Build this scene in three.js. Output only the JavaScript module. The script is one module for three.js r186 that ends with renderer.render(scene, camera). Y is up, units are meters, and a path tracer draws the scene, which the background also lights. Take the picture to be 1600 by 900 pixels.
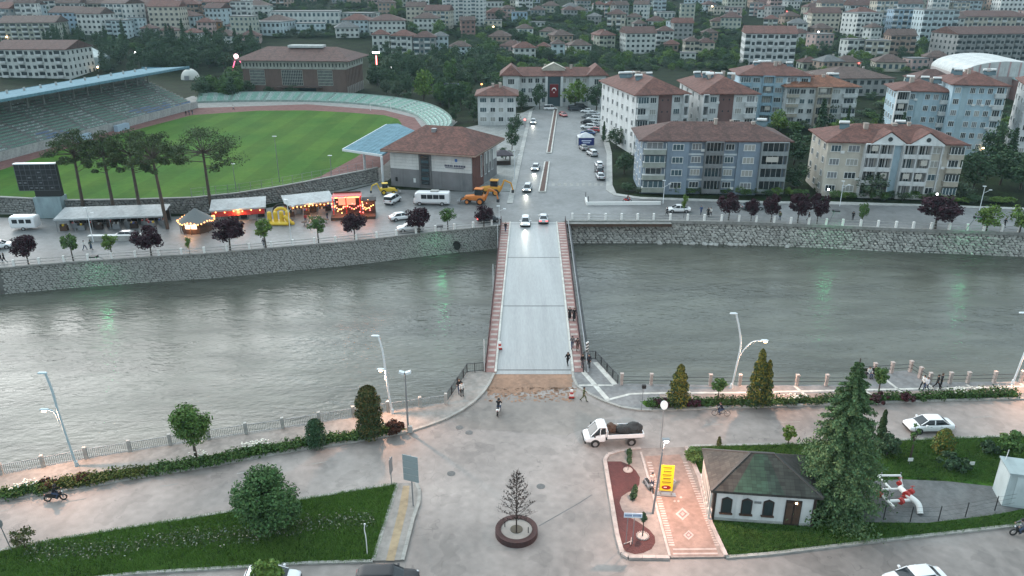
import * as THREE from 'three';
import { MarchingCubes } from 'three/addons/objects/MarchingCubes.js';

// ---------------------------------------------------------------- camera, sky, sun, exposure
const EYE = 41, FOCAL = 1180, PITCH = 21.93 * Math.PI / 180;
const scene = new THREE.Scene();
const camera = new THREE.PerspectiveCamera(2 * Math.atan(450 / FOCAL) * 180 / Math.PI, 16 / 9, 0.5, 3000);
camera.position.set(0, EYE, 0);
camera.rotation.set(-PITCH, 0, 0);
const renderer = new THREE.WebGLRenderer({ antialias: true });
renderer.toneMapping = THREE.LinearToneMapping;
renderer.toneMappingExposure = 2.25;
renderer.shadowMap.enabled = true;
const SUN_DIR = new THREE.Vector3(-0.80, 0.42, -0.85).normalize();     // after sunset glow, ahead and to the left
{
  const W = 512, H = 256, d = new Float32Array(W * H * 4);
  for (let j = 0; j < H; j++) for (let i = 0; i < W; i++) {
    const el = ((j + 0.5) / H - 0.5) * Math.PI, az = ((i + 0.5) / W - 0.5) * 2 * Math.PI;
    const x = Math.cos(el) * Math.cos(az), y = Math.sin(el), z = Math.cos(el) * Math.sin(az);
    const up = Math.max(0, y), toSun = x * SUN_DIR.x + y * SUN_DIR.y + z * SUN_DIR.z;
    let c = 0;                                                       // soft cloud structure
    const q = 1 / (0.25 + up), u = x * q, v = z * q;
    for (const [f, a, p] of [[1.1, 0.5, 0.3], [2.3, 0.3, 1.7], [4.7, 0.2, 4.1]]) c += a * Math.sin(u * f + p + 1.3 * Math.sin(v * f * 0.7 + p)) * Math.cos(v * f * 1.1 - p);
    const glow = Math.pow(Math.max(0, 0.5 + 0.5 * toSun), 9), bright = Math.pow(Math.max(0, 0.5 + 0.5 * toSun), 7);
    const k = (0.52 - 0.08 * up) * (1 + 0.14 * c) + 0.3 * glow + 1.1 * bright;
    const o = (j * W + i) * 4;
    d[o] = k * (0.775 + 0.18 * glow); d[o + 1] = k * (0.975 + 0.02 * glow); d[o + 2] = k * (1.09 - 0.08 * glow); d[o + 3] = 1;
  }
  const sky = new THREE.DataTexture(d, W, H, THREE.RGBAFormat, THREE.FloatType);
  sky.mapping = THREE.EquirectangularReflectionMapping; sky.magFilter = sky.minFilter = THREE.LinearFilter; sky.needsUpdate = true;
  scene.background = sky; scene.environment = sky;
}
const sun = new THREE.DirectionalLight(new THREE.Color(1.0, 0.93, 0.86), 0.6);
sun.position.copy(SUN_DIR).multiplyScalar(300); sun.target.position.set(0, 0, -120); sun.position.add(sun.target.position);
sun.castShadow = true; sun.shadow.radius = 100; sun.shadow.mapSize.set(2048, 2048);
Object.assign(sun.shadow.camera, { left: -260, right: 260, top: 260, bottom: -260, near: 1, far: 900 });
scene.add(sun, sun.target);
scene.fog = new THREE.FogExp2(new THREE.Color(0.52, 0.72, 0.80), 0.0001);

// ---------------------------------------------------------------- helpers
const V = (x, y, z) => new THREE.Vector3(x, y, z);
const rng = (s) => () => { s |= 0; s = s + 0x6D2B79F5 | 0; let t = Math.imul(s ^ s >>> 15, 1 | s); t = t + Math.imul(t ^ t >>> 7, 61 | t) ^ t; return ((t ^ t >>> 14) >>> 0) / 4294967296; };
const R = rng(20240611), rr = (a, b) => a + (b - a) * R(), pick = (l) => l[Math.floor(R() * l.length)];
const cP = Math.cos(PITCH), sP = Math.sin(PITCH);
const hash = (x, y, s = 0) => { let h = Math.imul(x | 0, 374761393) ^ Math.imul(y | 0, 668265263) ^ Math.imul(s | 0, 2147483647); h = Math.imul(h ^ h >>> 13, 1274126177); return ((h ^ h >>> 16) >>> 0) / 4294967296; };
function vnoise(x, y, per = 0, s = 0) {                               // value noise, tiling with period per
  const xi = Math.floor(x), yi = Math.floor(y), fx = x - xi, fy = y - yi, w = (n) => per ? ((n % per) + per) % per : n;
  const u = fx * fx * (3 - 2 * fx), v = fy * fy * (3 - 2 * fy);
  const a = hash(w(xi), w(yi), s), b = hash(w(xi + 1), w(yi), s), c = hash(w(xi), w(yi + 1), s), e = hash(w(xi + 1), w(yi + 1), s);
  return a + (b - a) * u + (c - a) * v + (a - b - c + e) * u * v;
}
const fbm = (x, y, per, oct = 4, s = 0) => { let t = 0, a = 0.5, f = 1; for (let i = 0; i < oct; i++) { t += a * vnoise(x * f, y * f, per ? per * f : 0, s + i); a *= 0.5; f *= 2; } return t / (1 - Math.pow(0.5, oct)); };
// terrain of the town side: level near the river, a rising hillside behind
const terrain = (x, z) => { const d = -z - 370 - 40 * Math.sin(x * 0.006 + 1) + (x < 0 ? -x * 0.12 : 0); if (d <= 0) return 0; const k = 0.13 * d * d / (d + 60); return k + 3 * (fbm(x * 0.012 + 7, z * 0.012 + 3, 0, 3, 9) - 0.5) * Math.min(1, d / 80); };
const dirOf = (px, py) => { const a = (px - 800) / FOCAL, b = (450 - py) / FOCAL; return V(a, b * cP - sP, -b * sP - cP); };
const P = (px, py, y = 0) => { const d = dirOf(px, py), t = (y - EYE) / d.y; return V(d.x * t, y, d.z * t); };           // where a line of sight meets the level y
function G(px, py) { const d = dirOf(px, py); let t = 60; for (let i = 0; i < 4000; i++) { if (EYE + d.y * t < terrain(d.x * t, d.z * t)) break; t += 0.5; } const x = d.x * t, z = d.z * t; return V(x, terrain(x, z), z); }
const depthOf = (v) => -v.z * cP + (EYE - v.y) * sP;
const pxm = (v) => FOCAL / depthOf(v);                                 // pixels of the photograph per metre at a place
function rise(v, py) { const b = (450 - py) / FOCAL, z = -v.z; return EYE + (b * z * cP - z * sP) / (cP + b * sP) - v.y; }   // height above v that shows at row py
const XZ = (l, y = 0) => l.map(([a, b]) => P(a, b, y));

const used = {};
function numbered(n) { const k = used[n] = (used[n] ?? -1) + 1; return k ? n + '_' + String(k).padStart(3, '0') : n; }
function tag(o, label, category, group, kind) { if (label) o.userData.label = label; if (category) o.userData.category = category; if (group) o.userData.group = group; if (kind) o.userData.kind = kind; return o; }
function thing(name, label, category, pos = [0, 0, 0], turn = 0, group) {
  const o = new THREE.Group(); o.name = numbered(name); if (pos.isVector3) o.position.copy(pos); else o.position.set(...pos); o.rotation.y = turn;
  scene.add(o); return tag(o, label, category, group);
}
function copyOf(src, pos, turn = 0, label, group, scale = 1) {
  const r = src.clone(); r.name = numbered(src.name.replace(/_\d{3}$/, '')); scene.add(r); r.position.copy(pos); r.rotation.y = turn;
  if (scale.isVector3) r.scale.copy(scale); else r.scale.setScalar(scale);
  r.userData = { ...src.userData }; if (label) r.userData.label = label; if (group) r.userData.group = group; return r;
}
function mk(name, geo, m, parent) {
  const top = !parent || parent === scene, o = new THREE.Mesh(geo, m); o.name = top ? numbered(name) : name; o.castShadow = o.receiveShadow = true; (parent ?? scene).add(o); return o;
}
const UB = new THREE.BoxGeometry(1, 1, 1);
const unitBoxes = new Map();
function boxGeo(sx, sy, sz) { const k = sx.toFixed(2) + '_' + sy.toFixed(2) + '_' + sz.toFixed(2); if (!unitBoxes.has(k)) unitBoxes.set(k, new MB().box(0, 0, 0, sx, sy, sz).geo()); return unitBoxes.get(k); }
function bx(name, m, parent, x, y, z, sx, sy, sz, ry = 0) { const o = mk(name, boxGeo(sx, sy, sz), m, parent); o.position.set(x, y, z); o.rotation.y = ry; return o; }
class MB {                                                             // collects triangles; uv in metres by the way a face points
  constructor() { this.p = []; this.n = []; this.c = null; }
  tri(a, b, c) { const n = V(0, 0, 0).crossVectors(b.clone().sub(a), c.clone().sub(a)).normalize(); for (const q of [a, b, c]) { this.p.push(q.x, q.y, q.z); this.n.push(n.x, n.y, n.z); } return this; }
  quad(a, b, c, d) { return this.tri(a, b, c).tri(a, c, d); }
  add(g, m) { const t = g.index ? g.toNonIndexed() : g.clone(); if (m) t.applyMatrix4(m); const p = t.attributes.position.array, n = t.attributes.normal.array; for (let i = 0; i < p.length; i++) { this.p.push(p[i]); this.n.push(n[i]); } return this; }
  box(x, y, z, sx, sy, sz, ry = 0, rx = 0, rz = 0) {
    const m = new THREE.Matrix4().compose(V(x, y, z), new THREE.Quaternion().setFromEuler(new THREE.Euler(rx, ry, rz, 'YXZ')), V(sx, sy, sz)); return this.add(UB, m);
  }
  beam(a, b, w, h = w) { const d = b.clone().sub(a), l = d.length(); const m = new THREE.Matrix4().lookAt(a, b, Math.abs(d.y) > 0.99 * l ? V(1, 0, 0) : V(0, 1, 0)); m.setPosition(a.clone().add(b).multiplyScalar(0.5)); m.scale(V(w, h, l)); return this.add(UB, m); }
  cyl(a, b, r0, r1 = r0, seg = 8) { const d = b.clone().sub(a), l = d.length(), g = new THREE.CylinderGeometry(r1, r0, l, seg); const m = new THREE.Matrix4().makeRotationFromQuaternion(new THREE.Quaternion().setFromUnitVectors(V(0, 1, 0), d.normalize())); m.setPosition(a.clone().add(b).multiplyScalar(0.5)); return this.add(g, m); }
  ball(x, y, z, r, sx = 1, sy = 1, sz = 1, seg = 10) { return this.add(new THREE.SphereGeometry(r, seg, Math.max(5, seg * 0.7 | 0)), new THREE.Matrix4().compose(V(x, y, z), new THREE.Quaternion(), V(sx, sy, sz))); }
  tube(pts, r, seg = 6, n = 12) { return this.add(new THREE.TubeGeometry(new THREE.CatmullRomCurve3(pts), n, r, seg)); }
  prism(pts, y0, y1, sides = true) {                                   // pts: Vector3 outline on the ground
    const c = pts.map((q) => new THREE.Vector2(q.x, -q.z)), f = THREE.ShapeUtils.triangulateShape(c, []), area = THREE.ShapeUtils.area(c);
    const at = (i, y) => V(pts[i].x, y, pts[i].z);
    for (const [a, b, e] of f) { const s = V(0, 0, 0).crossVectors(at(b, 0).sub(at(a, 0)), at(e, 0).sub(at(a, 0))).y > 0; s ? this.tri(at(a, y1), at(b, y1), at(e, y1)) : this.tri(at(a, y1), at(e, y1), at(b, y1)); }
    if (sides) for (let i = 0; i < pts.length; i++) { const j = (i + 1) % pts.length; area > 0 ? this.quad(at(i, y0), at(j, y0), at(j, y1), at(i, y1)) : this.quad(at(j, y0), at(i, y0), at(i, y1), at(j, y1)); }
    return this;
  }
  paint(col) { this.c ??= []; const k = this.p.length / 3; while (this.c.length / 3 < k) this.c.push(col[0], col[1], col[2]); return this; }
  geo() {
    const g = new THREE.BufferGeometry(), k = this.p.length / 3, uv = new Float32Array(k * 2);
    for (let i = 0; i < k; i++) { const [x, y, z] = [this.p[3 * i], this.p[3 * i + 1], this.p[3 * i + 2]], a = Math.abs(this.n[3 * i]), b = Math.abs(this.n[3 * i + 1]), c = Math.abs(this.n[3 * i + 2]); if (b >= a && b >= c) { uv[2 * i] = x; uv[2 * i + 1] = -z; } else if (a >= c) { uv[2 * i] = z; uv[2 * i + 1] = y; } else { uv[2 * i] = x; uv[2 * i + 1] = y; } }
    g.setAttribute('position', new THREE.Float32BufferAttribute(this.p, 3)); g.setAttribute('normal', new THREE.Float32BufferAttribute(this.n, 3)); g.setAttribute('uv', new THREE.BufferAttribute(uv, 2));
    if (this.c) g.setAttribute('color', new THREE.Float32BufferAttribute(this.c, 3));
    return g;
  }
  build(name, m, parent) { return mk(name, this.geo(), m, parent); }
}
const struct = (o, label) => tag(o, label, null, null, 'structure');

// ---------------------------------------------------------------- materials
function tex(size, fn, metres, srgb = true) {
  const d = new Uint8Array(size * size * 4);
  for (let j = 0; j < size; j++) for (let i = 0; i < size; i++) { const c = fn(i / size, j / size), o = (j * size + i) * 4; d[o] = Math.max(0, Math.min(255, c[0] * 255)); d[o + 1] = Math.max(0, Math.min(255, c[1] * 255)); d[o + 2] = Math.max(0, Math.min(255, c[2] * 255)); d[o + 3] = 255; }
  const t = new THREE.DataTexture(d, size, size); t.magFilter = t.minFilter = THREE.LinearFilter; t.wrapS = t.wrapT = THREE.RepeatWrapping; if (srgb) t.colorSpace = THREE.SRGBColorSpace; t.repeat.set(1 / metres, 1 / metres); t.needsUpdate = true; return t;
}
const grey = (v) => [v, v, v];
const std = (r, g, b, o = {}) => { const m = o.specularIntensity === undefined ? new THREE.MeshStandardMaterial({ roughness: 0.85, ...o }) : new THREE.MeshPhysicalMaterial({ roughness: 0.9, ...o }); m.color.setRGB(r, g, b); m.side = THREE.DoubleSide; return m; };
// tints near 1 that multiply a base colour: plaster stains, worn asphalt, tiles
const tPlaster = tex(256, (u, v) => { const n = fbm(u * 6, v * 6, 6, 5), s = fbm(u * 24, v * 3, 0, 3, 5); const k = 0.86 + 0.16 * n - 0.06 * Math.max(0, s - 0.55) * 4; return [k, k * 0.995, k * 0.985]; }, 9);
const tAsphalt = tex(1024, (u, v) => {
  const a = fbm(u * 5, v * 5, 5, 5, 1), b = fbm(u * 60, v * 60, 60, 3, 2), c = fbm(u * 14, v * 14, 14, 4, 8); const crack = Math.abs(fbm(u * 9, v * 9, 9, 4, 4) - 0.5) < 0.0022 ? -0.1 : 0;
  const patch = c > 0.62 ? -0.05 : 0; const k = 0.78 + 0.3 * (a - 0.5) + 0.14 * (b - 0.5) + crack + patch; return [k, k, k * 0.995];
}, 34);
const tDeck = tex(512, (u, v) => { const s = fbm(u * 12, v * 3, 0, 4, 71), a = fbm(u * 4, v * 4, 4, 4, 72), b = fbm(u * 80, v * 80, 80, 2, 73); const e = Math.min(1, Math.min(u, 1 - u, v, 1 - v) * 20), k = 0.84 + (0.11 * (s - 0.5) + 0.14 * (a - 0.5)) * e + 0.08 * (b - 0.5); return [k, k, k * 0.995]; }, 9);
tDeck.repeat.set(1 / 9, 1 / 70);
const tGrain = tex(256, (u, v) => { const k = 0.86 + 0.22 * (fbm(u * 20, v * 20, 20, 4, 3) - 0.5) + 0.16 * (fbm(u * 4, v * 4, 4, 3, 6) - 0.5); return grey(k); }, 6);
const tGrass = tex(512, (u, v) => { const a = fbm(u * 6, v * 6, 6, 5, 11), b = fbm(u * 70, v * 70, 70, 3, 12), y = fbm(u * 11, v * 11, 11, 3, 14); const k = 0.55 + 0.5 * (a - 0.5) + 0.5 * (b - 0.5); return [k * (0.86 + 0.5 * Math.max(0, y - 0.5)), k, k * 0.8]; }, 14);
const tPitch = tex(512, (u, v) => { const a = fbm(u * 5, v * 5, 5, 4, 15), b = fbm(u * 60, v * 60, 60, 2, 16), s = Math.sin(u * Math.PI * 8) > 0 ? 0.03 : -0.03; const k = 0.84 + 0.16 * (a - 0.5) + 0.1 * (b - 0.5) + s; return [k * (0.95 + 0.25 * (a - 0.4)), k, k * 0.9]; }, 44);
const tRoof = tex(256, (u, v) => { const r = (v * 24) % 1, c = (u * 16) % 1, n = hash(Math.floor(u * 16), Math.floor(v * 24), 3), a = fbm(u * 5, v * 5, 5, 4, 21); const k = 0.72 + 0.22 * n + 0.3 * (a - 0.5) - (r < 0.12 ? 0.16 : 0) - (c < 0.1 ? 0.08 : 0); return [k, k * 0.97, k * 0.95]; }, 6);
const tStone = tex(512, (u, v) => {                                    // rubble masonry
  const N = 20, x = u * N, y = v * N; let d1 = 9, d2 = 9, id = 0;
  for (let i = -1; i <= 1; i++) for (let j = -1; j <= 1; j++) { const cx = Math.floor(x) + i, cy = Math.floor(y) + j, wx = (cx + N) % N, wy = (cy + N) % N, dx = cx + hash(wx, wy, 1) - x, dy = cy + hash(wx, wy, 2) - y, q = dx * dx + dy * dy; if (q < d1) { d2 = d1; d1 = q; id = hash(wx, wy, 5); } else if (q < d2) d2 = q; }
  const e = Math.sqrt(d2) - Math.sqrt(d1), k = e < 0.09 ? 0.62 : 0.55 + 0.4 * id; return [k, k * 0.985, k * 0.95];
}, 7);
const bRipple = tex(1024, (u, v) => { const w = fbm(u * 4, v * 4, 4, 3, 60) - 0.5; const a = fbm(u * 9 + w * 1.5, v * 9 + w * 1.5, 9, 5, 31), b = fbm(u * 30, v * 30, 30, 4, 33); const ridge = 1 - Math.abs(a - 0.5) * 4; return grey(0.5 + (a - 0.5) * 0.6 + (b - 0.5) * 0.5 + 0.1 * ridge); }, 30, false);
bRipple.repeat.set(1 / 26, 1 / 11);
const tSilt = tex(512, (u, v) => { const w = fbm(u * 3, v * 3, 3, 3, 81) - 0.5, a = fbm(u * 5 + w, v * 5 + w, 5, 4, 82), b = fbm(u * 16 + w * 2, v * 16 + w * 3, 16, 3, 83); const k = 0.82 + 0.3 * (a - 0.5) + 0.22 * (b - 0.5); return [k * 1.01, k, k * 0.96]; }, 60);
tSilt.repeat.set(1 / 90, 1 / 24);
const rPatch = tex(512, (u, v) => { const w = fbm(u * 4, v * 4, 4, 3, 84) - 0.5, a = fbm(u * 6 + 2 * w, v * 6 + 2 * w, 6, 4, 85); return grey(Math.min(1, Math.max(0.3, 0.65 + 1.5 * (a - 0.5)))); }, 60, false);
rPatch.repeat.set(1 / 75, 1 / 20);
const bRough = tex(256, (u, v) => grey(0.5 + 0.9 * (fbm(u * 30, v * 30, 30, 4, 41) - 0.5)), 3, false);
const M = {
  asphalt: std(0.42, 0.37, 0.345, { map: tAsphalt, roughness: 0.62, bumpMap: bRough, bumpScale: 0.012 }),
  asphaltFar: std(0.27, 0.275, 0.28, { map: tAsphalt, roughness: 0.55 }),
  deck: std(0.42, 0.43, 0.435, { map: tDeck, roughness: 0.42, bumpMap: bRough, bumpScale: 0.006 }),
  concrete: std(0.30, 0.30, 0.285, { map: tGrain }), paleConcrete: std(0.46, 0.46, 0.44, { map: tGrain }), kerb: std(0.42, 0.41, 0.38, { map: tGrain }),
  plaza: std(0.30, 0.31, 0.30, { map: tGrain }), pavePink: std(0.33, 0.27, 0.24, { map: tGrain }), paveGrey: std(0.25, 0.25, 0.25, { map: tGrain }), paveLeft: std(0.34, 0.315, 0.29, { map: tGrain }),
  tile: std(0.38, 0.21, 0.19, { map: tGrain }), tileLight: std(0.55, 0.46, 0.42, { map: tGrain }), white: std(0.72, 0.72, 0.70), paint: std(0.66, 0.65, 0.6, { map: tGrain, roughness: 0.6 }), wornPaint: std(0.36, 0.36, 0.34, { map: tGrain }),
  grass: std(0.105, 0.20, 0.045, { specularIntensity: 0.15, map: tGrass, bumpMap: bRough, bumpScale: 0.05 }), pitch: std(0.082, 0.172, 0.036, { specularIntensity: 0.1, map: tPitch }), soil: std(0.10, 0.085, 0.06, { map: tGrain }), hillSoil: std(0.055, 0.07, 0.04, { specularIntensity: 0.15, map: tGrass }),
  track: std(0.235, 0.12, 0.11, { specularIntensity: 0.3, map: tGrain }), redGravel: std(0.105, 0.028, 0.026, { map: tGrain, bumpMap: bRough, bumpScale: 0.04 }), dirt: std(0.34, 0.205, 0.135, { map: tGrain }), gravel: std(0.16, 0.165, 0.165, { map: tGrain, bumpMap: bRough, bumpScale: 0.05 }),
  stone: std(0.27, 0.27, 0.255, { map: tStone }), mortar: std(0.15, 0.15, 0.14, { map: tGrain }), darkMetal: std(0.035, 0.036, 0.04, { roughness: 0.5, metalness: 0.3 }), greyMetal: std(0.25, 0.26, 0.27, { roughness: 0.45, metalness: 0.4 }), lampWhite: std(0.62, 0.66, 0.68, { roughness: 0.4 }), poleBlue: std(0.36, 0.46, 0.50, { roughness: 0.45 }),
  roof: std(0.185, 0.082, 0.066, { map: tRoof }), roofDull: std(0.14, 0.075, 0.066, { map: tRoof }), roofBrown: std(0.145, 0.10, 0.088, { map: tRoof }), roofGrey: std(0.17, 0.175, 0.175, { map: tGrain }), roofBlue: std(0.17, 0.31, 0.38, { roughness: 0.9, specularIntensity: 0.3, map: tGrain }), shingle: std(0.058, 0.06, 0.055, { map: tRoof }), shingleGreen: std(0.04, 0.095, 0.065, { map: tRoof }),
  glass: std(0.03, 0.04, 0.045, { roughness: 0.12 }), glassBlue: std(0.05, 0.085, 0.10, { roughness: 0.1 }), frame: std(0.62, 0.63, 0.62, { roughness: 0.5 }), dark: std(0.02, 0.02, 0.02), wood: std(0.10, 0.055, 0.035, { map: tGrain }), darkWood: std(0.045, 0.028, 0.022, { map: tGrain }),
  bark: std(0.075, 0.06, 0.045, { map: tGrain }), barkPine: std(0.10, 0.075, 0.06, { map: tGrain }), rubber: std(0.018, 0.018, 0.018), rim: std(0.4, 0.4, 0.41, { roughness: 0.35, metalness: 0.7 }), chrome: std(0.6, 0.6, 0.6, { roughness: 0.2, metalness: 0.9 }),
  red: std(0.42, 0.035, 0.03, { roughness: 0.5 }), yellow: std(0.62, 0.42, 0.03, { roughness: 0.5 }), orange: std(0.55, 0.17, 0.03, { roughness: 0.5 }), blue: std(0.04, 0.08, 0.28, { roughness: 0.5 }), signBlue: std(0.05, 0.13, 0.35), green: std(0.06, 0.22, 0.10, { roughness: 0.5 }),
  seatGreen: std(0.20, 0.38, 0.30, { roughness: 0.5 }), seatWhite: std(0.42, 0.47, 0.46, { roughness: 0.5 }),
};
const glow = (r, g, b, k, base = 0.3) => { const m = std(base, base, base); m.emissive.setRGB(r, g, b); m.emissiveIntensity = k; return m; };
M.bulbWarm = glow(1, 0.62, 0.3, 9); M.bulbWhite = glow(0.95, 0.97, 1, 9); M.bulbOrange = glow(1, 0.36, 0.08, 2.4); M.bulbRed = glow(1, 0.10, 0.08, 2.6); M.headlight = glow(1, 0.97, 0.75, 14); M.tail = glow(1, 0.05, 0.04, 3, 0.1); M.greenLed = glow(0.1, 1, 0.35, 60);
const walls = {};
function wallMat(r, g, b) { const k = [r, g, b].join(); return walls[k] ??= std(r, g, b, { map: tPlaster }); }
// ---------------------------------------------------------------- setting: river, banks, roads
const WATER = -4.0;
const nearBank = XZ([[-700, 868], [-300, 796], [0, 742], [70, 730], [137, 717], [205, 706], [262, 697], [350, 684], [443, 670], [500, 660], [553, 652], [607, 643], [657, 637], [697, 631], [709, 613], [722, 594], [730, 583], [757, 581], [911, 564], [931, 562], [966, 601], [1109, 603], [1333, 603], [1337, 585], [1422, 580], [1451, 599], [1700, 596], [2400, 588]]);
const farBank = XZ([[-500, 462], [0, 420], [105, 411], [182, 406], [255, 401], [327, 397], [396, 391], [462, 385], [525, 380], [585, 374], [644, 367], [701, 361], [754, 356], [781, 353], [884, 346], [1047, 346], [1154, 348], [1290, 353], [1399, 358], [1510, 362], [1591, 365], [2100, 382]]);
function bankZ(x) { for (let i = 0; i < farBank.length - 1; i++) { const a = farBank[i], b = farBank[i + 1]; if (x <= b.x || i === farBank.length - 2) return a.z + (b.z - a.z) * (x - a.x) / (b.x - a.x); } }
const sheet = (name, pts, y, m, parent) => new MB().prism(pts, y, y, false).build(name, m, parent);
const slab = (name, pts, y, m, parent) => new MB().prism(pts, -0.05, y).build(name, m, parent);
{
  const w = new THREE.MeshPhysicalMaterial({ roughness: 0.36, roughnessMap: rPatch, map: tSilt, ior: 1.33, bumpMap: bRipple, bumpScale: 0.13 }); w.color.setRGB(0.125, 0.133, 0.12);
  struct(sheet('river', [V(-420, 0, -20), V(420, 0, -20), V(420, 0, -190), V(-420, 0, -190)], WATER, w), 'murky grey green river flowing under the bridge');
  const near = [...nearBank, V(420, 0, 80), V(-420, 0, 80)]; near[0].x = -420;
  struct(new MB().prism(near, -6, 0).build('street', M.asphalt), 'worn grey asphalt junction and roads on the near bank');
  // town side terrain, one sheet up to the crest
  const g = new THREE.BufferGeometry(), nx = 150, nz = 110, pos = [], idx = [], uv = [];
  for (let j = 0; j <= nz; j++) for (let i = 0; i <= nx; i++) { const x = -620 + 1240 * i / nx, t = j / nz, z = bankZ(x) - 900 * (0.35 * t + 0.65 * t * t), y = terrain(x, z); pos.push(x, y, z); uv.push(x, -z); }
  for (let j = 0; j < nz; j++) for (let i = 0; i < nx; i++) { const a = j * (nx + 1) + i, b = a + 1, c = a + nx + 1, d = c + 1; idx.push(a, b, c, b, d, c); }
  g.setAttribute('position', new THREE.Float32BufferAttribute(pos, 3)); g.setAttribute('uv', new THREE.Float32BufferAttribute(uv, 2)); g.setIndex(idx); g.computeVertexNormals();
  struct(mk('ground', g, M.hillSoil), 'grassy town side ground rising to a hillside');
}
// ---- town side paving
{
  const lot = [...farBank.slice(0, 14), ...XZ([[800, 320], [804, 300], [760, 299], [742, 300], [612, 296], [600, 284], [540, 300], [440, 322], [330, 337], [100, 343], [0, 340], [-420, 350]])];
  struct(sheet('riverside_road', lot, 0.02, M.asphaltFar), 'grey riverside road and yard below the stadium wall');
  const st = XZ([[781, 353], [884, 346], [1047, 346], [1154, 348], [1290, 353], [1399, 358], [1510, 362], [1591, 365], [2000, 379], [2000, 339], [1600, 327], [1425, 321], [1200, 317], [1000, 310], [962, 305], [949, 297], [950, 262], [948, 240], [936, 190], [931, 172], [934, 165], [838, 165], [832, 175], [821, 225], [805, 300], [800, 320]]);
  struct(sheet('town_street', st, 0.028, M.asphaltFar), 'wide town street leading away from the bridge');
  struct(sheet('plaza', XZ([[742, 300], [804, 299], [820, 225], [831, 175], [837, 166], [800, 185], [745, 196], [700, 205], [705, 230], [752, 240]]), 0.036, M.plaza), 'pale paved yard beside the sports hall');
  struct(sheet('forecourt', XZ([[790, 181], [838, 172], [838, 163], [946, 163], [962, 178], [945, 182], [930, 172], [838, 174]]), 0.044, M.plaza), 'paved forecourt before the government office');
  const walk = XZ([[963, 303], [1000, 308.5], [1125, 312.5], [1200, 315.5], [1292, 315.5], [1425, 319.5], [1600, 325.5], [2000, 337], [2000, 341], [1600, 328.5], [1425, 322.5], [1200, 318.5], [1000, 311.5], [960, 306], [947, 298], [948, 240], [934, 190], [928, 172], [937, 172], [944, 190], [956, 240], [957, 290]]);
  struct(slab('far_pavement', walk, 0.14, M.paleConcrete), 'pale pavement along the apartment gardens');
  struct(slab('street_pavement', XZ([[801, 318], [805, 299], [821, 224], [832, 174], [827, 174], [815, 224], [797, 299], [792, 318]]), 0.13, M.paleConcrete), 'pale narrow pavement on the stadium side of the street');
  for (let i = 0; i < 14; i++) { const y = 292 - i * 4.6, t = (300 - y) / 128; }
  const marks = new MB();
  for (let i = 0; i < 9; i++) { const a = P(862 + i * 9.5, 286), b = P(867 + i * 9.5, 286), c = P(867 + i * 9.5, 290.5), d = P(862 + i * 9.5, 290.5); marks.prism([a, b, c, d], 0.034, 0.034, false); }
  struct(marks.build('crossing_marking', M.wornPaint), 'worn white zebra crossing on the town street');
}
// ---- left bank promenade (near side), with hedge bed
const kerbL = [[-700, 905], [-300, 834], [0, 782], [112, 766], [212, 747], [310, 732], [400, 716], [475, 702], [547, 692], [640, 675], [668, 666], [695, 656], [720, 643], [740, 629], [755, 614], [764, 601], [772, 584]];
const hedgeL = [[-700, 888], [-300, 818], [0, 767], [112, 747], [225, 730], [292, 720], [400, 700], [475, 688], [547, 678], [610, 668]];
function kerbLine(name, px, y, parent, m = M.kerb, w = 0.28, closed = false) {
  const b = new MB(), pts = px.map((q) => q.isVector3 ? q : P(...q)); if (closed) pts.push(pts[0]);
  for (let i = 0; i < pts.length - 1; i++) { const a = pts[i], c = pts[i + 1], l = a.distanceTo(c), n = Math.max(1, Math.round(l / 0.9)), ry = Math.atan2(-(c.z - a.z), c.x - a.x); for (let k = 0; k < n; k++) { const q = a.clone().lerp(c, (k + 0.5) / n); b.box(q.x, y / 2 - 0.06 + 0.004 * (k % 2), q.z, l / n - 0.02, y + 0.12, w, ry); } }
  return struct(b.build(name, m, parent));
}
{
  const left = [...nearBank.slice(0, 18), ...kerbL.slice().reverse().map((q) => P(...q))];
  struct(slab('promenade', left, 0.13, M.paveLeft), 'pale pinkish riverside promenade left of the bridge');
  struct(sheet('hedge_bed', [...hedgeL.map((q) => P(...q)), ...kerbL.slice(0, 10).reverse().map(([a, b]) => P(a, b - 3))], 0.137, M.grass), 'grassy strip between promenade and road');
  kerbLine('promenade_kerb', kerbL, 0.16);
}
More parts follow.
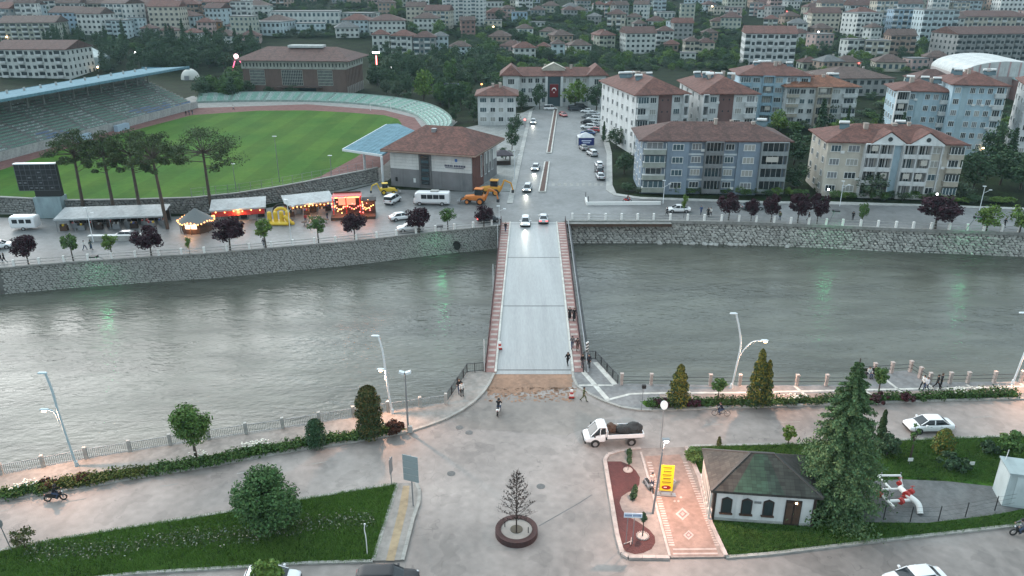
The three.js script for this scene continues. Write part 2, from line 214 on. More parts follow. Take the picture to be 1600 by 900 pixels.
// ---- right bank promenade
const kerbR = [[893, 566], [894, 578], [896, 592], [902, 604], [920, 616], [942, 627], [970, 637], [995, 641], [1015, 642], [1075, 640], [1200, 636], [1350, 631], [1500, 626], [1600, 624], [2000, 613], [2400, 604]];
const hedgeR = [[1000, 629], [1030, 625], [1200, 625], [1360, 620], [1590, 615]];
{
  const right = [...nearBank.slice(18), ...kerbR.slice().reverse().map((q) => P(...q))];
  struct(slab('promenade', right, 0.13, M.paveGrey), 'grey paved riverside promenade right of the bridge');
  struct(sheet('hedge_bed', [...hedgeR.map((q) => P(...q)), ...[[1590, 622], [1500, 624], [1350, 628.5], [1200, 633], [1075, 637], [1010, 638]].map((q) => P(...q))], 0.137, M.grass), 'grassy hedge strip along the right promenade');
  struct(sheet('warm_paving', XZ([[1030, 616], [1200, 616], [1360, 612], [1600, 607], [1600, 614], [1360, 619], [1200, 624], [1032, 624]], 0.13), 0.1365, M.pavePink), 'pinkish paving band beside the hedge');
  kerbLine('promenade_kerb', kerbR, 0.16);
  const line = (pts, w) => { const b = new MB(); for (let i = 0; i < pts.length - 1; i++) { const a = P(...pts[i], 0.13), c = P(...pts[i + 1], 0.13), n = V(c.z - a.z, 0, a.x - c.x).normalize().multiplyScalar(w / 2); b.prism([a.clone().add(n), c.clone().add(n), c.clone().sub(n), a.clone().sub(n)], 0.142, 0.142, false); } return b; };
  for (const [pts, w] of [[[[945, 626], [985, 615.5], [1040, 614], [1155, 613.5], [1360, 609], [1600, 604]], 0.34], [[[907, 576], [950, 625]], 0.55], [[[905, 602], [958, 602]], 0.3], [[[930, 566], [961, 601]], 0.6], [[[1062, 604], [1080, 614]], 0.32], [[[1241, 603], [1262, 620]], 0.32], [[[1340, 604], [1361, 617]], 0.32], [[[1382, 592], [1415, 617]], 0.32], [[[1450, 601], [1476, 615]], 0.32], [[[1510, 601], [1534, 614]], 0.32], [[[1594, 599], [1612, 612]], 0.32]])
    struct(line(pts, w).build('paving_stripe', M.paint), 'white paving stripe on the grey promenade');
}
// ---- near lawns, pavements and islands
const lawnL = XZ([[-700, 985], [0, 862], [50, 851], [162, 832], [270, 815], [370, 799], [480, 780], [621, 757], [583, 878], [480, 881], [210, 897], [-100, 935], [-700, 1010]]);
struct(slab('lawn', lawnL, 0.12, M.grass), 'green lawn triangle left of the junction');
kerbLine('lawn_kerb', lawnL.slice(0, 12), 0.15);
const strip = XZ([[621, 757], [650, 756], [655, 766], [655, 785], [646, 810], [629, 877], [583, 878]]);
struct(slab('pavement', strip, 0.13, M.paveLeft), 'pale pavement at the end of the lawn triangle');
kerbLine('pavement_kerb', strip.slice(1, 6), 0.16);
struct(sheet('tactile_paving', XZ([[630, 759], [640, 759], [637, 790], [616, 876], [603, 876], [622, 800]], 0.13), 0.139, std(0.42, 0.32, 0.20, { map: tGrain })), 'ochre tactile paving strip on the pavement');
const lawnR = XZ([[1072, 701], [1085, 698], [1200, 695.5], [1225, 695], [1400, 689], [1600, 682], [2000, 670], [2000, 772], [1600, 821], [1562, 825], [1475, 835], [1375, 846], [1300, 855], [1200, 867], [1134, 872], [1110, 820], [1092, 747]]);
struct(slab('lawn', lawnR, 0.12, M.grass), 'dark green lawn round the white house');
kerbLine('lawn_kerb', lawnR.slice(0, 16), 0.15, null, M.kerb, 0.3, false); kerbLine('lawn_kerb', [lawnR[14], lawnR[15], lawnR[16], lawnR[0]], 0.32, null, M.tileLight, 0.3);
struct(sheet('gravel_yard', XZ([[1352, 752], [1410, 749], [1480, 752], [1560, 761], [1750, 772], [1750, 770], [1600, 795], [1550, 805], [1450, 817], [1350, 816], [1335, 790]], 0.12), 0.128, M.gravel), 'grey gravel yard round the white pipes');
// flower island with the carpet path
const island = XZ([[945, 720], [950, 712], [970, 706], [1001, 702], [1070, 700], [1074, 706], [1092, 747], [1110, 820], [1132, 872], [1046, 873], [982, 872], [970, 862], [964, 837]]);
struct(slab('flower_island', island, 0.12, M.pavePink), 'pink paved traffic island with carpet path');
kerbLine('island_kerb', [[1046, 873], [982, 872], [972, 866], [964, 837], [945, 720], [950, 712], [970, 706], [1001, 702]], 0.2, null, M.tileLight, 0.34);
kerbLine('island_kerb', [[1001, 709], [1020, 775], [1046, 872]], 0.22, null, M.tileLight, 0.2);
struct(sheet('red_gravel_bed', XZ([[948, 721], [970, 721], [985, 727], [994, 736], [1000, 746], [999, 757], [994, 764], [980, 770], [971, 776], [968, 785], [972, 797], [983, 808], [998, 816], [1015, 828], [1023, 838], [1024, 848], [1018, 858], [1005, 864], [992, 866], [978, 862], [971, 852], [965, 830]], 0.12), 0.129, M.redGravel), 'dark red gravel bed of wavy outline');
{
  const carpet = struct(sheet('carpet_path', XZ([[1007, 713], [1062, 710], [1088, 762], [1123, 868], [1050, 868], [1026, 785]], 0.12), 0.129, std(0.36, 0.235, 0.19, { map: tGrain })), 'carpet patterned paved path of reddish tiles');
  const dashes = new MB();
  for (let i = 0; i < 34; i++) { const t = i / 34, y = 722 + 132 * Math.pow(t, 0.96), lx = 1009 + (y - 713) * 0.262, rx = 1071 + (y - 722) * 0.385; const h = 1.6 + t * 0.6; for (const [x, w] of [[lx, 7 + 2 * t], [rx - 4, 7 + 4 * t]]) dashes.prism(XZ([[x, y], [x + w, y], [x + w + 0.4, y + h], [x + 0.4, y + h]], 0.129), 0.134, 0.134, false); }
  dashes.build('dash_row', M.tileLight, carpet).userData.kind = 'stuff';
  for (const [x, y, r] of [[1066.5, 803, 10.5], [1076, 836, 8], [1050, 752, 7]]) for (const [k, m, h] of [[1, M.tileLight, 0.134], [0.62, M.tile, 0.1385], [0.34, M.tileLight, 0.143]]) sheet('diamond', XZ([[x - r * k * 1.05, y], [x, y - r * k * 0.95], [x + r * k * 1.05, y], [x, y + r * k * 0.95]], 0.129), h, m, carpet);
  for (const [x, y] of [[1055, 775], [1060, 783], [1064, 777], [1054, 783]]) sheet('flower_tile', XZ([[x - 2.4, y], [x, y - 2], [x + 2.4, y], [x, y + 2]], 0.129), 0.134, M.tileLight, carpet);
  for (const y of [857, 864]) sheet('border_stripe', XZ([[1051, y], [1119 + (y - 857) * 0.3, y - 0.5], [1120 + (y - 857) * 0.3, y + 2], [1052, y + 2.4]], 0.129), 0.134, M.tileLight, carpet);
}
// round planter in the junction
{
  const c = P(807, 834), r = P(774, 834).distanceTo(P(840, 834)) / 2, g = thing('round_planter', 'round dark brick planter in the middle of the junction', 'planter', c);
  const ring = new MB(); for (let i = 0; i < 40; i++) { const a = i / 40 * Math.PI * 2; ring.box(Math.cos(a) * (r - 0.22), 0.26, Math.sin(a) * (r - 0.22), 0.44, 0.52, r * 0.157 * 0.97, -a); }
  ring.build('brick_ring', std(0.075, 0.034, 0.032, { map: tGrain }), g);
  const disc = new THREE.CylinderGeometry(r - 0.42, r - 0.42, 0.44, 40); mk('gravel_top', disc, std(0.36, 0.33, 0.30, { map: tGrain }), g).position.y = 0.22;
  const hole = new THREE.CylinderGeometry(0.5, 0.5, 0.05, 20); mk('soil', hole, M.soil, g).position.y = 0.46;
  bx('marker_post', M.darkMetal, g, r * 0.55, 0.72, 0.4, 0.07, 0.55, 0.07); bx('marker_post', M.darkMetal, g, -r * 0.55, 0.72, -0.3, 0.07, 0.55, 0.07);
}
// soil spilled at the bridge mouth, worn lane marks and repairs
{
  const rgd = (pts, k = 2) => { const o = []; for (let i = 0; i < pts.length; i++) { const a = pts[i], b = pts[(i + 1) % pts.length]; for (let t = 0; t < 6; t++) o.push([a[0] + (b[0] - a[0]) * t / 6 + rr(-k, k), a[1] + (b[1] - a[1]) * t / 6 + rr(-k, k) * 0.6]); } return XZ(o); };
  struct(sheet('soil_patch', rgd([[772, 577], [830, 577], [891, 575], [895, 597], [893, 604], [830, 612], [795, 616], [762, 614], [766, 600]], 1.6), 0.014, M.dirt), 'reddish soil patch across the bridge mouth');
  { const im = new MB(), r = rng(5); for (let i = 0; i < 420; i++) { const x = 758 + 142 * r(), y = 606 + 22 * Math.pow(r(), 1.6), q = P(x, y), s = 0.06 + 0.3 * r() * r(), n = 6, pts = []; for (let k = 0; k < n; k++) pts.push(V(q.x + Math.cos(k / n * 6.283) * s * (0.6 + 0.7 * r()), 0, q.z + Math.sin(k / n * 6.283) * s * (0.6 + 0.7 * r()))); im.prism(pts, 0.018, 0.018, false); } const o = im.build('spilled_soil', M.dirt); tag(o, 'crumbs of reddish soil scattered before the bridge', null, null, 'stuff'); }
  struct(sheet('road_patch', rgd([[700, 640], [760, 622], [900, 618], [960, 650], [880, 680], [720, 668]], 3), 0.005, std(0.38, 0.335, 0.305, { map: tAsphalt, roughness: 0.66 })), 'dusty grey road repair before the bridge');
  const dash = (pts) => { const b = new MB(); for (const [x, y, x2, y2, w] of pts) { const a = P(x, y), c = P(x2, y2), n = V(c.z - a.z, 0, a.x - c.x).normalize().multiplyScalar(w / 2); b.prism([a.clone().add(n), c.clone().add(n), c.clone().sub(n), a.clone().sub(n)], 0.007, 0.007, false); } return b; };
  struct(dash([[0, 799, 14, 796, 0.13], [105, 784, 135, 779, 0.13], [250, 760, 278, 756, 0.12], [370, 740, 398, 736, 0.12], [487, 725, 512, 721, 0.12]]).build('lane_marking', M.wornPaint), 'worn white lane dashes on the left road');
  struct(dash([[1100, 664, 1130, 663, 0.12], [1220, 660, 1250, 659, 0.12], [1340, 657, 1370, 656, 0.12], [1520, 652, 1550, 651, 0.12]]).build('lane_marking', M.wornPaint), 'worn white lane dashes on the right road');
  for (const [x, y] of [[733, 676], [718, 668], [845, 760], [705, 740], [1000, 840]]) { const o = mk('manhole_cover', new THREE.CylinderGeometry(0.38, 0.38, 0.02, 20), M.gravel); o.position.copy(P(x, y)); o.position.y = 0.008; struct(o, 'round iron manhole cover in the asphalt'); }
  const crack = new MB(); const cp = [[842, 822], [870, 806], [905, 786], [925, 773]].map((q) => P(...q)); for (let i = 0; i < 3; i++) crack.beam(cp[i].setY(0.004), cp[i + 1].clone().setY(0.004), 0.09, 0.006); struct(crack.build('road_seam', M.gravel), 'dark sealed seam running from the round planter');
}

// ---------------------------------------------------------------- walls, bridge and railings
const stoneGeo = (() => { const g = new THREE.IcosahedronGeometry(0.5, 0), p = g.attributes.position; for (let i = 0; i < p.count; i++) { const k = 0.85 + 0.3 * hash(Math.round(p.getX(i) * 50), Math.round(p.getY(i) * 50 + p.getZ(i) * 31), 4); p.setXYZ(i, p.getX(i) * k, p.getY(i) * k, p.getZ(i) * k); } g.computeVertexNormals(); return g; })();
function stones(parent, path, y0, y1, size, back, cols, m = std(1, 1, 1)) {        // path: top line; y0/y1 heights; the face leans out by back at the foot
  const list = []; let total = 0;
  for (let i = 0; i < path.length - 1; i++) { const a = path[i], b = path[i + 1], l = a.distanceTo(b), t = b.clone().sub(a).normalize(), n = V(-t.z, 0, t.x); const cols_ = Math.round(l / size), rows = Math.max(1, Math.round((y1 - y0) / (size * 0.72)));
    for (let c = 0; c < cols_; c++) for (let r = 0; r < rows; r++) { const v = (r + 0.5 + rr(-0.2, 0.2)) / rows, u = (c + 0.5 + (r % 2) * 0.5 + rr(-0.22, 0.22)) / cols_; list.push([a.clone().lerp(b, u).add(n.clone().multiplyScalar(back * (1 - v))).setY(y0 + (y1 - y0) * v), Math.atan2(-t.z, t.x)]); } }
  const im = new THREE.InstancedMesh(stoneGeo, m, list.length), mt = new THREE.Matrix4(), col = new THREE.Color();
  list.forEach(([p, ry], i) => { mt.compose(p, new THREE.Quaternion().setFromEuler(new THREE.Euler(rr(-0.4, 0.4), ry + rr(-0.3, 0.3), rr(-0.6, 0.6))), V(size * rr(0.95, 1.35), size * rr(0.7, 1.05), size * rr(0.5, 0.8))); im.setMatrixAt(i, mt); const k = rr(cols[3], cols[4]); col.setRGB(cols[0] * k, cols[1] * k, cols[2] * k); im.setColorAt(i, col); });
  im.name = 'stones'; im.userData.kind = 'stuff'; im.castShadow = im.receiveShadow = true; parent.add(im); return im;
}
function wallCore(parent, path, y0, y1, th, back, m) { const b = new MB(); for (let i = 0; i < path.length - 1; i++) { const a = path[i], c = path[i + 1], t = c.clone().sub(a).normalize(), n = V(-t.z, 0, t.x), f = (q, y, o) => q.clone().add(n.clone().multiplyScalar(o)).setY(y); b.quad(f(a, y0, back), f(c, y0, back), f(c, y1, 0), f(a, y1, 0)); b.quad(f(a, y1, 0), f(c, y1, 0), f(c, y1, -th), f(a, y1, -th)); b.quad(f(c, y0, -th), f(a, y0, -th), f(a, y1, -th), f(c, y1, -th)); } return b.build('core', m, parent); }
function coping(parent, path, y, w, h, m, off = 0) { const b = new MB(); for (let i = 0; i < path.length - 1; i++) { const a = path[i].clone().setY(y), c = path[i + 1].clone().setY(y); b.beam(a, c, w, h + 0.003 * (i % 2)); } return b.build('coping', m, parent); }
{
  const L = farBank.slice(0, 14), Rr = farBank.slice(14);
  const a = thing('river_wall', 'long grey stone river wall on the stadium side', 'retaining wall'); wallCore(a, L, -5.5, 0.02, 0.6, 0.8, M.mortar); stones(a, L.slice(1), -4.1, -0.1, 0.42, 0.6, [0.31, 0.315, 0.295, 0.8, 1.08]); coping(a, L, 0.1, 0.5, 0.24, M.concrete);
  const drain = mk('drain_pipe', new THREE.CylinderGeometry(0.75, 0.75, 0.5, 20, 1, true), M.dark, a); drain.rotation.x = Math.PI / 2; drain.position.copy(P(713, 384, -2.6)); { const q = P(713, 384, -2.6); drain.position.set(q.x, -2.7, bankZ(q.x) + 0.62); const cap = new THREE.CircleGeometry(0.74, 20); const o = mk('drain_mouth', cap, M.dark, a); o.position.set(q.x, -2.7, bankZ(q.x) + 0.7); }
  const b = thing('river_wall', 'light rubble stone river wall below the apartments', 'retaining wall'); wallCore(b, Rr, -5.5, 0.02, 0.6, 0.8, M.mortar); stones(b, Rr, -4.2, -0.35, 0.62, 0.7, [0.38, 0.38, 0.355, 0.65, 1.2]); coping(b, Rr, 0.0, 0.9, 0.55, M.concrete);
  const sl = thing('cantilever_slab', 'concrete slab overhanging the river right of the bridge', 'slab'); const f = farBank; new MB().prism([f[14], f[15], f[15].clone().add(V(0, 0, 1.6)), f[14].clone().add(V(0, 0, 1.6))], -0.55, 0.03).build('slab', M.concrete, sl); new MB().beam(V(f[14].x, -0.25, f[14].z + 1.64), V(f[15].x, -0.25, f[15].z + 1.64), 0.06, 0.5).build('edge_beam', M.wood, sl);
  const nb = thing('embankment_wall', 'grey concrete embankment wall under the near promenade', 'retaining wall'); wallCore(nb, nearBank.slice(0, 17).reverse(), -5.5, -0.02, 0.3, 0.3, M.concrete); wallCore(nb, nearBank.slice(18).reverse(), -5.5, -0.02, 0.3, 0.3, M.concrete);
  // loose boulders at the foot of the right wall
  const rocks = [[1026, 373], [1067, 377], [1077, 377], [1080, 380], [1105, 374], [1118, 383], [1134, 375], [1144, 377], [1152, 378], [1156, 376], [1160, 380], [1225, 382], [1100, 381], [1140, 380]];
  rocks.forEach(([x, y], i) => { const o = mk('boulder', stoneGeo, std(0.42, 0.42, 0.40)); const q = P(x, y, WATER); o.position.set(q.x, WATER + 0.1, Math.max(q.z, bankZ(q.x) + 1.2)); o.scale.set(rr(0.9, 1.6), rr(0.6, 1), rr(0.8, 1.2)); o.rotation.y = i; tag(o, 'pale boulder at the foot of the rubble river wall', 'boulder', 'boulders in the river'); });
}
function railing(name, label, pts, { h = 1.0, pw = 0.22, ph = 1.1, rails = [0.95, 0.5], rm = M.greyMetal, pm = M.white, bars = 0, y = 0.13, rw = 0.06, skip = () => false, cap = 0 } = {}) {
  const g = thing(name, label, 'railing'), post = new MB().box(0, ph / 2, 0, pw, ph, pw); if (cap) post.box(0, ph + cap / 2, 0, pw * 1.25, cap, pw * 1.25); const pg = post.geo();
  pts.forEach((q, i) => { const o = mk('post', pg, pm, g); o.position.set(q.x, y, q.z); if (i < pts.length - 1) o.rotation.y = Math.atan2(-(pts[i + 1].z - q.z), pts[i + 1].x - q.x); });
  const rl = new MB(), br = new MB();
  for (let i = 0; i < pts.length - 1; i++) { if (skip(i)) continue; const a = pts[i], b = pts[i + 1]; for (const k of rails) rl.beam(V(a.x, y + k, a.z), V(b.x, y + k, b.z), rw, rw); if (bars) { const n = Math.round(a.distanceTo(b) / bars); for (let k = 1; k < n; k++) { const q = a.clone().lerp(b, k / n); br.box(q.x, y + (rails[0] + rails[rails.length - 1]) / 2, q.z, 0.028, rails[0] - rails[rails.length - 1], 0.028); } } }
  rl.build('rails', rm, g); if (bars) br.build('bars', rm, g).userData.kind = 'stuff';
  return g;
}
const along = (path, step, from = 0) => { const o = []; let need = from; for (let i = 0; i < path.length - 1; i++) { const a = path[i], b = path[i + 1], l = a.distanceTo(b); while (need <= l) { o.push(a.clone().lerp(b, need / l)); need += step; } need -= l; } return o; };
{
  const inL = farBank.slice(0, 14).map((q) => q.clone().add(V(0, 0, -0.1)));
  railing('river_railing', 'white post railing on the stadium side river wall', along(inL, 3.5), { pw: 0.34, ph: 1.15, y: 0.1, rails: [0.95, 0.5], rw: 0.09, rm: M.paleConcrete, pm: M.white });
  railing('river_railing', 'white post railing along the apartment side road', [...XZ([[894, 345], [920, 345.5], [946, 345.5], [971, 345.5], [996, 345.5], [1021, 345.5], [1047, 346], [1074, 346.5], [1100, 347], [1127, 347.5], [1154, 348], [1181, 349], [1209, 350], [1235, 351.5], [1263, 352.5], [1290, 353.5], [1316, 354.5], [1344, 355.5], [1371, 356.5], [1399, 358], [1426, 359], [1454, 360], [1482, 361], [1510, 362], [1536, 363], [1564, 364], [1591, 365], [1640, 367], [1700, 370], [1760, 372]])], { pw: 0.36, ph: 1.4, y: 0.1, rails: [1.15, 0.6], rw: 0.07, rm: M.paleConcrete, pm: M.white });
  const nl = [nearBank[0], ...XZ([[-200, 777], [-130, 765], [-60, 754], [5, 742], [70, 730], [137, 717], [205, 706], [268, 696], [328, 687], [386, 678], [443, 670], [500, 661], [553, 652], [607, 644], [657, 637], [697, 631.5]])];
  railing('promenade_railing', 'grey mesh railing with white posts along the left promenade', nl.map((q) => q.clone().add(V(0, 0, 0.15))), { pw: 0.3, ph: 1.25, rails: [1.0, 0.12], bars: 0.16, rm: M.greyMetal, pm: M.paleConcrete, rw: 0.05 });
  railing('bridgehead_railing', 'dark barred railing at the left bridgehead', XZ([[697, 632], [706, 618.5], [715, 605.5], [724, 592.5], [730, 583.5], [742, 582.5], [755, 581.5]]), { pw: 0.09, ph: 1.15, rails: [1.1, 0.12], bars: 0.2, rm: M.darkMetal, pm: M.darkMetal });
  railing('bridgehead_railing', 'dark barred railing at the right bridgehead', XZ([[912, 564], [930, 562.5], [939, 572.5], [948, 582.5], [957, 592.5], [965, 600.5]]), { pw: 0.09, ph: 1.1, rails: [1.05, 0.12], bars: 0.2, rm: M.darkMetal, pm: M.darkMetal });
  railing('promenade_railing', 'slim dark railing with cream posts along the right promenade', XZ([[971, 602], [1017, 602.5], [1063, 603], [1109, 603.5], [1155, 604], [1200, 604], [1244, 604], [1290, 604], [1334, 604], [1339, 587], [1365, 585.5], [1392, 584], [1421, 582], [1436, 592], [1451, 601], [1483, 600.5], [1511, 600], [1552, 599], [1594, 598], [1640, 597.5], [1690, 597]]), { pw: 0.3, ph: 1.25, cap: 0.12, rails: [0.95, 0.5], rw: 0.045, rm: M.darkMetal, pm: M.tileLight });
}
// ---- bridge
const zN = P(800, 583).z, zF = P(800, 348).z;
const lineX = (p0, p1) => { const a = P(...p0), b = P(...p1); return (z) => a.x + (b.x - a.x) * (z - a.z) / (b.z - a.z); };
const xl = lineX([758, 580], [782.5, 350]), xr = lineX([910, 562], [883.5, 346]), kl = lineX([775, 575], [797, 350]), kr = lineX([894, 570], [869.5, 346]);
{
  const g = thing('bridge', 'concrete road bridge with red paved footways over the river', 'bridge');
  const q = (f0, f1, z0 = zN, z1 = zF) => [V(f0(z0), 0, z0), V(f1(z0), 0, z0), V(f1(z1), 0, z1), V(f0(z1), 0, z1)];
  new MB().prism(q(xl, xr), -0.6, -0.02).build('deck', M.concrete, g);
  new MB().prism(q(kl, kr, zN + 0.3, zF - 0.4), 0.03, 0.03, false).build('roadway', M.deck, g);
  for (let i = 0; i < 4; i++) { const s = (i + 0.5) / 4, x0 = xl(zN) * (1 - s) + xr(zN) * s, x1 = xl(zF) * (1 - s) + xr(zF) * s; new MB().beam(V(x0, -1.15, zN), V(x1, -1.15, zF), 0.7, 1.12).build('girder', M.concrete, g); }
  for (const t of [0.33, 0.67]) { const z = zN + (zF - zN) * t, p = new MB(); p.box((xl(z) + xr(z)) / 2, -1.95, z, xr(z) - xl(z) - 0.8, 0.5, 1.5); for (const s of [0.2, 0.8]) { const x = xl(z) + (xr(z) - xl(z)) * s; p.cyl(V(x, -6, z), V(x, -2.1, z), 0.65, 0.65, 16); } p.build('pier', M.concrete, g); }
  for (const [a, b, inner] of [[xl, kl, kl], [kr, xr, kr]]) {
    const w = new MB().prism(q(a, b), -0.01, 0.16).build('footway', M.tile, g);
    const n = 40; for (let i = 0; i < n; i++) { const z0 = zN + (zF - zN) * (i + 0.62) / n, z1 = zN + (zF - zN) * (i + 1) / n, e = 0.22; new MB().prism([V(a(z0) + e, 0, z0), V(b(z0) - e, 0, z0), V(b(z1) - e, 0, z1), V(a(z1) + e, 0, z1)], 0.166, 0.166, false).build('paving_stripe', M.tileLight, w); }
    new MB().beam(V(inner(zN), 0.09, zN), V(inner(zF), 0.09, zF), 0.24, 0.26).build('kerb', M.paint, g);
  }
  for (const t of [0.012, 0.33, 0.67, 0.985]) { const z = zN + (zF - zN) * t; new MB().prism([V(kl(z) + 0.15, 0, z + 0.12), V(kr(z) - 0.15, 0, z + 0.12), V(kr(z) - 0.15, 0, z - 0.12), V(kl(z) + 0.15, 0, z - 0.12)], 0.036, 0.036, false).build('expansion_joint', M.gravel, g); }
  new MB().cyl(V(xr(zN) + 0.75, -0.3, zN + 0.5), V(xr(zF) + 0.75, -0.3, zF), 0.16, 0.16, 10).build('service_pipe', M.darkMetal, g);
  new MB().cyl(V(xr(zN) + 0.45, 0.35, zN + 0.5), V(xr(zF) + 0.45, 0.35, zF), 0.1, 0.1, 10).build('service_pipe', M.greyMetal, g);
  const row = (f, o) => { const l = []; for (let i = 0; i <= 26; i++) { const z = zN + (zF - zN) * i / 26; l.push(V(f(z) + o, 0, z)); } return l; };
  railing('bridge_railing', 'dark red barred railing on the left side of the bridge', row(xl, 0.08), { pw: 0.1, ph: 1.15, rails: [1.1, 0.6, 0.12], bars: 0.22, y: 0.15, rm: std(0.07, 0.035, 0.035), pm: std(0.07, 0.035, 0.035) });
  railing('bridge_railing', 'dark barred railing on the right side of the bridge', row(xr, -0.08), { pw: 0.1, ph: 1.15, rails: [1.1, 0.6, 0.12], bars: 0.22, y: 0.15, rm: std(0.06, 0.035, 0.038), pm: M.darkMetal });
  for (const [px, py] of [[779.5, 384], [771, 450], [754, 575]]) { const o = mk('marker_post', new MB().cyl(V(0, 0, 0), V(0, 4.2, 0), 0.05, 0.04, 8).geo(), M.lampWhite); o.position.copy(P(px, py)); o.position.x = xl(o.position.z) - 0.12; o.position.y = -0.5; tag(o, 'slim white pole fixed to the left bridge railing', 'pole', 'white poles on the bridge railing'); }
}
// ---------------------------------------------------------------- stadium
const ringPx = [[-420, 318], [0, 308], [100, 313], [200, 312], [300, 309], [370, 302], [440, 291], [520, 276], [590, 262]];
const ringWall = ringPx.map(([x, y]) => P(x, y, 3.0).setY(0));
{
  struct(sheet('stadium_apron', XZ([[-420, 345], [0, 335], [330, 334], [540, 298], [606, 282], [660, 240], [715, 190], [640, 160], [470, 148], [300, 150], [230, 175], [0, 235], [-420, 300]]), 0.008, M.concrete), 'grey concrete apron inside the stadium');
  struct(sheet('running_track', XZ([[-420, 330], [0, 328], [100, 331], [300, 326], [440, 308], [560, 280], [600, 258], [640, 222], [660, 200], [648, 184], [600, 172], [480, 163], [300, 169], [230, 186], [110, 216], [0, 243], [-420, 322]]), 0.014, M.track), 'reddish running track round the pitch');
  const pitch = struct(sheet('football_pitch', XZ([[-420, 329], [0, 326], [150, 328], [300, 320], [420, 300], [500, 276], [556, 246], [600, 216], [628, 194], [622, 186], [600, 180], [540, 175.5], [480, 172.5], [400, 173], [300, 180], [200, 206], [120, 227], [0, 266], [-420, 326]]), 0.022, M.pitch), 'bright green stadium pitch');
  const w = thing('stadium_wall', 'curved rubble stone wall round the near end of the stadium', 'wall');
  wallCore(w, ringWall, -0.2, 3, 0.5, 0.15, M.mortar); stones(w, ringWall, 0.1, 2.8, 0.6, 0.12, [0.25, 0.245, 0.23, 0.7, 1.15]); coping(w, ringWall, 3.05, 0.7, 0.2, M.concrete);
  const f = thing('stadium_fence', 'slim mesh fence on the curved stadium wall', 'fence'), fp = along(ringWall.slice(4), 2.2), fr = new MB();
  fp.forEach((q) => { const o = mk('post', boxGeo(0.07, 1.7, 0.07), M.greyMetal, f); o.position.set(q.x, 4, q.z); }); for (let i = 0; i < fp.length - 1; i++) for (const y of [3.5, 4.1, 4.8]) fr.beam(fp[i].clone().setY(y), fp[i + 1].clone().setY(y), 0.025); fr.build('wires', M.greyMetal, f).userData.kind = 'stuff';
}
const seatGeo = new MB().box(0, 0.04, 0, 0.42, 0.05, 0.36).box(0, 0.2, -0.17, 0.42, 0.32, 0.04).geo();
function seats(parent, spots, cols) { const im = new THREE.InstancedMesh(seatGeo, std(1, 1, 1, { roughness: 0.5 }), spots.length), m = new THREE.Matrix4(), c = new THREE.Color(); spots.forEach(([p, ry, k], i) => { m.makeRotationY(ry); m.setPosition(p); im.setMatrixAt(i, m); const q = cols[k], v = rr(0.85, 1.1); c.setRGB(q[0] * v, q[1] * v, q[2] * v); im.setColorAt(i, c); }); im.name = 'seats'; im.userData.kind = 'stuff'; parent.add(im); }
{ // covered main stand, local x along its front (away from the camera), +z towards the pitch
  const a = P(-130, 280, 1), b = P(308, 164, 1), len = a.distanceTo(b), ry = Math.atan2(-(b.z - a.z), b.x - a.x);
  const g = thing('main_grandstand', 'covered grandstand with pale blue roof beside the pitch', 'grandstand', V(a.x, 0, a.z), ry);
  const rows = 15, dd = 1.25, hh = 0.56, base = 1.4, t = new MB(), spots = [];
  for (let r = 0; r < rows; r++) { t.box(len / 2, (base + r * hh) / 2, -(r + 0.5) * dd, len, base + r * hh, dd + 0.002 * (r % 2)); for (let x = 0.6; x < len - 0.6; x += 0.62) { const sec = Math.floor(x / 9.5); if (x % 9.5 < 1.1) continue; const dk = fbm(x * 0.09, r * 0.35, 0, 2, 77); if (r > 11 && R() < 0.4) continue; spots.push([V(x, base + r * hh + 0.05, -(r + 0.55) * dd), 0, dk > 0.62 && r < 4 ? 2 : (sec + (r > 7 ? 1 : 0)) % 2 ? 0 : (R() < 0.5 ? 1 : 0)]); } }
  t.build('terrace', M.concrete, g); seats(g, spots, [[0.19, 0.32, 0.26], [0.42, 0.47, 0.46], [0.18, 0.26, 0.40]]);
  bx('front_wall', M.paleConcrete, g, len / 2, 1.15, 0.15, len, 2.3, 0.24); const D = rows * dd;
  const back = base + rows * hh; bx('rear_wall', M.concrete, g, len / 2, (back + 2.6) / 2, -D - 0.2, len, back + 2.6, 0.35);
  for (let x = 3; x < len; x += 6.2) bx('column', M.paleConcrete, g, x, back - 0.4 + 1.9, -D + 3.6, 0.4, 5.6, 0.45);
  const r = new MB(), y = back + 2.9; r.quad(V(-1, y, -D - 3), V(len + 3.5, y, -D - 3), V(len + 3.5, y + 1.2, -3), V(-1, y + 1.2, -3)); r.quad(V(-1, y - 0.5, -D - 3), V(len + 3.5, y - 0.5, -D - 3), V(len + 3.5, y + 0.7, -3), V(-1, y + 0.7, -3));
  r.box(len / 2 + 1.25, y + 0.95, -2.95, len + 4.5, 0.75, 0.15).box(len / 2 + 1.25, y - 0.25, -D - 3.05, len + 4.5, 0.7, 0.15).box(len + 3.55, y + 0.35, -D / 2 - 3, 0.12, 0.6, D); r.build('roof', M.roofBlue, g);
  const tr = new MB(); for (let x = 3; x < len; x += 6.2) tr.beam(V(x, back + 1.9, -D - 0.2), V(x, y + 0.6, -3.4), 0.22, 0.35); tr.build('roof_beams', M.darkMetal, g);
  for (const x of [len * 0.52, len * 0.66, len * 0.8]) { const e = new MB(); for (let k = 0; k < 4; k++) e.box(x + 1.2 * k * 0.3, 3.6 + k * 0.55, -5 - k * 1.2, 1.2, 0.16, 0.9); e.build('stair', M.paleConcrete, g); }
  const dug = new MB(); for (const x of [len * 0.45, len * 0.6]) dug.box(x, 0.9, 2.2, 5.5, 1.8, 1.3); dug.build('team_shelter', std(0.35, 0.45, 0.55, { roughness: 0.3 }), g);
}
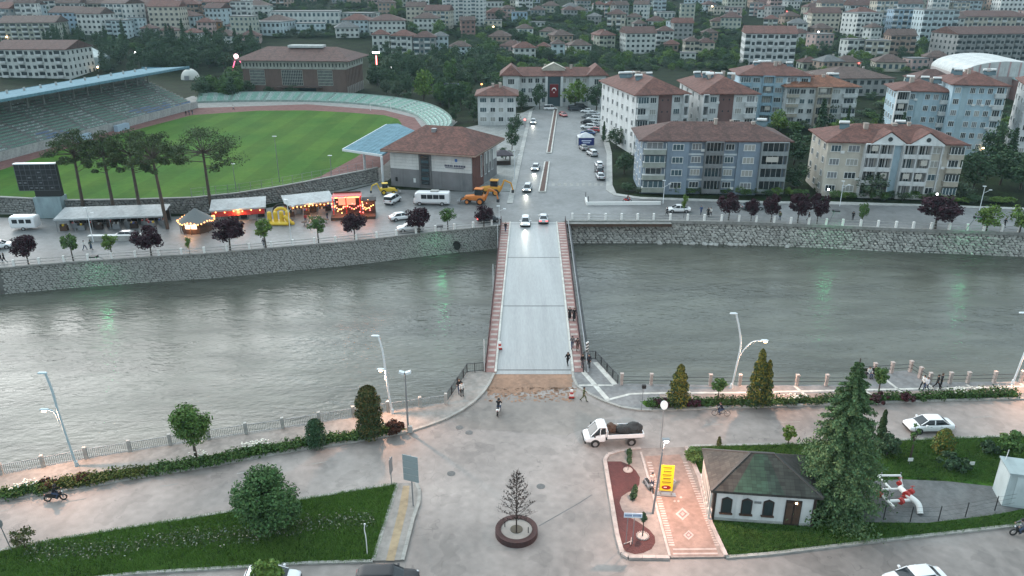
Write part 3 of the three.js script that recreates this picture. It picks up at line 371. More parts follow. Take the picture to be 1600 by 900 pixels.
{ // open green terraces sweeping round the far end
  const px = [[306, 161], [380, 159], [470, 159], [545, 162], [600, 168], [640, 177], [664, 192], [668, 204], [655, 216], [630, 236], [612, 250]];
  const c = new THREE.CatmullRomCurve3(px.map((q) => P(...q))), n = 150, g = thing('curved_terrace', 'open terrace of pale green seats sweeping round the far end', 'grandstand'), t = new MB(), spots = [];
  const at = [], nr = []; for (let i = 0; i <= n; i++) { const p = c.getPointAt(i / n), d = c.getTangentAt(i / n); at.push(p); nr.push(V(d.z, 0, -d.x).normalize()); }
  const rows = 6, dd = 1.25, hh = 0.3;
  for (let r = 0; r < rows; r++) for (let i = 0; i < n; i++) { const o = (k, e) => at[k].clone().add(nr[k].clone().multiplyScalar(e)), y0 = r ? 0.6 + (r - 1) * hh : 0, y1 = 0.6 + r * hh, e0 = r * dd, e1 = (r + 1) * dd; t.quad(o(i, e0).setY(y0), o(i + 1, e0).setY(y0), o(i + 1, e0).setY(y1), o(i, e0).setY(y1)); t.quad(o(i, e0).setY(y1), o(i + 1, e0).setY(y1), o(i + 1, e1).setY(y1), o(i, e1).setY(y1)); if (r === rows - 1) t.quad(o(i, e1).setY(0), o(i + 1, e1).setY(0), o(i + 1, e1).setY(y1 + 0.7), o(i, e1).setY(y1 + 0.7)); }
  t.build('terrace', std(0.34, 0.44, 0.40, { map: tGrain }), g);
  const L = c.getLength(), m = Math.floor(L / 0.55); for (let k = 0; k < m; k++) { if (k % 22 < 2) continue; const u = k / m, p = c.getPointAt(u), d = c.getTangentAt(u), nn = V(d.z, 0, -d.x).normalize(); for (let r = 0; r < rows; r++) spots.push([p.clone().add(nn.clone().multiplyScalar((r + 0.55) * dd)).setY(0.65 + r * hh), Math.atan2(-nn.x, -nn.z), (k % 7 < 4) ? 0 : 1]); }
  seats(g, spots, [[0.30, 0.52, 0.44], [0.50, 0.58, 0.56]]);
}
{ // scoreboard
  const p = P(85, 338), g = thing('scoreboard', 'dark gridded scoreboard on a pale blue pedestal', 'scoreboard', p, 0.06), k = pxm(p), H = rise(p, 256), h0 = rise(p, 306), w = 61 / k;
  bx('pedestal', std(0.30, 0.40, 0.44, { map: tPlaster }), g, 0, h0 * 0.5, 0, 40 / k, h0, 2.6);
  bx('plinth_box', M.dark, g, 0.1, h0 + 0.75, 0, 38 / k, 1.5, 1.2);
  bx('panel', std(0.018, 0.02, 0.022), g, -1.2, (h0 + 1.2 + H) / 2, 0.1, w, H - h0 - 1.2, 0.9);
  const fr = new MB(), y0 = h0 + 1.2; for (let i = 0; i <= 8; i++) fr.box(-1.2 - w / 2 + w * i / 8, (y0 + H) / 2, 0.58, 0.06, H - y0, 0.06); for (let i = 0; i <= 5; i++) fr.box(-1.2, y0 + (H - y0) * i / 5, 0.58, w, 0.06, 0.055); fr.build('grid', std(0.10, 0.11, 0.12), g);
  bx('top_trim', M.lampWhite, g, -1.2, H + 0.1, 0.1, w + 0.2, 0.18, 1.0);
  const cell = new MB(); for (let i = 0; i < 7; i++) for (let j = 0; j < 4; j++) if (R() < 0.4) cell.box(-1.2 - w / 2 + w * (i + 0.5) / 8, y0 + (H - y0) * (j + 0.5) / 5, 0.56, 0.5, 0.25, 0.03); cell.build('lettering', std(0.13, 0.14, 0.15), g);
}
for (const [px, py, top] of [[437, 288, 213], [519, 285, 243], [369, 300, 256]]) { const p = P(px, py - 3, 0), h = rise(p, top), g = thing('stadium_mast', 'slim grey mast at the near edge of the pitch by column ' + (px === 437 ? 'of the tall centre' : px === 519 ? 'of the red track' : 'of the umbrella pines'), 'mast', p); new MB().cyl(V(0, 0, 0), V(0, h, 0), 0.09, 0.05, 8).build('pole', M.greyMetal, g); new MB().box(0, h, 0, 0.9, 0.12, 0.3).build('lamp_head', M.lampWhite, g); }
{ const p = P(595, 172); const g = thing('football_goal', 'small white football goal at the far end', 'goal', p, 0.3); const b = new MB(); b.cyl(V(-3.6, 0, 0), V(-3.6, 2.4, 0), 0.07).cyl(V(3.6, 0, 0), V(3.6, 2.4, 0), 0.07).cyl(V(-3.6, 2.4, 0), V(3.6, 2.4, 0), 0.07).cyl(V(-3.6, 2.4, 0), V(-3.6, 0, -1.6), 0.04).cyl(V(3.6, 2.4, 0), V(3.6, 0, -1.6), 0.04); b.build('goal_frame', M.white, g); }
// ---------------------------------------------------------------- buildings
const frameCache = new Map();
function windowGeos(w, h, mull) {                                      // frame stands 7 cm proud of the wall, the pane 3 cm
  const k = [w.toFixed(1), h.toFixed(1), mull].join(); if (frameCache.has(k)) return frameCache.get(k);
  const f = new MB(), t = 0.09; f.box(-w / 2 + t / 2, 0, 0.02, t, h, 0.12).box(w / 2 - t / 2, 0, 0.02, t, h, 0.12).box(0, h / 2 - t / 2, 0.021, w - 2 * t, t, 0.12).box(0, -h / 2 + t / 2, 0.021, w + 0.12, t, 0.2);
  for (let i = 1; i < mull; i++) f.box(-w / 2 + w * i / mull, 0, 0.022, 0.07, h - 2 * t, 0.1);
  const out = [f.geo(), new MB().box(0, 0, 0, w - 0.1, h - 0.1, 0.06).geo()]; frameCache.set(k, out); return out;
}
function addWindow(parent, x, y, z, w, h, { ry = 0, mull = 2, fm = M.frame, pm = M.glass, name = 'window' } = {}) { const [a, b] = windowGeos(w, h, mull), o = mk(name, a, fm, parent); o.position.set(x, y, z); o.rotation.y = ry; mk('pane', b, pm, o); return o; }
function hipRoof(w, d, h, o, { ridge = null, th = 0.22 } = {}) {       // local: centred on x, from z = +o to -(d + o)
  const b = new MB(), x0 = -w / 2 - o, x1 = w / 2 + o, z0 = o, z1 = -d - o, W = x1 - x0, D = z0 - z1, i = ridge ?? Math.min(W, D) / 2; let r0, r1;
  if (W >= D) { r0 = V(x0 + Math.min(i, W / 2 - 0.01), h, (z0 + z1) / 2); r1 = V(x1 - Math.min(i, W / 2 - 0.01), h, (z0 + z1) / 2); const A = V(x0, 0, z0), B = V(x1, 0, z0), C = V(x1, 0, z1), E = V(x0, 0, z1); b.quad(A, B, r1, r0).tri(B, C, r1).quad(C, E, r0, r1).tri(E, A, r0); }
  else { r0 = V(0, h, z0 - Math.min(i, D / 2 - 0.01)); r1 = V(0, h, z1 + Math.min(i, D / 2 - 0.01)); const A = V(x0, 0, z0), B = V(x1, 0, z0), C = V(x1, 0, z1), E = V(x0, 0, z1); b.tri(A, B, r0).quad(B, C, r1, r0).tri(C, E, r1).quad(E, A, r0, r1); }
  b.box((x0 + x1) / 2, -th / 2 - 0.01, (z0 + z1) / 2, W, th, D); return b;
}
function gableRoof(w, d, h, o) { const b = new MB(), x0 = -w / 2 - o, x1 = w / 2 + o, z0 = o, z1 = -d - o, zm = (z0 + z1) / 2; b.quad(V(x0, 0, z0), V(x1, 0, z0), V(x1, h, zm), V(x0, h, zm)).quad(V(x1, 0, z1), V(x0, 0, z1), V(x0, h, zm), V(x1, h, zm)).tri(V(x1, 0, z0), V(x1, 0, z1), V(x1, h, zm)).tri(V(x0, 0, z1), V(x0, 0, z0), V(x0, h, zm)); b.box(0, -0.12, zm, x1 - x0, 0.2, z0 - z1); return b; }
// a and b: the foot of the front facade, left and right, as seen; local x along it, +z out of it
function house(name, label, category, a, b, dep, { group } = {}) { const dx = b.x - a.x, dz = b.z - a.z, w = Math.hypot(dx, dz), g = thing(name, label, category, V((a.x + b.x) / 2, Math.min(a.y, b.y), (a.z + b.z) / 2), Math.atan2(-dz, dx), group); g.userData.size = undefined; delete g.userData.size; return [g, w]; }
function chimney(parent, x, y, z, h = 1.4, m = M.paleConcrete, w = 0.8) { const b = new MB().box(0, h / 2, 0, w, h, w).box(0, h + 0.06, 0, w + 0.16, 0.12, w + 0.16); const o = b.build('chimney', m, parent); o.position.set(x, y, z); return o; }
const heaterGeo = [new MB().box(0, 0.75, 0, 2, 0.06, 1.5, 0, 0.7).geo(), new MB().cyl(V(-1, 1.55, -0.6), V(1, 1.55, -0.6), 0.3, 0.3, 12).geo(), new MB().beam(V(-0.8, 0, -0.6), V(-0.8, 1.5, -0.6), 0.06).beam(V(0.8, 0, -0.6), V(0.8, 1.5, -0.6), 0.06).geo()];
function heater(world, ry, label) { const g = thing('solar_water_heater', label, 'water heater', world, ry, 'solar water heaters on the apartment roofs'); mk('collector', heaterGeo[0], M.glassBlue, g); mk('tank', heaterGeo[1], M.white, g); mk('stand', heaterGeo[2], M.greyMetal, g); return g; }
const inWorld = (g, x, y, z) => { g.updateMatrixWorld(true); return g.localToWorld(V(x, y, z)); };
const roofSpots = (g, list, label, ry) => list.forEach(([x, y, z]) => heater(inWorld(g, x, y, z), ry + rr(-0.2, 0.2), label));

// ---- sports hall with its blue canopy
{
  const a = P(612, 290), b = P(737, 300), [g, w] = house('sports_hall', 'two storey hall with red hipped roof beside the stadium', 'hall', a, b, 17), H = rise(a, 234), k = pxm(a), D = 17;
  new MB().box(0, H * 0.75, -D / 2, w, H * 0.5, D).build('wall', wallMat(0.60, 0.61, 0.61), g);
  new MB().box(0, H * 0.25, -D / 2, w + 0.06, H * 0.5, D + 0.06).build('wall_base', wallMat(0.20, 0.20, 0.21), g);
  for (let i = 1; i < 6; i++) bx('cladding_joint', M.greyMetal, g, 0, H * 0.5 + H * 0.5 * i / 6, 0.005, w, 0.035, 0.02);
  const sx = -w / 2 + w * 0.44; bx('stair_frame', wallMat(0.14, 0.14, 0.145), g, sx, H * 0.47, 0.09, 2.9, H * 0.94, 0.12);
  for (let i = 0; i < 7; i++) addWindow(g, sx, 0.9 + i * (H - 1.5) / 7 + 0.4, 0.17, 1.9, (H - 2) / 7.3, { mull: 1, pm: i % 2 ? M.glassBlue : M.glass, fm: M.darkMetal });
  for (const s of [-1, 1]) bx('corner_cladding', std(0.16, 0.06, 0.045, { map: tGrain }), g, s * (w / 2 + 0.07), H * 0.5, -D / 2 + (s > 0 ? 4.5 : 0), 0.1, H, s > 0 ? D - 10 : 4);
  for (let i = 0; i < 4; i++) addWindow(g, w / 2 + 0.16, H * 0.55, -6 - i * 2.4, 0.9, H * 0.6, { ry: Math.PI / 2, mull: 1 });
  const r = hipRoof(w, D, 3.9, 1.5, { ridge: 6.5, th: 0.5 }).build('roof', M.roof, g); r.position.y = H + 0.3;
  const soffit = new MB().box(0, 0, -D / 2, w + 3.04, 0.3, D + 3.04).build('eaves', wallMat(0.36, 0.26, 0.21), g); soffit.position.y = H + 0.05;
  chimney(r, -1.4, 2.2, -6.2, 1.3, M.greyMetal, 0.9);
  const sign = bx('wall_lettering', std(0.10, 0.10, 0.14), g, w * 0.3, H * 0.62, 0.06, 4.2, 0.16, 0.05); for (let i = 0; i < 12; i++) bx('letter', std(0.06, 0.06, 0.10), g, w * 0.3 - 2.1 + i * 0.38 + (i > 4 ? 0.2 : 0), H * 0.675, 0.05, 0.26, 0.42, 0.06); bx('emblem', M.signBlue, g, w * 0.32, H * 0.83, 0.05, 0.55, 0.6, 0.06); sign.visible = true;
  for (const [px, m] of [[-0.43, M.dark], [-0.2, M.frame]]) bx('wall_vent', m, g, w * px, H * 0.2, 0.07, 0.5, 0.9, 0.08);
  // entrance canopy
  const ca = P(597, 283), cg = thing('entrance_canopy', 'light blue sheet metal canopy beside the sports hall', 'canopy'), hh = rise(ca, 240);
  const q = [[535, 233], [597, 242], [650, 205], [622, 193], [604, 194]].map(([x, y]) => P(x, y, hh)); const c = new MB(); c.prism(q, hh - 0.35, hh).build('roof_sheet', M.roofBlue, cg);
  const rib = new MB(); for (let i = 1; i < 9; i++) { const t = i / 9; rib.beam(q[0].clone().lerp(q[1], t).setY(hh + 0.02), q[4].clone().lerp(q[2], t).setY(hh + 0.02), 0.07, 0.06); } rib.build('roof_rib', M.roofBlue, cg);
  new MB().beam(q[0].clone().setY(hh - 0.2), q[1].clone().setY(hh - 0.2), 0.16, 0.5).beam(q[0].clone().setY(hh - 0.2), q[4].clone().setY(hh - 0.2), 0.16, 0.5).build('fascia', M.lampWhite, cg);
  for (const [x, y] of [[596, 243], [568, 232], [612, 216]]) { const t = P(x, y, hh); new MB().cyl(V(t.x, 0, t.z), V(t.x, hh - 0.3, t.z), 0.28, 0.28, 12).build('column', M.lampWhite, cg); }
}
const curtainPane = std(0.30, 0.30, 0.28, { roughness: 0.25 }), blindPane = std(0.17, 0.18, 0.19, { roughness: 0.2 });
function paneOf() { const q = R(); return q < 0.42 ? M.glass : q < 0.62 ? M.glassBlue : q < 0.82 ? blindPane : curtainPane; }
// ---- generic mid-distance apartment house: every window and balcony its own part
function apartment(name, label, px, { dep = 14, fl = 4, sh = 2.75, plinth = 0.6, wall, bays, roofM = M.roof, roofH = 2.6, over = 0.9, cat = 'apartment block', sideM, sideBays = [], bands = null, left = [], heaters = 0, hd, rooftype = 'hip' }) {
  const a = P(...px[0]), b = P(...px[1]); const [g, w] = house(name, label, cat, a, b, dep), H = plinth + fl * sh, D = dep;
  new MB().box(0, H / 2 - 0.3, -D / 2, w, H + 0.6, D).build('wall', wall, g);
  if (sideM) { bx('gable_wall', sideM, g, -w / 2 - 0.01, H / 2, -D / 2, 0.06, H - 0.05, D - 0.1); bx('gable_wall', sideM, g, w / 2 + 0.01, H / 2, -D / 2, 0.06, H - 0.05, D - 0.1); }
  let total = 0; for (const q of bays) total += q[1]; let x = -w / 2;
  for (const [kind, share, m, m2] of bays) {
    const bw = w * share / total, cx = x + bw / 2; x += bw;
    if (kind === 'panel') { bx('facade_panel', m, g, cx, H / 2, 0.05, bw, H, 0.14); for (let f = 0; f < fl; f++) if (m2) for (const s of [-0.2, 0.2]) bx('vent_window', M.glass, g, cx + s * bw, plinth + (f + 0.55) * sh, 0.13, 0.3, 0.4, 0.04); continue; }
    if (kind === 'bay') bx('bay_wall', m ?? wall, g, cx, H / 2 + (m2 ?? 0), 0.35, bw - 0.1, H - 0.02 - (m2 ?? 0), 0.7);
    for (let f = 0; f < fl; f++) {
      const y = plinth + f * sh, z = kind === 'bay' ? 0.72 : 0.02;
      if (kind === 'win' || kind === 'bay') addWindow(g, cx, y + sh * 0.56, z, Math.min(2.3, bw * 0.62), sh * 0.5, { mull: 3, pm: paneOf() });
      else if (kind === 'win2') for (const s of [-0.25, 0.25]) addWindow(g, cx + s * bw, y + sh * 0.56, z, Math.min(1.6, bw * 0.34), sh * 0.5, { mull: 2, pm: paneOf() });
      else if (kind === 'balc') { const o = bx('balcony', m ?? wall, g, cx, y + 0.5, 0.6, bw * 0.94, 1.0, 1.15), open = R() < 0.5; if (open) { addWindow(g, cx, y + sh * 0.52, 0.02, bw * 0.7, sh * 0.74, { mull: 3, pm: paneOf(), name: 'balcony_door' }); for (const q of [-1, 1]) bx('balcony_post', M.frame, o, q * bw * 0.45, 1.1, 0.52, 0.09, sh - 1.1, 0.09); } else { bx('balcony_glazing', R() < 0.5 ? M.glass : M.glassBlue, o, 0, 1.2, 0.2, bw * 0.86, sh - 1.3, 0.6); const n = 4; for (let i = 0; i <= n; i++) bx('glazing_bar', M.frame, o, -bw * 0.43 + bw * 0.86 * i / n, 1.2, 0.52, 0.08, sh - 1.3, 0.06); } bx('balcony_cap', M.frame, o, 0, 0.53, 0, bw * 0.96, 0.06, 1.2); }
      else if (kind === 'recess') { const dz = 1.5, o = new MB().box(-bw * 0.48, sh / 2, dz / 2, 0.16, sh - 0.02, dz).box(bw * 0.48, sh / 2, dz / 2, 0.16, sh - 0.02, dz).box(0, 0.06, dz / 2, bw * 0.94, 0.14, dz - 0.04).box(0, 0.5, dz - 0.06, bw * 0.94, 0.84, 0.12).build('loggia', m ?? wall, g); o.position.set(cx, y, 0); addWindow(g, cx, y + sh * 0.54, 0.02, bw * 0.8, sh * 0.78, { mull: 4, pm: paneOf(), name: 'balcony_door' }); if (f === fl - 1) bx('loggia_roof', m ?? wall, g, cx, y + sh + 0.02, dz / 2, bw * 0.98, 0.16, dz); if (R() < 0.25) bx('awning', std(0.42, 0.40, 0.36), o, rr(-0.2, 0.2) * bw, sh * 0.72, dz - 0.05, bw * 0.45, sh * 0.4, 0.05); }
      if ((kind === 'win' || kind === 'win2') && R() < 0.22) { const o = bx('air_conditioner', M.frame, g, cx + bw * 0.4, y + sh * 0.3, z + 0.16, 0.75, 0.5, 0.3); }
    }
  }
  if (bands) for (let f = 1; f < fl; f++) { bx('storey_band', bands, g, 0, plinth + f * sh - 0.08, 0.04, w + 0.1, 0.36, 0.16); }
  for (const [side, n] of sideBays) for (let f = 0; f < fl; f++) for (let i = 0; i < n; i++) addWindow(g, side * (w / 2 + (sideM ? 0.06 : 0.03)), plinth + (f + 0.56) * sh, -D * (i + 0.5) / n, 1.3, sh * 0.48, { ry: side * Math.PI / 2, mull: 2 });
  if (rooftype === 'flat') { bx('roof', roofM, g, 0, H + 0.15, -D / 2, w + 0.5, 0.3, D + 0.5); }
  else { const r = hipRoof(w, D, roofH, over).build('roof', roofM, g); r.position.y = H + 0.24; for (let i = 0; i < 3; i++) chimney(r, w * rr(-0.3, 0.3), roofH * 0.55, -D * rr(0.3, 0.62), rr(1.2, 1.9), wallMat(0.42, 0.36, 0.32), rr(0.6, 1)); }
  if (heaters) for (let i = 0; i < heaters; i++) heater(inWorld(g, w * rr(-0.38, 0.38), H + roofH * 0.62, -D * rr(0.35, 0.6)), g.rotation.y + rr(-0.3, 0.3), hd);
  return [g, w, H];
}
const blueGrey = wallMat(0.21, 0.27, 0.34), cream = wallMat(0.52, 0.49, 0.43), offwhite = wallMat(0.60, 0.62, 0.63), maroon = wallMat(0.17, 0.095, 0.09), paleBlue = wallMat(0.40, 0.54, 0.63), mintWall = wallMat(0.46, 0.53, 0.50), beige = wallMat(0.43, 0.39, 0.33);
// the blue-grey house on the corner and the cream gabled house beside it
apartment('apartment_house', 'blue grey four storey apartment house with white bands on the street corner', [[1000, 302], [1220, 304]], { dep: 13, fl: 4, sh: 2.65, plinth: 0.5, wall: blueGrey, bays: [['balc', 2.1, wallMat(0.30, 0.33, 0.30)], ['bay', 2, blueGrey], ['win', 1.4], ['recess', 1.6, wallMat(0.19, 0.20, 0.21)], ['win', 1.3], ['bay', 2, blueGrey], ['recess', 2.4, wallMat(0.26, 0.29, 0.30)]], roofM: M.roofDull, roofH: 2.7, over: 1.0, bands: wallMat(0.62, 0.68, 0.72), sideBays: [[-1, 3], [1, 3]], heaters: 1, hd: 'solar heater on the blue grey corner house' });
{
  const [g, w, H] = apartment('apartment_house', 'cream four storey apartment house with twin white gables', [[1282, 306], [1488, 312]], { dep: 13, fl: 4, sh: 2.75, plinth: 0.2, wall: cream, bays: [['win', 1.2], ['win', 1.4], ['recess', 1, offwhite], ['recess', 1, offwhite], ['panel', 0.7, paleBlue], ['recess', 1, offwhite], ['recess', 1, offwhite], ['win', 1.3], ['balc', 1.1, beige]], roofM: M.roof, roofH: 2.6, over: 0.8, sideBays: [[-1, 3]], heaters: 2, hd: 'solar heater on the roof of the twin gabled cream house' });
  for (const s of [-0.06, 0.22]) { const cx = w * s, gw = w * 0.25, t = new MB(); t.tri(V(cx - gw / 2, H + 0.1, 0.95), V(cx + gw / 2, H + 0.1, 0.95), V(cx, H + 2.3, 0.95)); t.quad(V(cx - gw / 2, H + 0.1, 0.95), V(cx, H + 2.3, 0.95), V(cx, H + 2.3, -4), V(cx - gw / 2, H + 0.1, -4)).quad(V(cx, H + 2.3, 0.95), V(cx + gw / 2, H + 0.1, 0.95), V(cx + gw / 2, H + 0.1, -4), V(cx, H + 2.3, -4)); t.box(cx, H - 0.05, 0.5, gw, 0.3, 0.9); const o = t.build('gable', wallMat(0.68, 0.71, 0.72), g); const e = mk('round_window', new THREE.CylinderGeometry(0.45, 0.45, 0.1, 16), M.glass, o); e.rotation.x = Math.PI / 2; e.position.set(cx, H + 1.0, 0.98); const rf = new MB(); rf.beam(V(cx - gw / 2 - 0.3, H + 0.05, -1.4), V(cx, H + 2.5, -1.4), 4.9, 0.14).beam(V(cx + gw / 2 + 0.3, H + 0.05, -1.4), V(cx, H + 2.5, -1.4), 4.9, 0.14); rf.build('gable_roof', M.roof, o); }
  for (const s of [-0.185, -0.06, 0.065, 0.095, 0.22, 0.345]) bx('pilaster', offwhite, g, w * s, H / 2, 0.2, 0.28, H, 0.36);
}
// pale blocks with red-brown panels along the street
const A1 = apartment('apartment_block', 'pale five storey block with a maroon panel nearest the street', [[989, 243], [1066, 240]], { dep: 30, fl: 5, sh: 2.9, wall: offwhite, bays: [['balc', 1.5, offwhite], ['win', 1.3], ['panel', 1.7, maroon, 1], ['win', 1.3], ['recess', 0.6]], roofM: M.roof, roofH: 3.4, sideBays: [[-1, 7]], heaters: 6, hd: 'solar heater on the maroon panelled block nearest the street' });
apartment('apartment_block', 'pale five storey block with a maroon panel farther from the street', [[1090, 240], [1172, 240]], { dep: 28, fl: 5, sh: 2.9, wall: offwhite, bays: [['recess', 0.6], ['win', 1.2], ['panel', 1.6, maroon, 1], ['win', 1.2], ['balc', 1.3, offwhite]], roofM: M.roof, roofH: 3.4, sideBays: [[-1, 4]], heaters: 6, hd: 'solar heater on the maroon panelled block farther from the street' });
apartment('apartment_block', 'white blue five storey block behind the maroon panelled blocks', [[1148, 196], [1256, 198]], { dep: 16, fl: 5, sh: 2.9, wall: paleBlue, bays: [['balc', 1, wallMat(0.25, 0.40, 0.50)], ['win', 1], ['recess', 1, wallMat(0.28, 0.42, 0.52)], ['win', 1], ['balc', 1.2, offwhite], ['win', 1]], roofM: M.roof, roofH: 3, heaters: 5, hd: 'solar heater on the white blue block' });
apartment('apartment_block', 'cream four storey block with orange brown roof behind the dark conifer', [[1222, 200], [1330, 200]], { dep: 14, fl: 4, sh: 2.9, wall: offwhite, bays: [['balc', 1, beige], ['win2', 1.4], ['recess', 1.2, beige], ['win', 1], ['balc', 1.2, offwhite]], roofM: std(0.28, 0.12, 0.07, { map: tRoof }), roofH: 2.6, sideBays: [[-1, 3]], heaters: 3, hd: 'solar heater on the orange brown roof' });
apartment('apartment_block', 'pale striped block with red roof behind the twin gabled house', [[1385, 232], [1468, 236]], { dep: 13, fl: 5, sh: 2.9, wall: paleBlue, bays: [['recess', 1.2, offwhite], ['win', 0.8], ['panel', 0.6, wallMat(0.36, 0.48, 0.54)], ['win', 0.8], ['win', 0.8], ['balc', 1, offwhite]], roofM: M.roof, roofH: 2.2, sideBays: [[-1, 4]], heaters: 3, hd: 'solar heater on the pale striped block' });
apartment('apartment_block', 'tall pale blue block with white window panels at the garden edge', [[1468, 240], [1548, 244]], { dep: 16, fl: 6, sh: 2.8, wall: paleBlue, bays: [['win', 0.9], ['panel', 0.5, wallMat(0.36, 0.48, 0.54)], ['win', 0.8], ['win', 0.8], ['win', 0.8], ['balc', 1, offwhite]], roofM: M.roof, roofH: 2.6, heaters: 4, hd: 'solar heater on the tall pale blue block' });
apartment('apartment_block', 'white barred block cut by the photo edge', [[1582, 248], [1660, 254]], { dep: 18, fl: 6, sh: 2.85, wall: offwhite, bays: [['win', 1], ['win', 1], ['panel', 0.5, paleBlue], ['win', 1], ['win', 1]], roofM: M.roof, roofH: 2.6, sideBays: [[-1, 4]] });
// small office by the street, then the government office with its pediment and flag
apartment('office_house', 'small white three storey office with red roof by the street', [[747, 196], [806, 196]], { dep: 12, fl: 3, sh: 2.9, plinth: 0.3, wall: offwhite, bays: [['win', 1], ['win2', 1.5], ['win', 1]], roofM: M.roof, roofH: 2.6, cat: 'office' });
{
  const [g, w, H] = apartment('government_office', 'wide white office with red roofs and a flag banner at the street end', [[786, 166], [944, 166]], { dep: 12, fl: 3, sh: 3.4, plinth: 0.3, wall: offwhite, bays: [['bay', 2, offwhite], ['win2', 1.6], ['win2', 1.6], ['panel', 1.5, M.glassBlue], ['win2', 1.6], ['win2', 1.6], ['bay', 2, offwhite]], roofM: M.roof, roofH: 2.4, over: 1.2, cat: 'office' });
  for (const s of [-1, 1]) { const r = hipRoof(w * 0.16, 14, 3.2, 1).build('wing_roof', M.roof, g); r.position.set(s * w * 0.42, H + 0.6, 1.5); bx('wing', offwhite, g, s * w * 0.42, H / 2, -3, w * 0.16, H + 0.5, 9.2); for (let f = 0; f < 3; f++) { const o = addWindow(g, s * w * 0.42, 2 + f * 3.4, 1.62, 2.4, 1.9, { mull: 3 }); } const ar = mk('arch_window', new THREE.CylinderGeometry(1.25, 1.25, 0.1, 20, 1, false, -Math.PI / 2, Math.PI), M.glass, g); ar.rotation.x = Math.PI / 2; ar.rotation.y = 0; ar.position.set(s * w * 0.42, 2 + 6.8 + 1.0, 1.63); }
  for (const s of [-1, 1]) bx('portico_column', offwhite, g, s * w * 0.075, H / 2, 0.8, 0.9, H, 0.9);
  const p = new MB(); p.tri(V(-w * 0.11, H + 2.2, -3), V(w * 0.11, H + 2.2, -3), V(0, H + 4.2, -3)); p.box(0, H + 1.3, -5, w * 0.22, 1.9, 4); p.quad(V(-w * 0.12, H + 2.2, -2.6), V(0, H + 4.3, -2.6), V(0, H + 4.3, -7.4), V(-w * 0.12, H + 2.2, -7.4)).quad(V(0, H + 4.3, -2.6), V(w * 0.12, H + 2.2, -2.6), V(w * 0.12, H + 2.2, -7.4), V(0, H + 4.3, -7.4)); p.build('pediment', cream, g);
  const fl = thing('flag_banner', 'red flag banner with white crescent and star on the office front', 'flag', inWorld(g, 0, H * 0.32, 0.5), g.rotation.y); const c = document.createElement('canvas'); c.width = 128; c.height = 192; const q = c.getContext('2d'); q.fillStyle = '#6e0f16'; q.fillRect(0, 0, 128, 192); q.fillStyle = '#fff'; q.beginPath(); q.arc(64, 84, 34, 0, 7); q.fill(); q.fillStyle = '#6e0f16'; q.beginPath(); q.arc(64, 94, 28, 0, 7); q.fill(); q.fillStyle = '#fff'; q.beginPath(); for (let i = 0; i < 10; i++) { const rd = i % 2 ? 6 : 15, an = i * Math.PI / 5 - Math.PI / 2; q.lineTo(64 + Math.cos(an) * rd, 122 + Math.sin(an) * rd); } q.fill(); const t = new THREE.CanvasTexture(c); t.colorSpace = THREE.SRGBColorSpace; const fm = new THREE.MeshStandardMaterial({ map: t, roughness: 0.9 }); const pl = new THREE.BoxGeometry(3.0, 4.5, 0.06); mk("cloth", pl, fm, fl).position.y = 2.2; bx("rod", M.greyMetal, fl, 0, 4.5, 0, 3.3, 0.1, 0.1);
}
// ---- brown public building behind the stadium
{
  const a = P(384, 148), b = P(543, 150), [g, w] = house('public_building', 'large brown brick public building with flat red roof behind the stadium', 'public building', a, b, 24), H = rise(b, 96), D = 24, brick = wallMat(0.15, 0.10, 0.085), top = wallMat(0.42, 0.44, 0.40);
  new MB().box(0, H * 0.4, -D / 2, w, H * 0.8, D).build('wall', brick, g); new MB().box(0, H * 0.885, -D / 2, w + 0.5, H * 0.23, D + 0.5).build('attic', top, g);
  for (let i = 0; i < 30; i++) addWindow(g, -w / 2 + w * (i + 0.5) / 30, H * 0.885, 0.28, 0.65, H * 0.12, { mull: 1, fm: top });
  for (let i = 0; i < 7; i++) addWindow(g, w / 2 + 0.28, H * 0.885, -D * (i + 0.5) / 7, 0.8, H * 0.12, { ry: Math.PI / 2, mull: 1, fm: top });
  for (const [s, ww] of [[-0.36, 0.14], [-0.02, 0.2], [0.3, 0.14]]) { const cw = bx('curtain_wall', M.glass, g, s * w, H * 0.52, 0.06, ww * w, H * 0.44, 0.16), bars = new MB(); for (let i = 0; i <= 12; i++) bars.box(-ww * w / 2 + ww * w * i / 12, 0, 0.1, 0.13, H * 0.44, 0.1); for (let i = 0; i <= 5; i++) bars.box(0, -H * 0.22 + H * 0.44 * i / 5, 0.1, ww * w, 0.13, 0.09); bars.build('mullions', top, cw); }
  for (let i = 0; i < 10; i++) bx('pier', wallMat(0.36, 0.35, 0.33), g, w / 2 + 0.12, H * 0.13, -D * (i + 0.5) / 10, 0.3, H * 0.26, 0.7); for (let i = 0; i < 12; i++) bx('fin', wallMat(0.19, 0.13, 0.11), g, w / 2 + 0.12, H * 0.52, -D * (i + 0.5) / 12, 0.26, H * 0.5, 0.5);
  bx('entrance', M.glass, g, w * 0.05, H * 0.12, 0.1, w * 0.3, H * 0.2, 0.3); bx('entrance_roof', M.roofBrown, g, w * 0.05, H * 0.27, 1.6, w * 0.42, 0.35, 3.4);
  const r = hipRoof(w, D, 4.2, 2.6, { ridge: 9 }).build('roof', M.roofDull, g); r.position.y = H + 0.3; bx('roof_light', wallMat(0.55, 0.58, 0.58), r, 2, 4.4, -D / 2, w * 0.34, 0.9, 5);
}
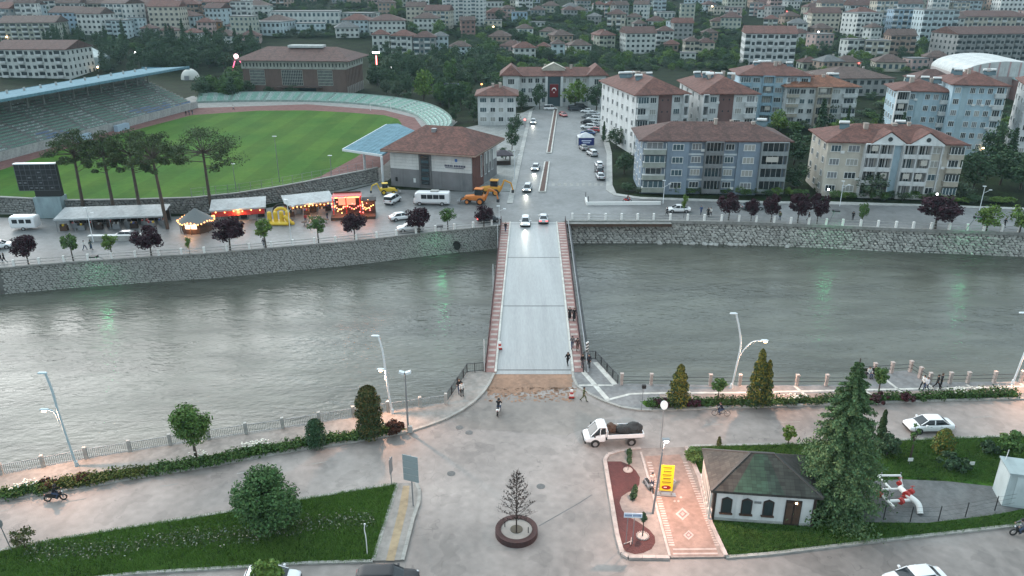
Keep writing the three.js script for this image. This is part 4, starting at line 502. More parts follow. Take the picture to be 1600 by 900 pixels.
// ---- arched arena at the right edge
{
  const a = G(1494, 152), b = G(1640, 156), [g, w] = house('sports_arena', 'arched white arena with a dark maroon front', 'arena', a, b, 40), H = rise(a, 118);
  new MB().box(0, H / 2, -20, w, H, 40).build('wall', wallMat(0.40, 0.36, 0.36), g); const arch = new THREE.CylinderGeometry(w / 2, w / 2, 40, 32, 1, false, 0, Math.PI); arch.rotateZ(Math.PI / 2); arch.rotateY(Math.PI / 2); arch.scale(1, 0.42, 1);
  const ag = new MB(); const seg = 24; for (let i = 0; i < seg; i++) { const t0 = Math.PI * i / seg, t1 = Math.PI * (i + 1) / seg, f = (t, z) => V(-Math.cos(t) * w / 2, H + Math.sin(t) * w * 0.17, z); ag.quad(f(t0, 0), f(t1, 0), f(t1, -40), f(t0, -40)); ag.tri(f(t0, 0), f(t1, 0), V(0, H, 0)); } ag.build('arched_roof', wallMat(0.58, 0.60, 0.60), g);
  const rb = new MB(); for (let i = 1; i < 14; i++) { const t = Math.PI * i / 14, x = -Math.cos(t) * w / 2, h = Math.sin(t) * w * 0.17; rb.box(x, H + h / 2 - 0.2, 0.1, 0.5, h, 0.2); } rb.build('gable_fin', wallMat(0.50, 0.34, 0.34), g);
  bx('front_block', maroon, g, w * 0.28, H * 0.45, 3, w * 0.44, H * 0.9, 6); bx('front_roof', wallMat(0.36, 0.50, 0.52), g, w * 0.28, H * 0.93, 3, w * 0.46, 0.5, 6.6); const e = mk('emblem', new THREE.CylinderGeometry(1.1, 1.1, 0.1, 24), M.white, g); e.rotation.x = Math.PI / 2; e.position.set(w * 0.14, H * 0.66, 6.06); bx('lettering', M.white, g, w * 0.14, H * 0.48, 6.05, 3.6, 0.35, 0.1);
}
// ---- far town: one builder, windows and balconies of a far block joined as stuff
function block(px, py, wpx, hpx, fl, wall, roofM, label, { dep = 0.8, turn = 0, name = 'town_house', flat = false, bal = 0, roofPx = null } = {}) {
  const c = G(px, py), k = pxm(c), w = wpx / k, H = hpx / k / Math.cos(0.1), D = Math.max(7, Math.min(22, w * dep)), g = thing(name, label, name === 'town_house' ? 'house' : 'apartment block', c, turn);
  new MB().box(0, H / 2 - 1.5, -D / 2, w, H + 3, D).build('wall', wall, g); const sh = H / fl, win = new MB(), bl = new MB(), n = Math.max(2, Math.round(w / 2.9)), tall = sh * 0.48;
  for (let f = 0; f < fl; f++) { const y = (f + 0.55) * sh; for (let i = 0; i < n; i++) { const x = -w / 2 + w * (i + 0.5) / n, isB = bal && (i % bal === (bal > 2 ? 1 : 0)); if (isB) { win.box(x, y + 0.1, 0.02, w / n * 0.9, tall * 1.2, 0.1); bl.box(x, y - sh * 0.32, 0.55, w / n * 0.95, sh * 0.32, 1.1); } else win.box(x, y, 0.02, Math.min(1.5, w / n * 0.52), tall, 0.1); } const m = Math.max(1, Math.round(D / 4)); for (let i = 0; i < m; i++) for (const s of [-1, 1]) win.box(s * (w / 2 + 0.01), y, -D * (i + 0.5) / m, 0.1, tall, 1.2); }
  win.build('windows', R() < 0.3 ? M.glassBlue : M.glass, g).userData.kind = 'stuff'; if (bal) bl.build('balconies', R() < 0.5 ? offwhite : wall, g).userData.kind = 'stuff';
  if (flat) bx('roof', M.roofGrey, g, 0, H + 0.2, -D / 2, w + 0.4, 0.4, D + 0.4); else { const rh = Math.min(3.4, 0.26 * Math.min(w, D) + 0.4), r = (fl > 3 ? gableRoof(w, D, rh, 0.5) : hipRoof(w, D, rh, 0.6)).build('roof', roofM, g); r.position.y = H + 0.2; if (R() < 0.6) chimney(r, w * rr(-0.3, 0.3), rh * 0.6, -D * 0.45, 1.3, wallMat(0.4, 0.36, 0.33), 0.7); }
  occupied.push([c.x, c.z - D / 2, Math.max(w, D) * 0.62]); return g;
}
const occupied = [];
const W1 = wallMat(0.55, 0.58, 0.57), W2 = wallMat(0.46, 0.55, 0.59), W3 = wallMat(0.50, 0.47, 0.40), W4 = wallMat(0.40, 0.42, 0.36), W5 = wallMat(0.46, 0.34, 0.32), W6 = wallMat(0.30, 0.31, 0.31), W7 = wallMat(0.32, 0.44, 0.55), W8 = wallMat(0.36, 0.27, 0.22);
const ap = { name: 'town_block' };
for (const [x, y, w, h, fl, wall, rf, label, o] of [
  // left town
  [54, 122, 116, 42, 4, W1, M.roofDull, 'long cream block right behind the grandstand roof', { ...ap, bal: 3 }], [48, 66, 80, 28, 4, W4, M.roofBrown, 'greenish block with balcony rows at the far left', { ...ap, bal: 2 }],
  [104, 50, 48, 28, 4, W7, M.roofBrown, 'light blue block beside the dark trees', ap], [146, 34, 36, 26, 4, W4, M.roofBrown, 'olive grey block above the white marquee', { ...ap, bal: 2 }], [22, 34, 44, 14, 2, W1, M.roofDull, 'low white house row at the far left', {}],
  [186, 60, 32, 26, 4, W2, M.roofGrey, 'white block with rounded top near the marquee', { ...ap, flat: true, bal: 2 }], [212, 56, 18, 26, 4, W2, M.roofGrey, 'narrow blank white slab block', { ...ap, flat: true }], [255, 34, 30, 25, 4, W1, M.roofDull, 'white block with dark balcony stripes', { ...ap, bal: 2 }],
  [232, 66, 20, 20, 3, W6, M.roofDull, 'small dark green grey block before the wood', ap], [288, 44, 36, 17, 2, W2, M.roofDull, 'white and blue house with wide front', {}], [322, 56, 24, 20, 3, W5, M.roof, 'pinkish house beside an ochre wall', {}], [341, 52, 12, 16, 2, wallMat(0.30, 0.15, 0.06), M.roofBrown, 'narrow ochre wooden house', {}],
  [338, 18, 30, 20, 4, W1, M.roofGrey, 'tall white block at the photo top above the pinkish house', { ...ap, flat: true, bal: 2 }], [408, 55, 66, 19, 2, W2, M.roofGrey, 'pale blue warehouse with blank walls', { flat: true }], [368, 54, 28, 12, 2, W1, M.roofDull, 'low white house before the pale warehouse', {}],
  [262, 62, 26, 13, 2, W3, M.roofDull, 'cream low house at the wood edge', {}], [300, 64, 24, 12, 2, W1, M.roof, 'white low house at the wood edge', {}], [350, 68, 40, 11, 2, W1, M.roofBrown, 'grey white low house row above the wood', {}], [392, 68, 30, 11, 2, W5, M.roofDull, 'pinkish low house above the wood', {}],
  [80, 14, 56, 14, 3, W2, M.roofDull, 'pale terrace at the photo top above the light blue block', ap], [160, 12, 38, 12, 3, W4, M.roofBrown, 'grey green terrace at the photo top', ap], [212, 14, 38, 14, 3, W4, M.roofBrown, 'olive terrace at the photo top', ap], [290, 18, 36, 12, 2, W8, M.roofDull, 'brownish house at the photo top', {}], [372, 22, 36, 10, 2, W2, M.roof, 'pale house with long red roof at the top', {}], [20, 16, 44, 12, 2, W4, M.roofBrown, 'dull green house at the top corner', {}], [402, 24, 42, 14, 3, mintWall, M.roofBrown, 'mint coloured block at the photo top', ap], [118, 28, 26, 16, 3, W3, M.roofDull, 'cream block peeping over the light blue block', ap],
  // centre
  [478, 40, 104, 20, 2, W1, M.roofGrey, 'long white hall with framed glass bays', { name: 'town_block', flat: true }], [556, 36, 52, 14, 2, W1, M.roofGrey, 'white hall extension with blue end', { flat: true }], [556, 53, 42, 20, 3, W2, M.roof, 'pale blue school house with red roof', {}], [606, 56, 56, 22, 3, W1, M.roofDull, 'white angular block beside the school house', ap], [432, 50, 46, 16, 2, W2, M.roofBrown, 'pale house behind the brown public building', {}], [486, 52, 44, 14, 2, W2, M.roofGrey, 'grey blue low hall behind the brown public building', { flat: true }],
  [596, 82, 26, 26, 3, W1, M.roof, 'first red roofed row house behind the public building', {}], [628, 84, 34, 26, 3, W1, M.roof, 'second red roofed row house with white fins', { bal: 2 }], [664, 86, 34, 26, 3, W6, M.roofDull, 'grey fronted row house with glazed bays', { bal: 2 }], [690, 82, 22, 24, 3, W2, M.roofGrey, 'blank pale gable end house of the row', {}],
  [724, 40, 64, 64, 12, W1, M.roofGrey, 'tall white tower block reaching the photo top', { ...ap, flat: true, bal: 3 }], [732, 60, 22, 26, 4, wallMat(0.26, 0.15, 0.13), M.roofBrown, 'slim reddish brown tower house', {}], [776, 34, 30, 13, 2, W5, M.roof, 'pinkish hillside house with red roof', {}], [812, 38, 24, 18, 2, W7, M.roofGrey, 'blue and white hillside house', { flat: true }], [780, 72, 34, 14, 2, W8, M.roofBrown, 'brownish hillside house below the tower', {}], [720, 88, 32, 14, 2, W2, M.roofBrown, 'grey house tucked in trees below the tower', {}], [820, 92, 34, 16, 2, W1, M.roof, 'white house with red roof behind the government office', {}], [848, 88, 20, 14, 2, W3, M.roof, 'small cream house behind the government office', {}], [872, 92, 20, 22, 3, W2, M.roofBrown, 'narrow pale house above the pediment', {}], [896, 84, 22, 12, 2, W1, M.roofDull, 'white cottage above the government office', {}], [770, 12, 30, 8, 1, W1, M.roofGrey, 'white flat shed beside the tower', { flat: true }],
  // right hillside
  [943, 70, 28, 15, 2, W5, M.roof, 'pink cottage on the green hillside', {}], [962, 48, 28, 24, 3, W3, M.roofDull, 'beige three storey hillside house', { bal: 2 }], [990, 46, 22, 18, 3, W4, M.roofBrown, 'grey green hillside house next to the beige one', {}], [1000, 84, 48, 30, 4, W1, M.roofDull, 'white four storey block with conifers before it', ap], [1038, 72, 26, 22, 3, W1, M.roofDull, 'white balcony house beside the grey block', { bal: 2 }], [1066, 66, 30, 28, 4, W6, M.roof, 'blank grey hillside block', ap], [1080, 90, 22, 24, 3, W3, M.roofBrown, 'cream house at the orchard', { bal: 2 }], [1102, 88, 26, 20, 3, W3, M.roofDull, 'wide cream house at the orchard', {}], [1074, 98, 24, 14, 2, W1, M.roofGrey, 'white low house before the cream houses', { flat: true }], [1048, 80, 22, 10, 1, W8, M.roof, 'brown roofed shed among conifers', {}],
  [1199, 106, 76, 50, 5, offwhite, M.roof, 'white block with dark glazed balcony stripes and red roof', { ...ap, bal: 2 }], [1088, 16, 40, 15, 3, W2, M.roofGrey, 'bluish block at the photo top centre right', { ...ap, flat: true }], [1022, 14, 30, 13, 3, W1, M.roofDull, 'white block at the top above the hillside path', ap], [1150, 16, 30, 16, 3, W4, M.roofGrey, 'grey green block at the top', { ...ap, flat: true }], [1192, 14, 34, 16, 3, W8, M.roofBrown, 'unfinished brown concrete block at the top', { ...ap, flat: true }], [912, 12, 22, 10, 2, W6, M.roofBrown, 'grey house at the top centre', {}], [960, 14, 24, 10, 2, W2, M.roofGrey, 'pale house at the top above the beige house', { flat: true }], [1040, 30, 30, 10, 1, W1, M.roofGrey, 'long white shed on the slope', { flat: true }], [860, 20, 26, 10, 2, W4, M.roofBrown, 'dull hillside house among the groves', {}], [1122, 44, 22, 10, 1, W3, M.roofDull, 'cream cottage among the groves', {}], [1110, 64, 22, 12, 2, W8, M.roofBrown, 'brown cottage beside the grey block', {}],
  [1271, 26, 24, 14, 2, W3, M.roofDull, 'cream villa beside the hillside road', {}], [1292, 28, 20, 10, 2, W1, M.roofGrey, 'flat white villa beside the hillside road', { flat: true }], [1332, 14, 26, 14, 2, mintWall, M.roofDull, 'mint green house at the top', {}], [1350, 48, 36, 26, 3, W5, M.roof, 'pinkish beige hillside house', {}], [1380, 44, 32, 40, 5, W3, M.roofDull, 'tall beige block at the top', { ...ap, bal: 2 }], [1413, 60, 44, 42, 5, W7, M.roofGrey, 'blue and white striped block', { ...ap, flat: true, bal: 2 }], [1461, 72, 52, 52, 6, W2, M.roofGrey, 'tall blue white block with stacked balconies', { ...ap, flat: true, bal: 2 }],
  [1550, 52, 118, 24, 3, W3, M.roofDull, 'long beige block row at the top right', { ...ap, bal: 3 }], [1548, 98, 130, 42, 5, W6, M.roofDull, 'long grey block with white framed bays', { ...ap, bal: 2 }], [1334, 92, 28, 28, 3, W1, M.roofGrey, 'white three storey house with roof terrace', { flat: true, bal: 2 }], [1368, 94, 36, 28, 3, W3, M.roofGrey, 'cream house with wide balconies', { flat: true, bal: 2 }], [1406, 92, 38, 34, 4, W8, M.roofBrown, 'brown grey block with shaded balconies', { ...ap, bal: 2 }], [1266, 112, 28, 14, 1, W4, M.roofDull, 'small yellow green cottage', {}], [1326, 112, 36, 14, 1, W3, M.roofBrown, 'cream cottage with brown roof', {}], [1390, 112, 44, 14, 1, W3, M.roofBrown, 'long cream cottage below the brown block', {}], [1338, 150, 112, 26, 2, W6, M.roofBrown, 'long grey white low block with brown roof', ap], [1458, 150, 60, 24, 2, mintWall, M.roofDull, 'mint low block before the arena', {}], [1530, 160, 40, 22, 2, W5, M.roofBrown, 'pinkish annex before the arena', {}], [1440, 14, 60, 14, 3, W3, M.roofDull, 'beige terrace at the top above the blue blocks', ap], [1496, 18, 40, 16, 3, W2, M.roofBrown, 'pale blue terrace at the top right', ap], [1560, 16, 60, 14, 2, W8, M.roofBrown, 'brown house row at the top right corner', {}], [1286, 60, 30, 14, 2, W8, M.roofBrown, 'brown ruin house in the bushes', {}],
]) block(x, y, w, h, fl, wall, rf, label, { ...o, turn: (o.turn ?? 0) + rr(-0.22, 0.22) });
// smaller houses filling the town between the ones above
{
  const tones = [['bright white', wallMat(0.64, 0.66, 0.65)], ['white', wallMat(0.56, 0.59, 0.58)], ['white', W1], ['pale blue', W2], ['pale blue', wallMat(0.44, 0.53, 0.58)], ['cream', W3], ['greenish', W4], ['pinkish', W5], ['grey', W6], ['brown', W8]], inP = (x, y, l) => x > l[0] && x < l[1] && y > l[2] && y < l[3];
  for (const [x0, x1, y0, y1, n, wr, fr, zone] of [[0, 430, 4, 64, 62, [11, 24], [3, 5], 'left town'], [430, 700, 4, 60, 16, [9, 17], [2, 4], 'slope behind the public building'], [760, 960, 4, 92, 22, [8, 13], [1, 3], 'central hillside'], [960, 1240, 2, 60, 24, [8, 14], [1, 4], 'right hillside'], [1240, 1640, 2, 60, 40, [10, 20], [2, 5], 'far right hillside'], [1240, 1480, 60, 118, 9, [8, 13], [1, 3], 'villa slope on the right']])
    for (let i = 0, k = 0; i < n * 14 && k < n; i++) { const x = rr(x0, x1), y = rr(y0, y1), p = G(x, y), w = rr(...wr), fl = Math.round(rr(...fr)); if (occupied.some(([a, b, r]) => (a - p.x) ** 2 + (b - p.z) ** 2 < (r + w * 0.5) ** 2)) continue; k++; const [tn, tm] = pick(tones), flat = R() < 0.3, s = pxm(p); block(x, y, w * s, fl * 2.9 * s, fl, tm, pick([M.roof, M.roofDull, M.roofBrown, M.roofBrown, M.roofGrey]), 'small ' + tn + (flat ? ' flat roofed' : ' tile roofed') + ' house of ' + ['', 'one storey', 'two storeys', 'three storeys', 'four storeys', 'five storeys'][fl] + ' in the ' + zone, { flat, turn: rr(-0.4, 0.4), bal: fl > 2 && R() < 0.6 ? 2 : 0 }).userData.group = 'small houses of the ' + zone; }
}
{ // marquee, dome
  const c = G(140, 102), k = pxm(c), g = thing('marquee', 'big white peaked marquee tent', 'tent', c), w = 52 / k, H = rise(c, 68), t = new MB(), e = H * 0.42; const p = [[-1, 0.5], [1, 0.5], [1, -0.6], [-1, -0.6]].map(([x, z]) => V(x * w / 2, e, z * w * 0.8)); for (let i = 0; i < 4; i++) { const a = p[i], b = p[(i + 1) % 4], ap2 = V(0, H, 0); const n = 6; for (let j = 0; j < n; j++) { const s0 = j / n, s1 = (j + 1) / n, f = (s) => Math.pow(s, 1.5), q = (v, s) => v.clone().lerp(V(ap2.x, 0, ap2.z), s).setY(e + (H - e) * f(s)); t.quad(q(a, s0), q(b, s0), q(b, s1), q(a, s1)); } } t.build('canopy', wallMat(0.66, 0.72, 0.72), g); const sd = new MB(); for (let i = 0; i < 4; i++) { const a = p[i], b = p[(i + 1) % 4]; sd.quad(a.clone().setY(0), b.clone().setY(0), b.clone(), a.clone()); } sd.build('side_wall', wallMat(0.44, 0.54, 0.58), g);
  const d = G(298, 124), kd = pxm(d), q = thing('dome', 'white inflated dome beside the grandstand roof', 'dome', d); mk('shell', new THREE.SphereGeometry(14 / kd, 24, 12, 0, 7, 0, Math.PI / 2), wallMat(0.62, 0.63, 0.60), q).scale.y = 1.15; bx('doorway', M.greyMetal, q, 0, 1, 14 / kd, 2, 2, 0.6);
}
// ---------------------------------------------------------------- trees and plants
const leafMat = (() => { const m = new THREE.MeshPhysicalMaterial({ vertexColors: true, roughness: 0.75, specularIntensity: 0.35, side: THREE.DoubleSide }); return m; })();
class Leaves {                                                          // many small leaf faces, each with its own tint
  constructor(seed) { this.r = rng(seed); this.p = []; this.n = []; this.c = []; }
  leaf(x, y, z, s, out, col, len = 1.5) {
    const r = this.r, d = V(r() - 0.5, r() - 0.5, r() - 0.5).normalize(), n = d.clone().multiplyScalar(0.9).add(out).normalize(), u = V(r() - 0.5, r() - 0.5, r() - 0.5).cross(n).normalize(), v = u.clone().cross(n).multiplyScalar(s * len * 0.5); u.multiplyScalar(s * 0.5); const c = V(x, y, z), k = 0.75 + 0.5 * r(), h = (r() - 0.5) * 0.3;
    const A = c.clone().sub(v), B = c.clone().add(u), C = c.clone().add(v), D = c.clone().sub(u);
    for (const q of [A, C, B, A, D, C]) { this.p.push(q.x, q.y, q.z); this.n.push(n.x, n.y, n.z); this.c.push(col[0] * k * (1 + h), col[1] * k, col[2] * k * (1 - h * 0.5)); }
  }
  clump(cx, cy, cz, rad, n, s, col, sq = 0.8) { const r = this.r; for (let i = 0; i < n; i++) { const d = V(r() - 0.5, r() - 0.5, r() - 0.5).normalize(), q = rad * Math.pow(r(), 0.45); this.leaf(cx + d.x * q, cy + d.y * q * sq, cz + d.z * q, s * (0.7 + 0.6 * r()), d.multiplyScalar(0.8).add(V(0, 0.35, 0)), col); } }
  geo() { const g = new THREE.BufferGeometry(); g.setAttribute('position', new THREE.Float32BufferAttribute(this.p, 3)); g.setAttribute('normal', new THREE.Float32BufferAttribute(this.n, 3)); g.setAttribute('color', new THREE.Float32BufferAttribute(this.c, 3)); return g; }
}
const GREENS = { mid: [0.07, 0.13, 0.038], dark: [0.046, 0.084, 0.042], light: [0.10, 0.165, 0.035], grey: [0.07, 0.10, 0.06], purple: [0.035, 0.013, 0.02], pine: [0.055, 0.08, 0.034], spruce: [0.05, 0.085, 0.045], gold: [0.16, 0.145, 0.03], thuja: [0.035, 0.06, 0.022], olive: [0.075, 0.085, 0.032] };
// broadleaf tree of height h and crown width w
function broadleaf(seed, h, w, base, col, n, s, clumps = 16, parent = null) {
  const L = new Leaves(seed), r = L.r, t = new MB(), cy = (h + base) / 2, ry = (h - base) / 2;
  t.cyl(V(0, -0.3, 0), V(0.04 * h * (r() - 0.5), base + ry * 0.4, 0), 0.028 * h, 0.016 * h, 7); const c0 = V(0, base + ry * 0.35, 0);
  for (let i = 0; i < clumps; i++) { const a = r() * 6.283, e = Math.asin(2 * (i + 0.5) / clumps - 1), k = 0.62 + 0.18 * r(), cx = Math.cos(a + i * 2.4) * Math.cos(e) * w / 2 * k, cz = Math.sin(a + i * 2.4) * Math.cos(e) * w / 2 * k, y = cy + Math.sin(e) * ry * k; const rad = Math.min(w, 2 * ry) * (0.17 + 0.1 * r()); L.clump(cx, y, cz, rad, Math.round(n / clumps), s, col); if (i % 2) t.cyl(c0, V(cx * 0.85, y - rad * 0.2, cz * 0.85), 0.011 * h, 0.004 * h, 5); }
  L.clump(0, cy, 0, Math.min(w / 2, ry) * 0.6, Math.round(n * 0.12), s, col);
  return [t.geo(), L.geo()];
}
function conifer(seed, h, w, col, n, s, tiers, droop = 0.25, low = 0.06) {
  const L = new Leaves(seed), r = L.r, t = new MB(); t.cyl(V(0, -0.3, 0), V(0, h * 0.97, 0), 0.022 * h, 0.003 * h, 7);
  for (let i = 0; i < tiers; i++) { const f = i / tiers, y = h * (low + (0.96 - low) * f), R0 = w / 2 * Math.pow(1 - f, 0.85) * (0.82 + 0.3 * r()) + 0.02 * w, br = Math.max(4, Math.round(11 * (1 - f * 0.5))); for (let b = 0; b < br; b++) { const a = (b + r()) / br * 6.283 + i, len = R0 * (0.75 + 0.35 * r()), m = Math.max(3, Math.round(n / tiers / br)); for (let k = 0; k < m; k++) { const q = Math.pow((k + r()) / m, 0.75), d = q * len; L.leaf(Math.cos(a) * d + (r() - 0.5) * 0.35 * R0 * 0.6, y - droop * d + (r() - 0.5) * 0.05 * h * (1 - f), Math.sin(a) * d + (r() - 0.5) * 0.35 * R0 * 0.6, s * (0.7 + 0.6 * r()), V(Math.cos(a) * 0.5, 0.5, Math.sin(a) * 0.5), col, 2.2); } } }
  return [t.geo(), L.geo()];
}
function column(seed, h, w, col, n, s, tip = 0.6, col2 = null) { const L = new Leaves(seed), r = L.r, t = new MB(); t.cyl(V(0, -0.2, 0), V(0, h * 0.5, 0), 0.02 * h, 0.012 * h, 6); for (let i = 0; i < n; i++) { const f = Math.pow(r(), 0.8), y = 0.04 * h + f * 0.96 * h, R0 = w / 2 * Math.pow(Math.max(0, 1 - Math.pow(f, 1.4 * tip)), 0.55) * (0.86 + 0.2 * Math.sin(y * 9 / h * 3 + r() * 2)), a = r() * 6.283, q = R0 * Math.pow(r(), 0.3); L.leaf(Math.cos(a) * q, y, Math.sin(a) * q, s * (0.7 + 0.6 * r()), V(Math.cos(a), 0.4, Math.sin(a)), col2 && r() < 0.35 + 0.3 * f ? col2 : col, 1.8); } return [t.geo(), L.geo()]; }
function stonePine(seed, h, w, col) { const L = new Leaves(seed), r = L.r, t = new MB(), bend = (r() - 0.5) * 1.2; const top = V(bend, h * 0.72, 0); t.cyl(V(0, -0.3, 0), V(bend * 0.5, h * 0.4, 0), 0.34, 0.27, 8).cyl(V(bend * 0.5, h * 0.4, 0), top, 0.27, 0.2, 8); for (let i = 0; i < 28; i++) { const a = i * 2.4 + r(), q = w / 2 * Math.sqrt((i + 0.5) / 28) * 0.9, x = bend + Math.cos(a) * q, z = Math.sin(a) * q, y = h * (0.93 - 0.30 * (q / (w / 2)) ** 2) + (r() - 0.5) * 0.12 * h; t.cyl(top, V(x, y - 0.2, z), 0.09, 0.035, 5); L.clump(x, y, z, w * (0.095 + 0.06 * r()), 150, 0.2, col, 0.6); } for (let i = 0; i < 9; i++) { const a = r() * 7, x = bend + Math.cos(a) * w * 0.26, z = Math.sin(a) * w * 0.26, y = h * (0.55 + 0.2 * r()); t.cyl(V(bend * 0.7, y - 0.7, 0), V(x, y, z), 0.07, 0.03, 5); L.clump(x, y, z, w * 0.08, 90, 0.28, col, 0.6); } return [t.geo(), L.geo()]; }
function plant(name, label, cat, geos, pos, { sx = 1, sy = 1, turn = 0, group, bark = M.bark, parts = ['trunk', 'crown'] } = {}) { const g = thing(name, label, cat, pos, turn, group); g.scale.set(sx, sy, sx); mk(parts[0], geos[0], bark, g); mk(parts[1], geos[1], leafMat, g); return g; }
// far and mid-distance kinds, nominal sizes
const K = {
  round: [0, 1, 2, 3].map((i) => broadleaf(100 + i, 8, 6.4, 1.4, [GREENS.mid, GREENS.dark, GREENS.grey, GREENS.mid][i], 900, 0.42, 15)), light: [0, 1].map((i) => broadleaf(130 + i, 8, 6.4, 1.4, GREENS.light, 900, 0.42, 15)), dark: [0, 1, 2].map((i) => broadleaf(140 + i, 9, 6.4, 1.0, GREENS.dark, 900, 0.42, 14)),
  cone: [0, 1, 2].map((i) => conifer(150 + i, 12, 5.2, GREENS.dark, 1300, 0.42, 16, 0.2)), slim: [0, 1].map((i) => column(160 + i, 9, 2.0, GREENS.dark, 900, 0.3)), purple: [0, 1, 2].map((i) => broadleaf(170 + i, 5, 4.6, 1.5, GREENS.purple, 2600, 0.22, 20)), young: [0, 1].map((i) => broadleaf(180 + i, 4, 2.4, 1.6, [GREENS.light, GREENS.mid][i], 900, 0.18, 12)),
};
const NOM = { round: [8, 6.4], light: [8, 6.4], dark: [9, 6.4], cone: [12, 5.2], slim: [9, 2.0], purple: [5, 4.6], young: [4, 2.4] };
function treePx(kind, px, base, top, wpx, name, label, group, cat = 'tree') { const p = G(px, base), h = rise(p, top), w = wpx / pxm(p), geos = pick(K[kind]); occupied.push([p.x, p.z, w * 0.3]); return plant(name, label, cat, geos, p, { sx: w / NOM[kind][1], sy: h / NOM[kind][0], turn: rr(0, 6.28), group }); }
// riverside street trees on the far bank
for (const [x, b, t, w, l] of [[45, 414, 366, 42, 'purple leaved tree leftmost on the stadium side railing'], [237, 402, 353, 50, 'purple leaved tree before the long white canopy'], [360, 393, 340, 56, 'broad purple leaved tree before the red fronted stall'], [555, 376, 332, 40, 'purple leaved tree before the glowing fairground stall'], [655, 367, 323, 40, 'purple leaved tree over the parked white cars'], [756, 357, 321, 34, 'purple leaved tree beside the bridge lamp'], [1138, 345, 301, 38, 'purple leaved tree right of the moving white car'], [1173, 348, 310, 24, 'slim purple leaved tree before the blue grey house'], [1204, 349, 303, 30, 'purple leaved tree at the end of the blue grey house'], [1246, 351, 301, 38, 'purple leaved tree in a pair, left one'], [1276, 352, 302, 32, 'purple leaved tree in a pair, right one'], [1461, 360, 305, 68, 'largest purple leaved tree before the twin gabled house']]) treePx('purple', x, b, t, w, 'purple_plum_tree', l, 'purple leaved trees along the river');
for (const [x, b, t, w, l, k] of [[115, 409, 366, 27, 'small green tree between purple trees far left', 'young'], [176, 406, 366, 25, 'small pale green tree near two walkers', 'young'], [297, 399, 370, 10, 'tiny sapling by the river railing', 'young'], [416, 389, 341, 31, 'green tree beside the yellow inflatable', 'young'], [498, 382, 337, 27, 'green tree before the lit stall canopy', 'young'], [700, 361, 325, 24, 'bright green tree before the minibus', 'young'], [1345, 356, 317, 16, 'slender light green sapling by the rubble wall', 'young'], [1540, 364, 318, 42, 'green tree beside the right street lamp', 'light'], [1592, 366, 316, 42, 'green tree at the photo edge above the rubble wall', 'light'], [1068, 342, 303, 10, 'thin green sapling behind the white car', 'young']]) treePx(k, x, b, t, w, 'street_tree', l, 'green trees along the river');
// garden trees
for (const [k, x, b, t, w, l] of [['cone', 1298, 300, 218, 50, 'dark cedar beside the cream gabled house'], ['round', 1361, 312, 270, 44, 'round green tree before the cream gabled house'], ['dark', 1245, 296, 256, 44, 'dark tree between the two corner houses'], ['dark', 1240, 258, 204, 46, 'dark tall tree behind the blue grey house'], ['cone', 1280, 215, 150, 28, 'dark conifer before the cream orange roofed block'], ['cone', 1318, 228, 160, 14, 'slim conifer beside the orange roofed block'], ['dark', 1520, 296, 232, 52, 'dark tree right of the cream gabled house'], ['dark', 1562, 290, 228, 48, 'broad dark tree near the right edge'], ['dark', 1594, 296, 236, 50, 'dark tree at the right edge behind the street'], ['round', 1500, 312, 284, 36, 'green bush tree at the right garden fence'], ['dark', 975, 272, 236, 30, 'round dark tree at the street corner garden'], ['dark', 962, 232, 198, 28, 'dark tree beside the parked cars'], ['slim', 943, 222, 190, 9, 'thin dark cypress by the street'], ['cone', 1368, 235, 165, 22, 'conifer before the striped block'], ['cone', 1402, 240, 170, 20, 'second conifer before the striped block'], ['round', 1340, 245, 190, 40, 'green tree behind the cream gabled house roof'], ['dark', 1550, 262, 190, 40, 'dark tree behind the tall pale blue block'], ['cone', 1575, 262, 195, 26, 'pointed tree beside the white barred block'],
  ['light', 662, 162, 106, 40, 'bright poplar behind the terrace'], ['dark', 712, 190, 160, 22, 'dark small tree outside the curved terrace'], ['dark', 740, 190, 162, 16, 'dark bush tree beside the small office'], ['dark', 815, 172, 140, 26, 'dark round tree beside the small office roof'], ['round', 843, 171, 128, 24, 'tree before the government office flag'], ['light', 898, 171, 124, 38, 'light green tree before the government office'], ['dark', 932, 173, 126, 32, 'dark tree before the right office wing'], ['dark', 768, 140, 114, 34, 'dark umbrella shaped tree left of the government office'], ['dark', 790, 250, 230, 24, 'dark bush beside the plaza kiosk'], ['dark', 805, 215, 178, 24, 'grey tree at the plaza edge'], ['dark', 800, 235, 195, 22, 'tree shading the plaza kiosk']]) treePx(k, x, b, t, w, k === 'cone' || k === 'slim' ? 'conifer_tree' : 'garden_tree', l, 'garden trees of the far bank');
// garden hedge shrubs along the pavement of the apartments
for (let i = 0; i < 40; i++) { const x = 985 + i * 15.2 + rr(-4, 4); if (x > 1270 && x < 1290) continue; const y = 299 + (x - 985) * 0.031 + rr(0, 3); const t = treePx(R() < 0.3 ? 'light' : 'round', x, y, y - rr(9, 16), rr(15, 24), 'garden_shrub', 'low green shrub in the gardens before the apartment houses', 'shrubs before the apartment houses', 'shrub'); }
// umbrella pines between the stalls
[[133, 338, 205, 74, 'leftmost umbrella pine rising beside the scoreboard'], [181, 342, 208, 60, 'second umbrella pine, slim trunk behind the white canopy'], [222, 344, 204, 84, 'middle umbrella pine over the white canopy'], [262, 358, 206, 80, 'umbrella pine with trunk beside the round stall'], [331, 334, 203, 118, 'widest umbrella pine leaning over the pitch']].forEach(([x, b, t, w, l], i) => { const p = P(x, b), h = rise(p, t - 4); plant('umbrella_pine', l, 'tree', stonePine(300 + i, h, 1.1 * w / pxm(p), GREENS.pine), p, { group: 'umbrella pines by the stadium wall', bark: M.barkPine, turn: i }); });
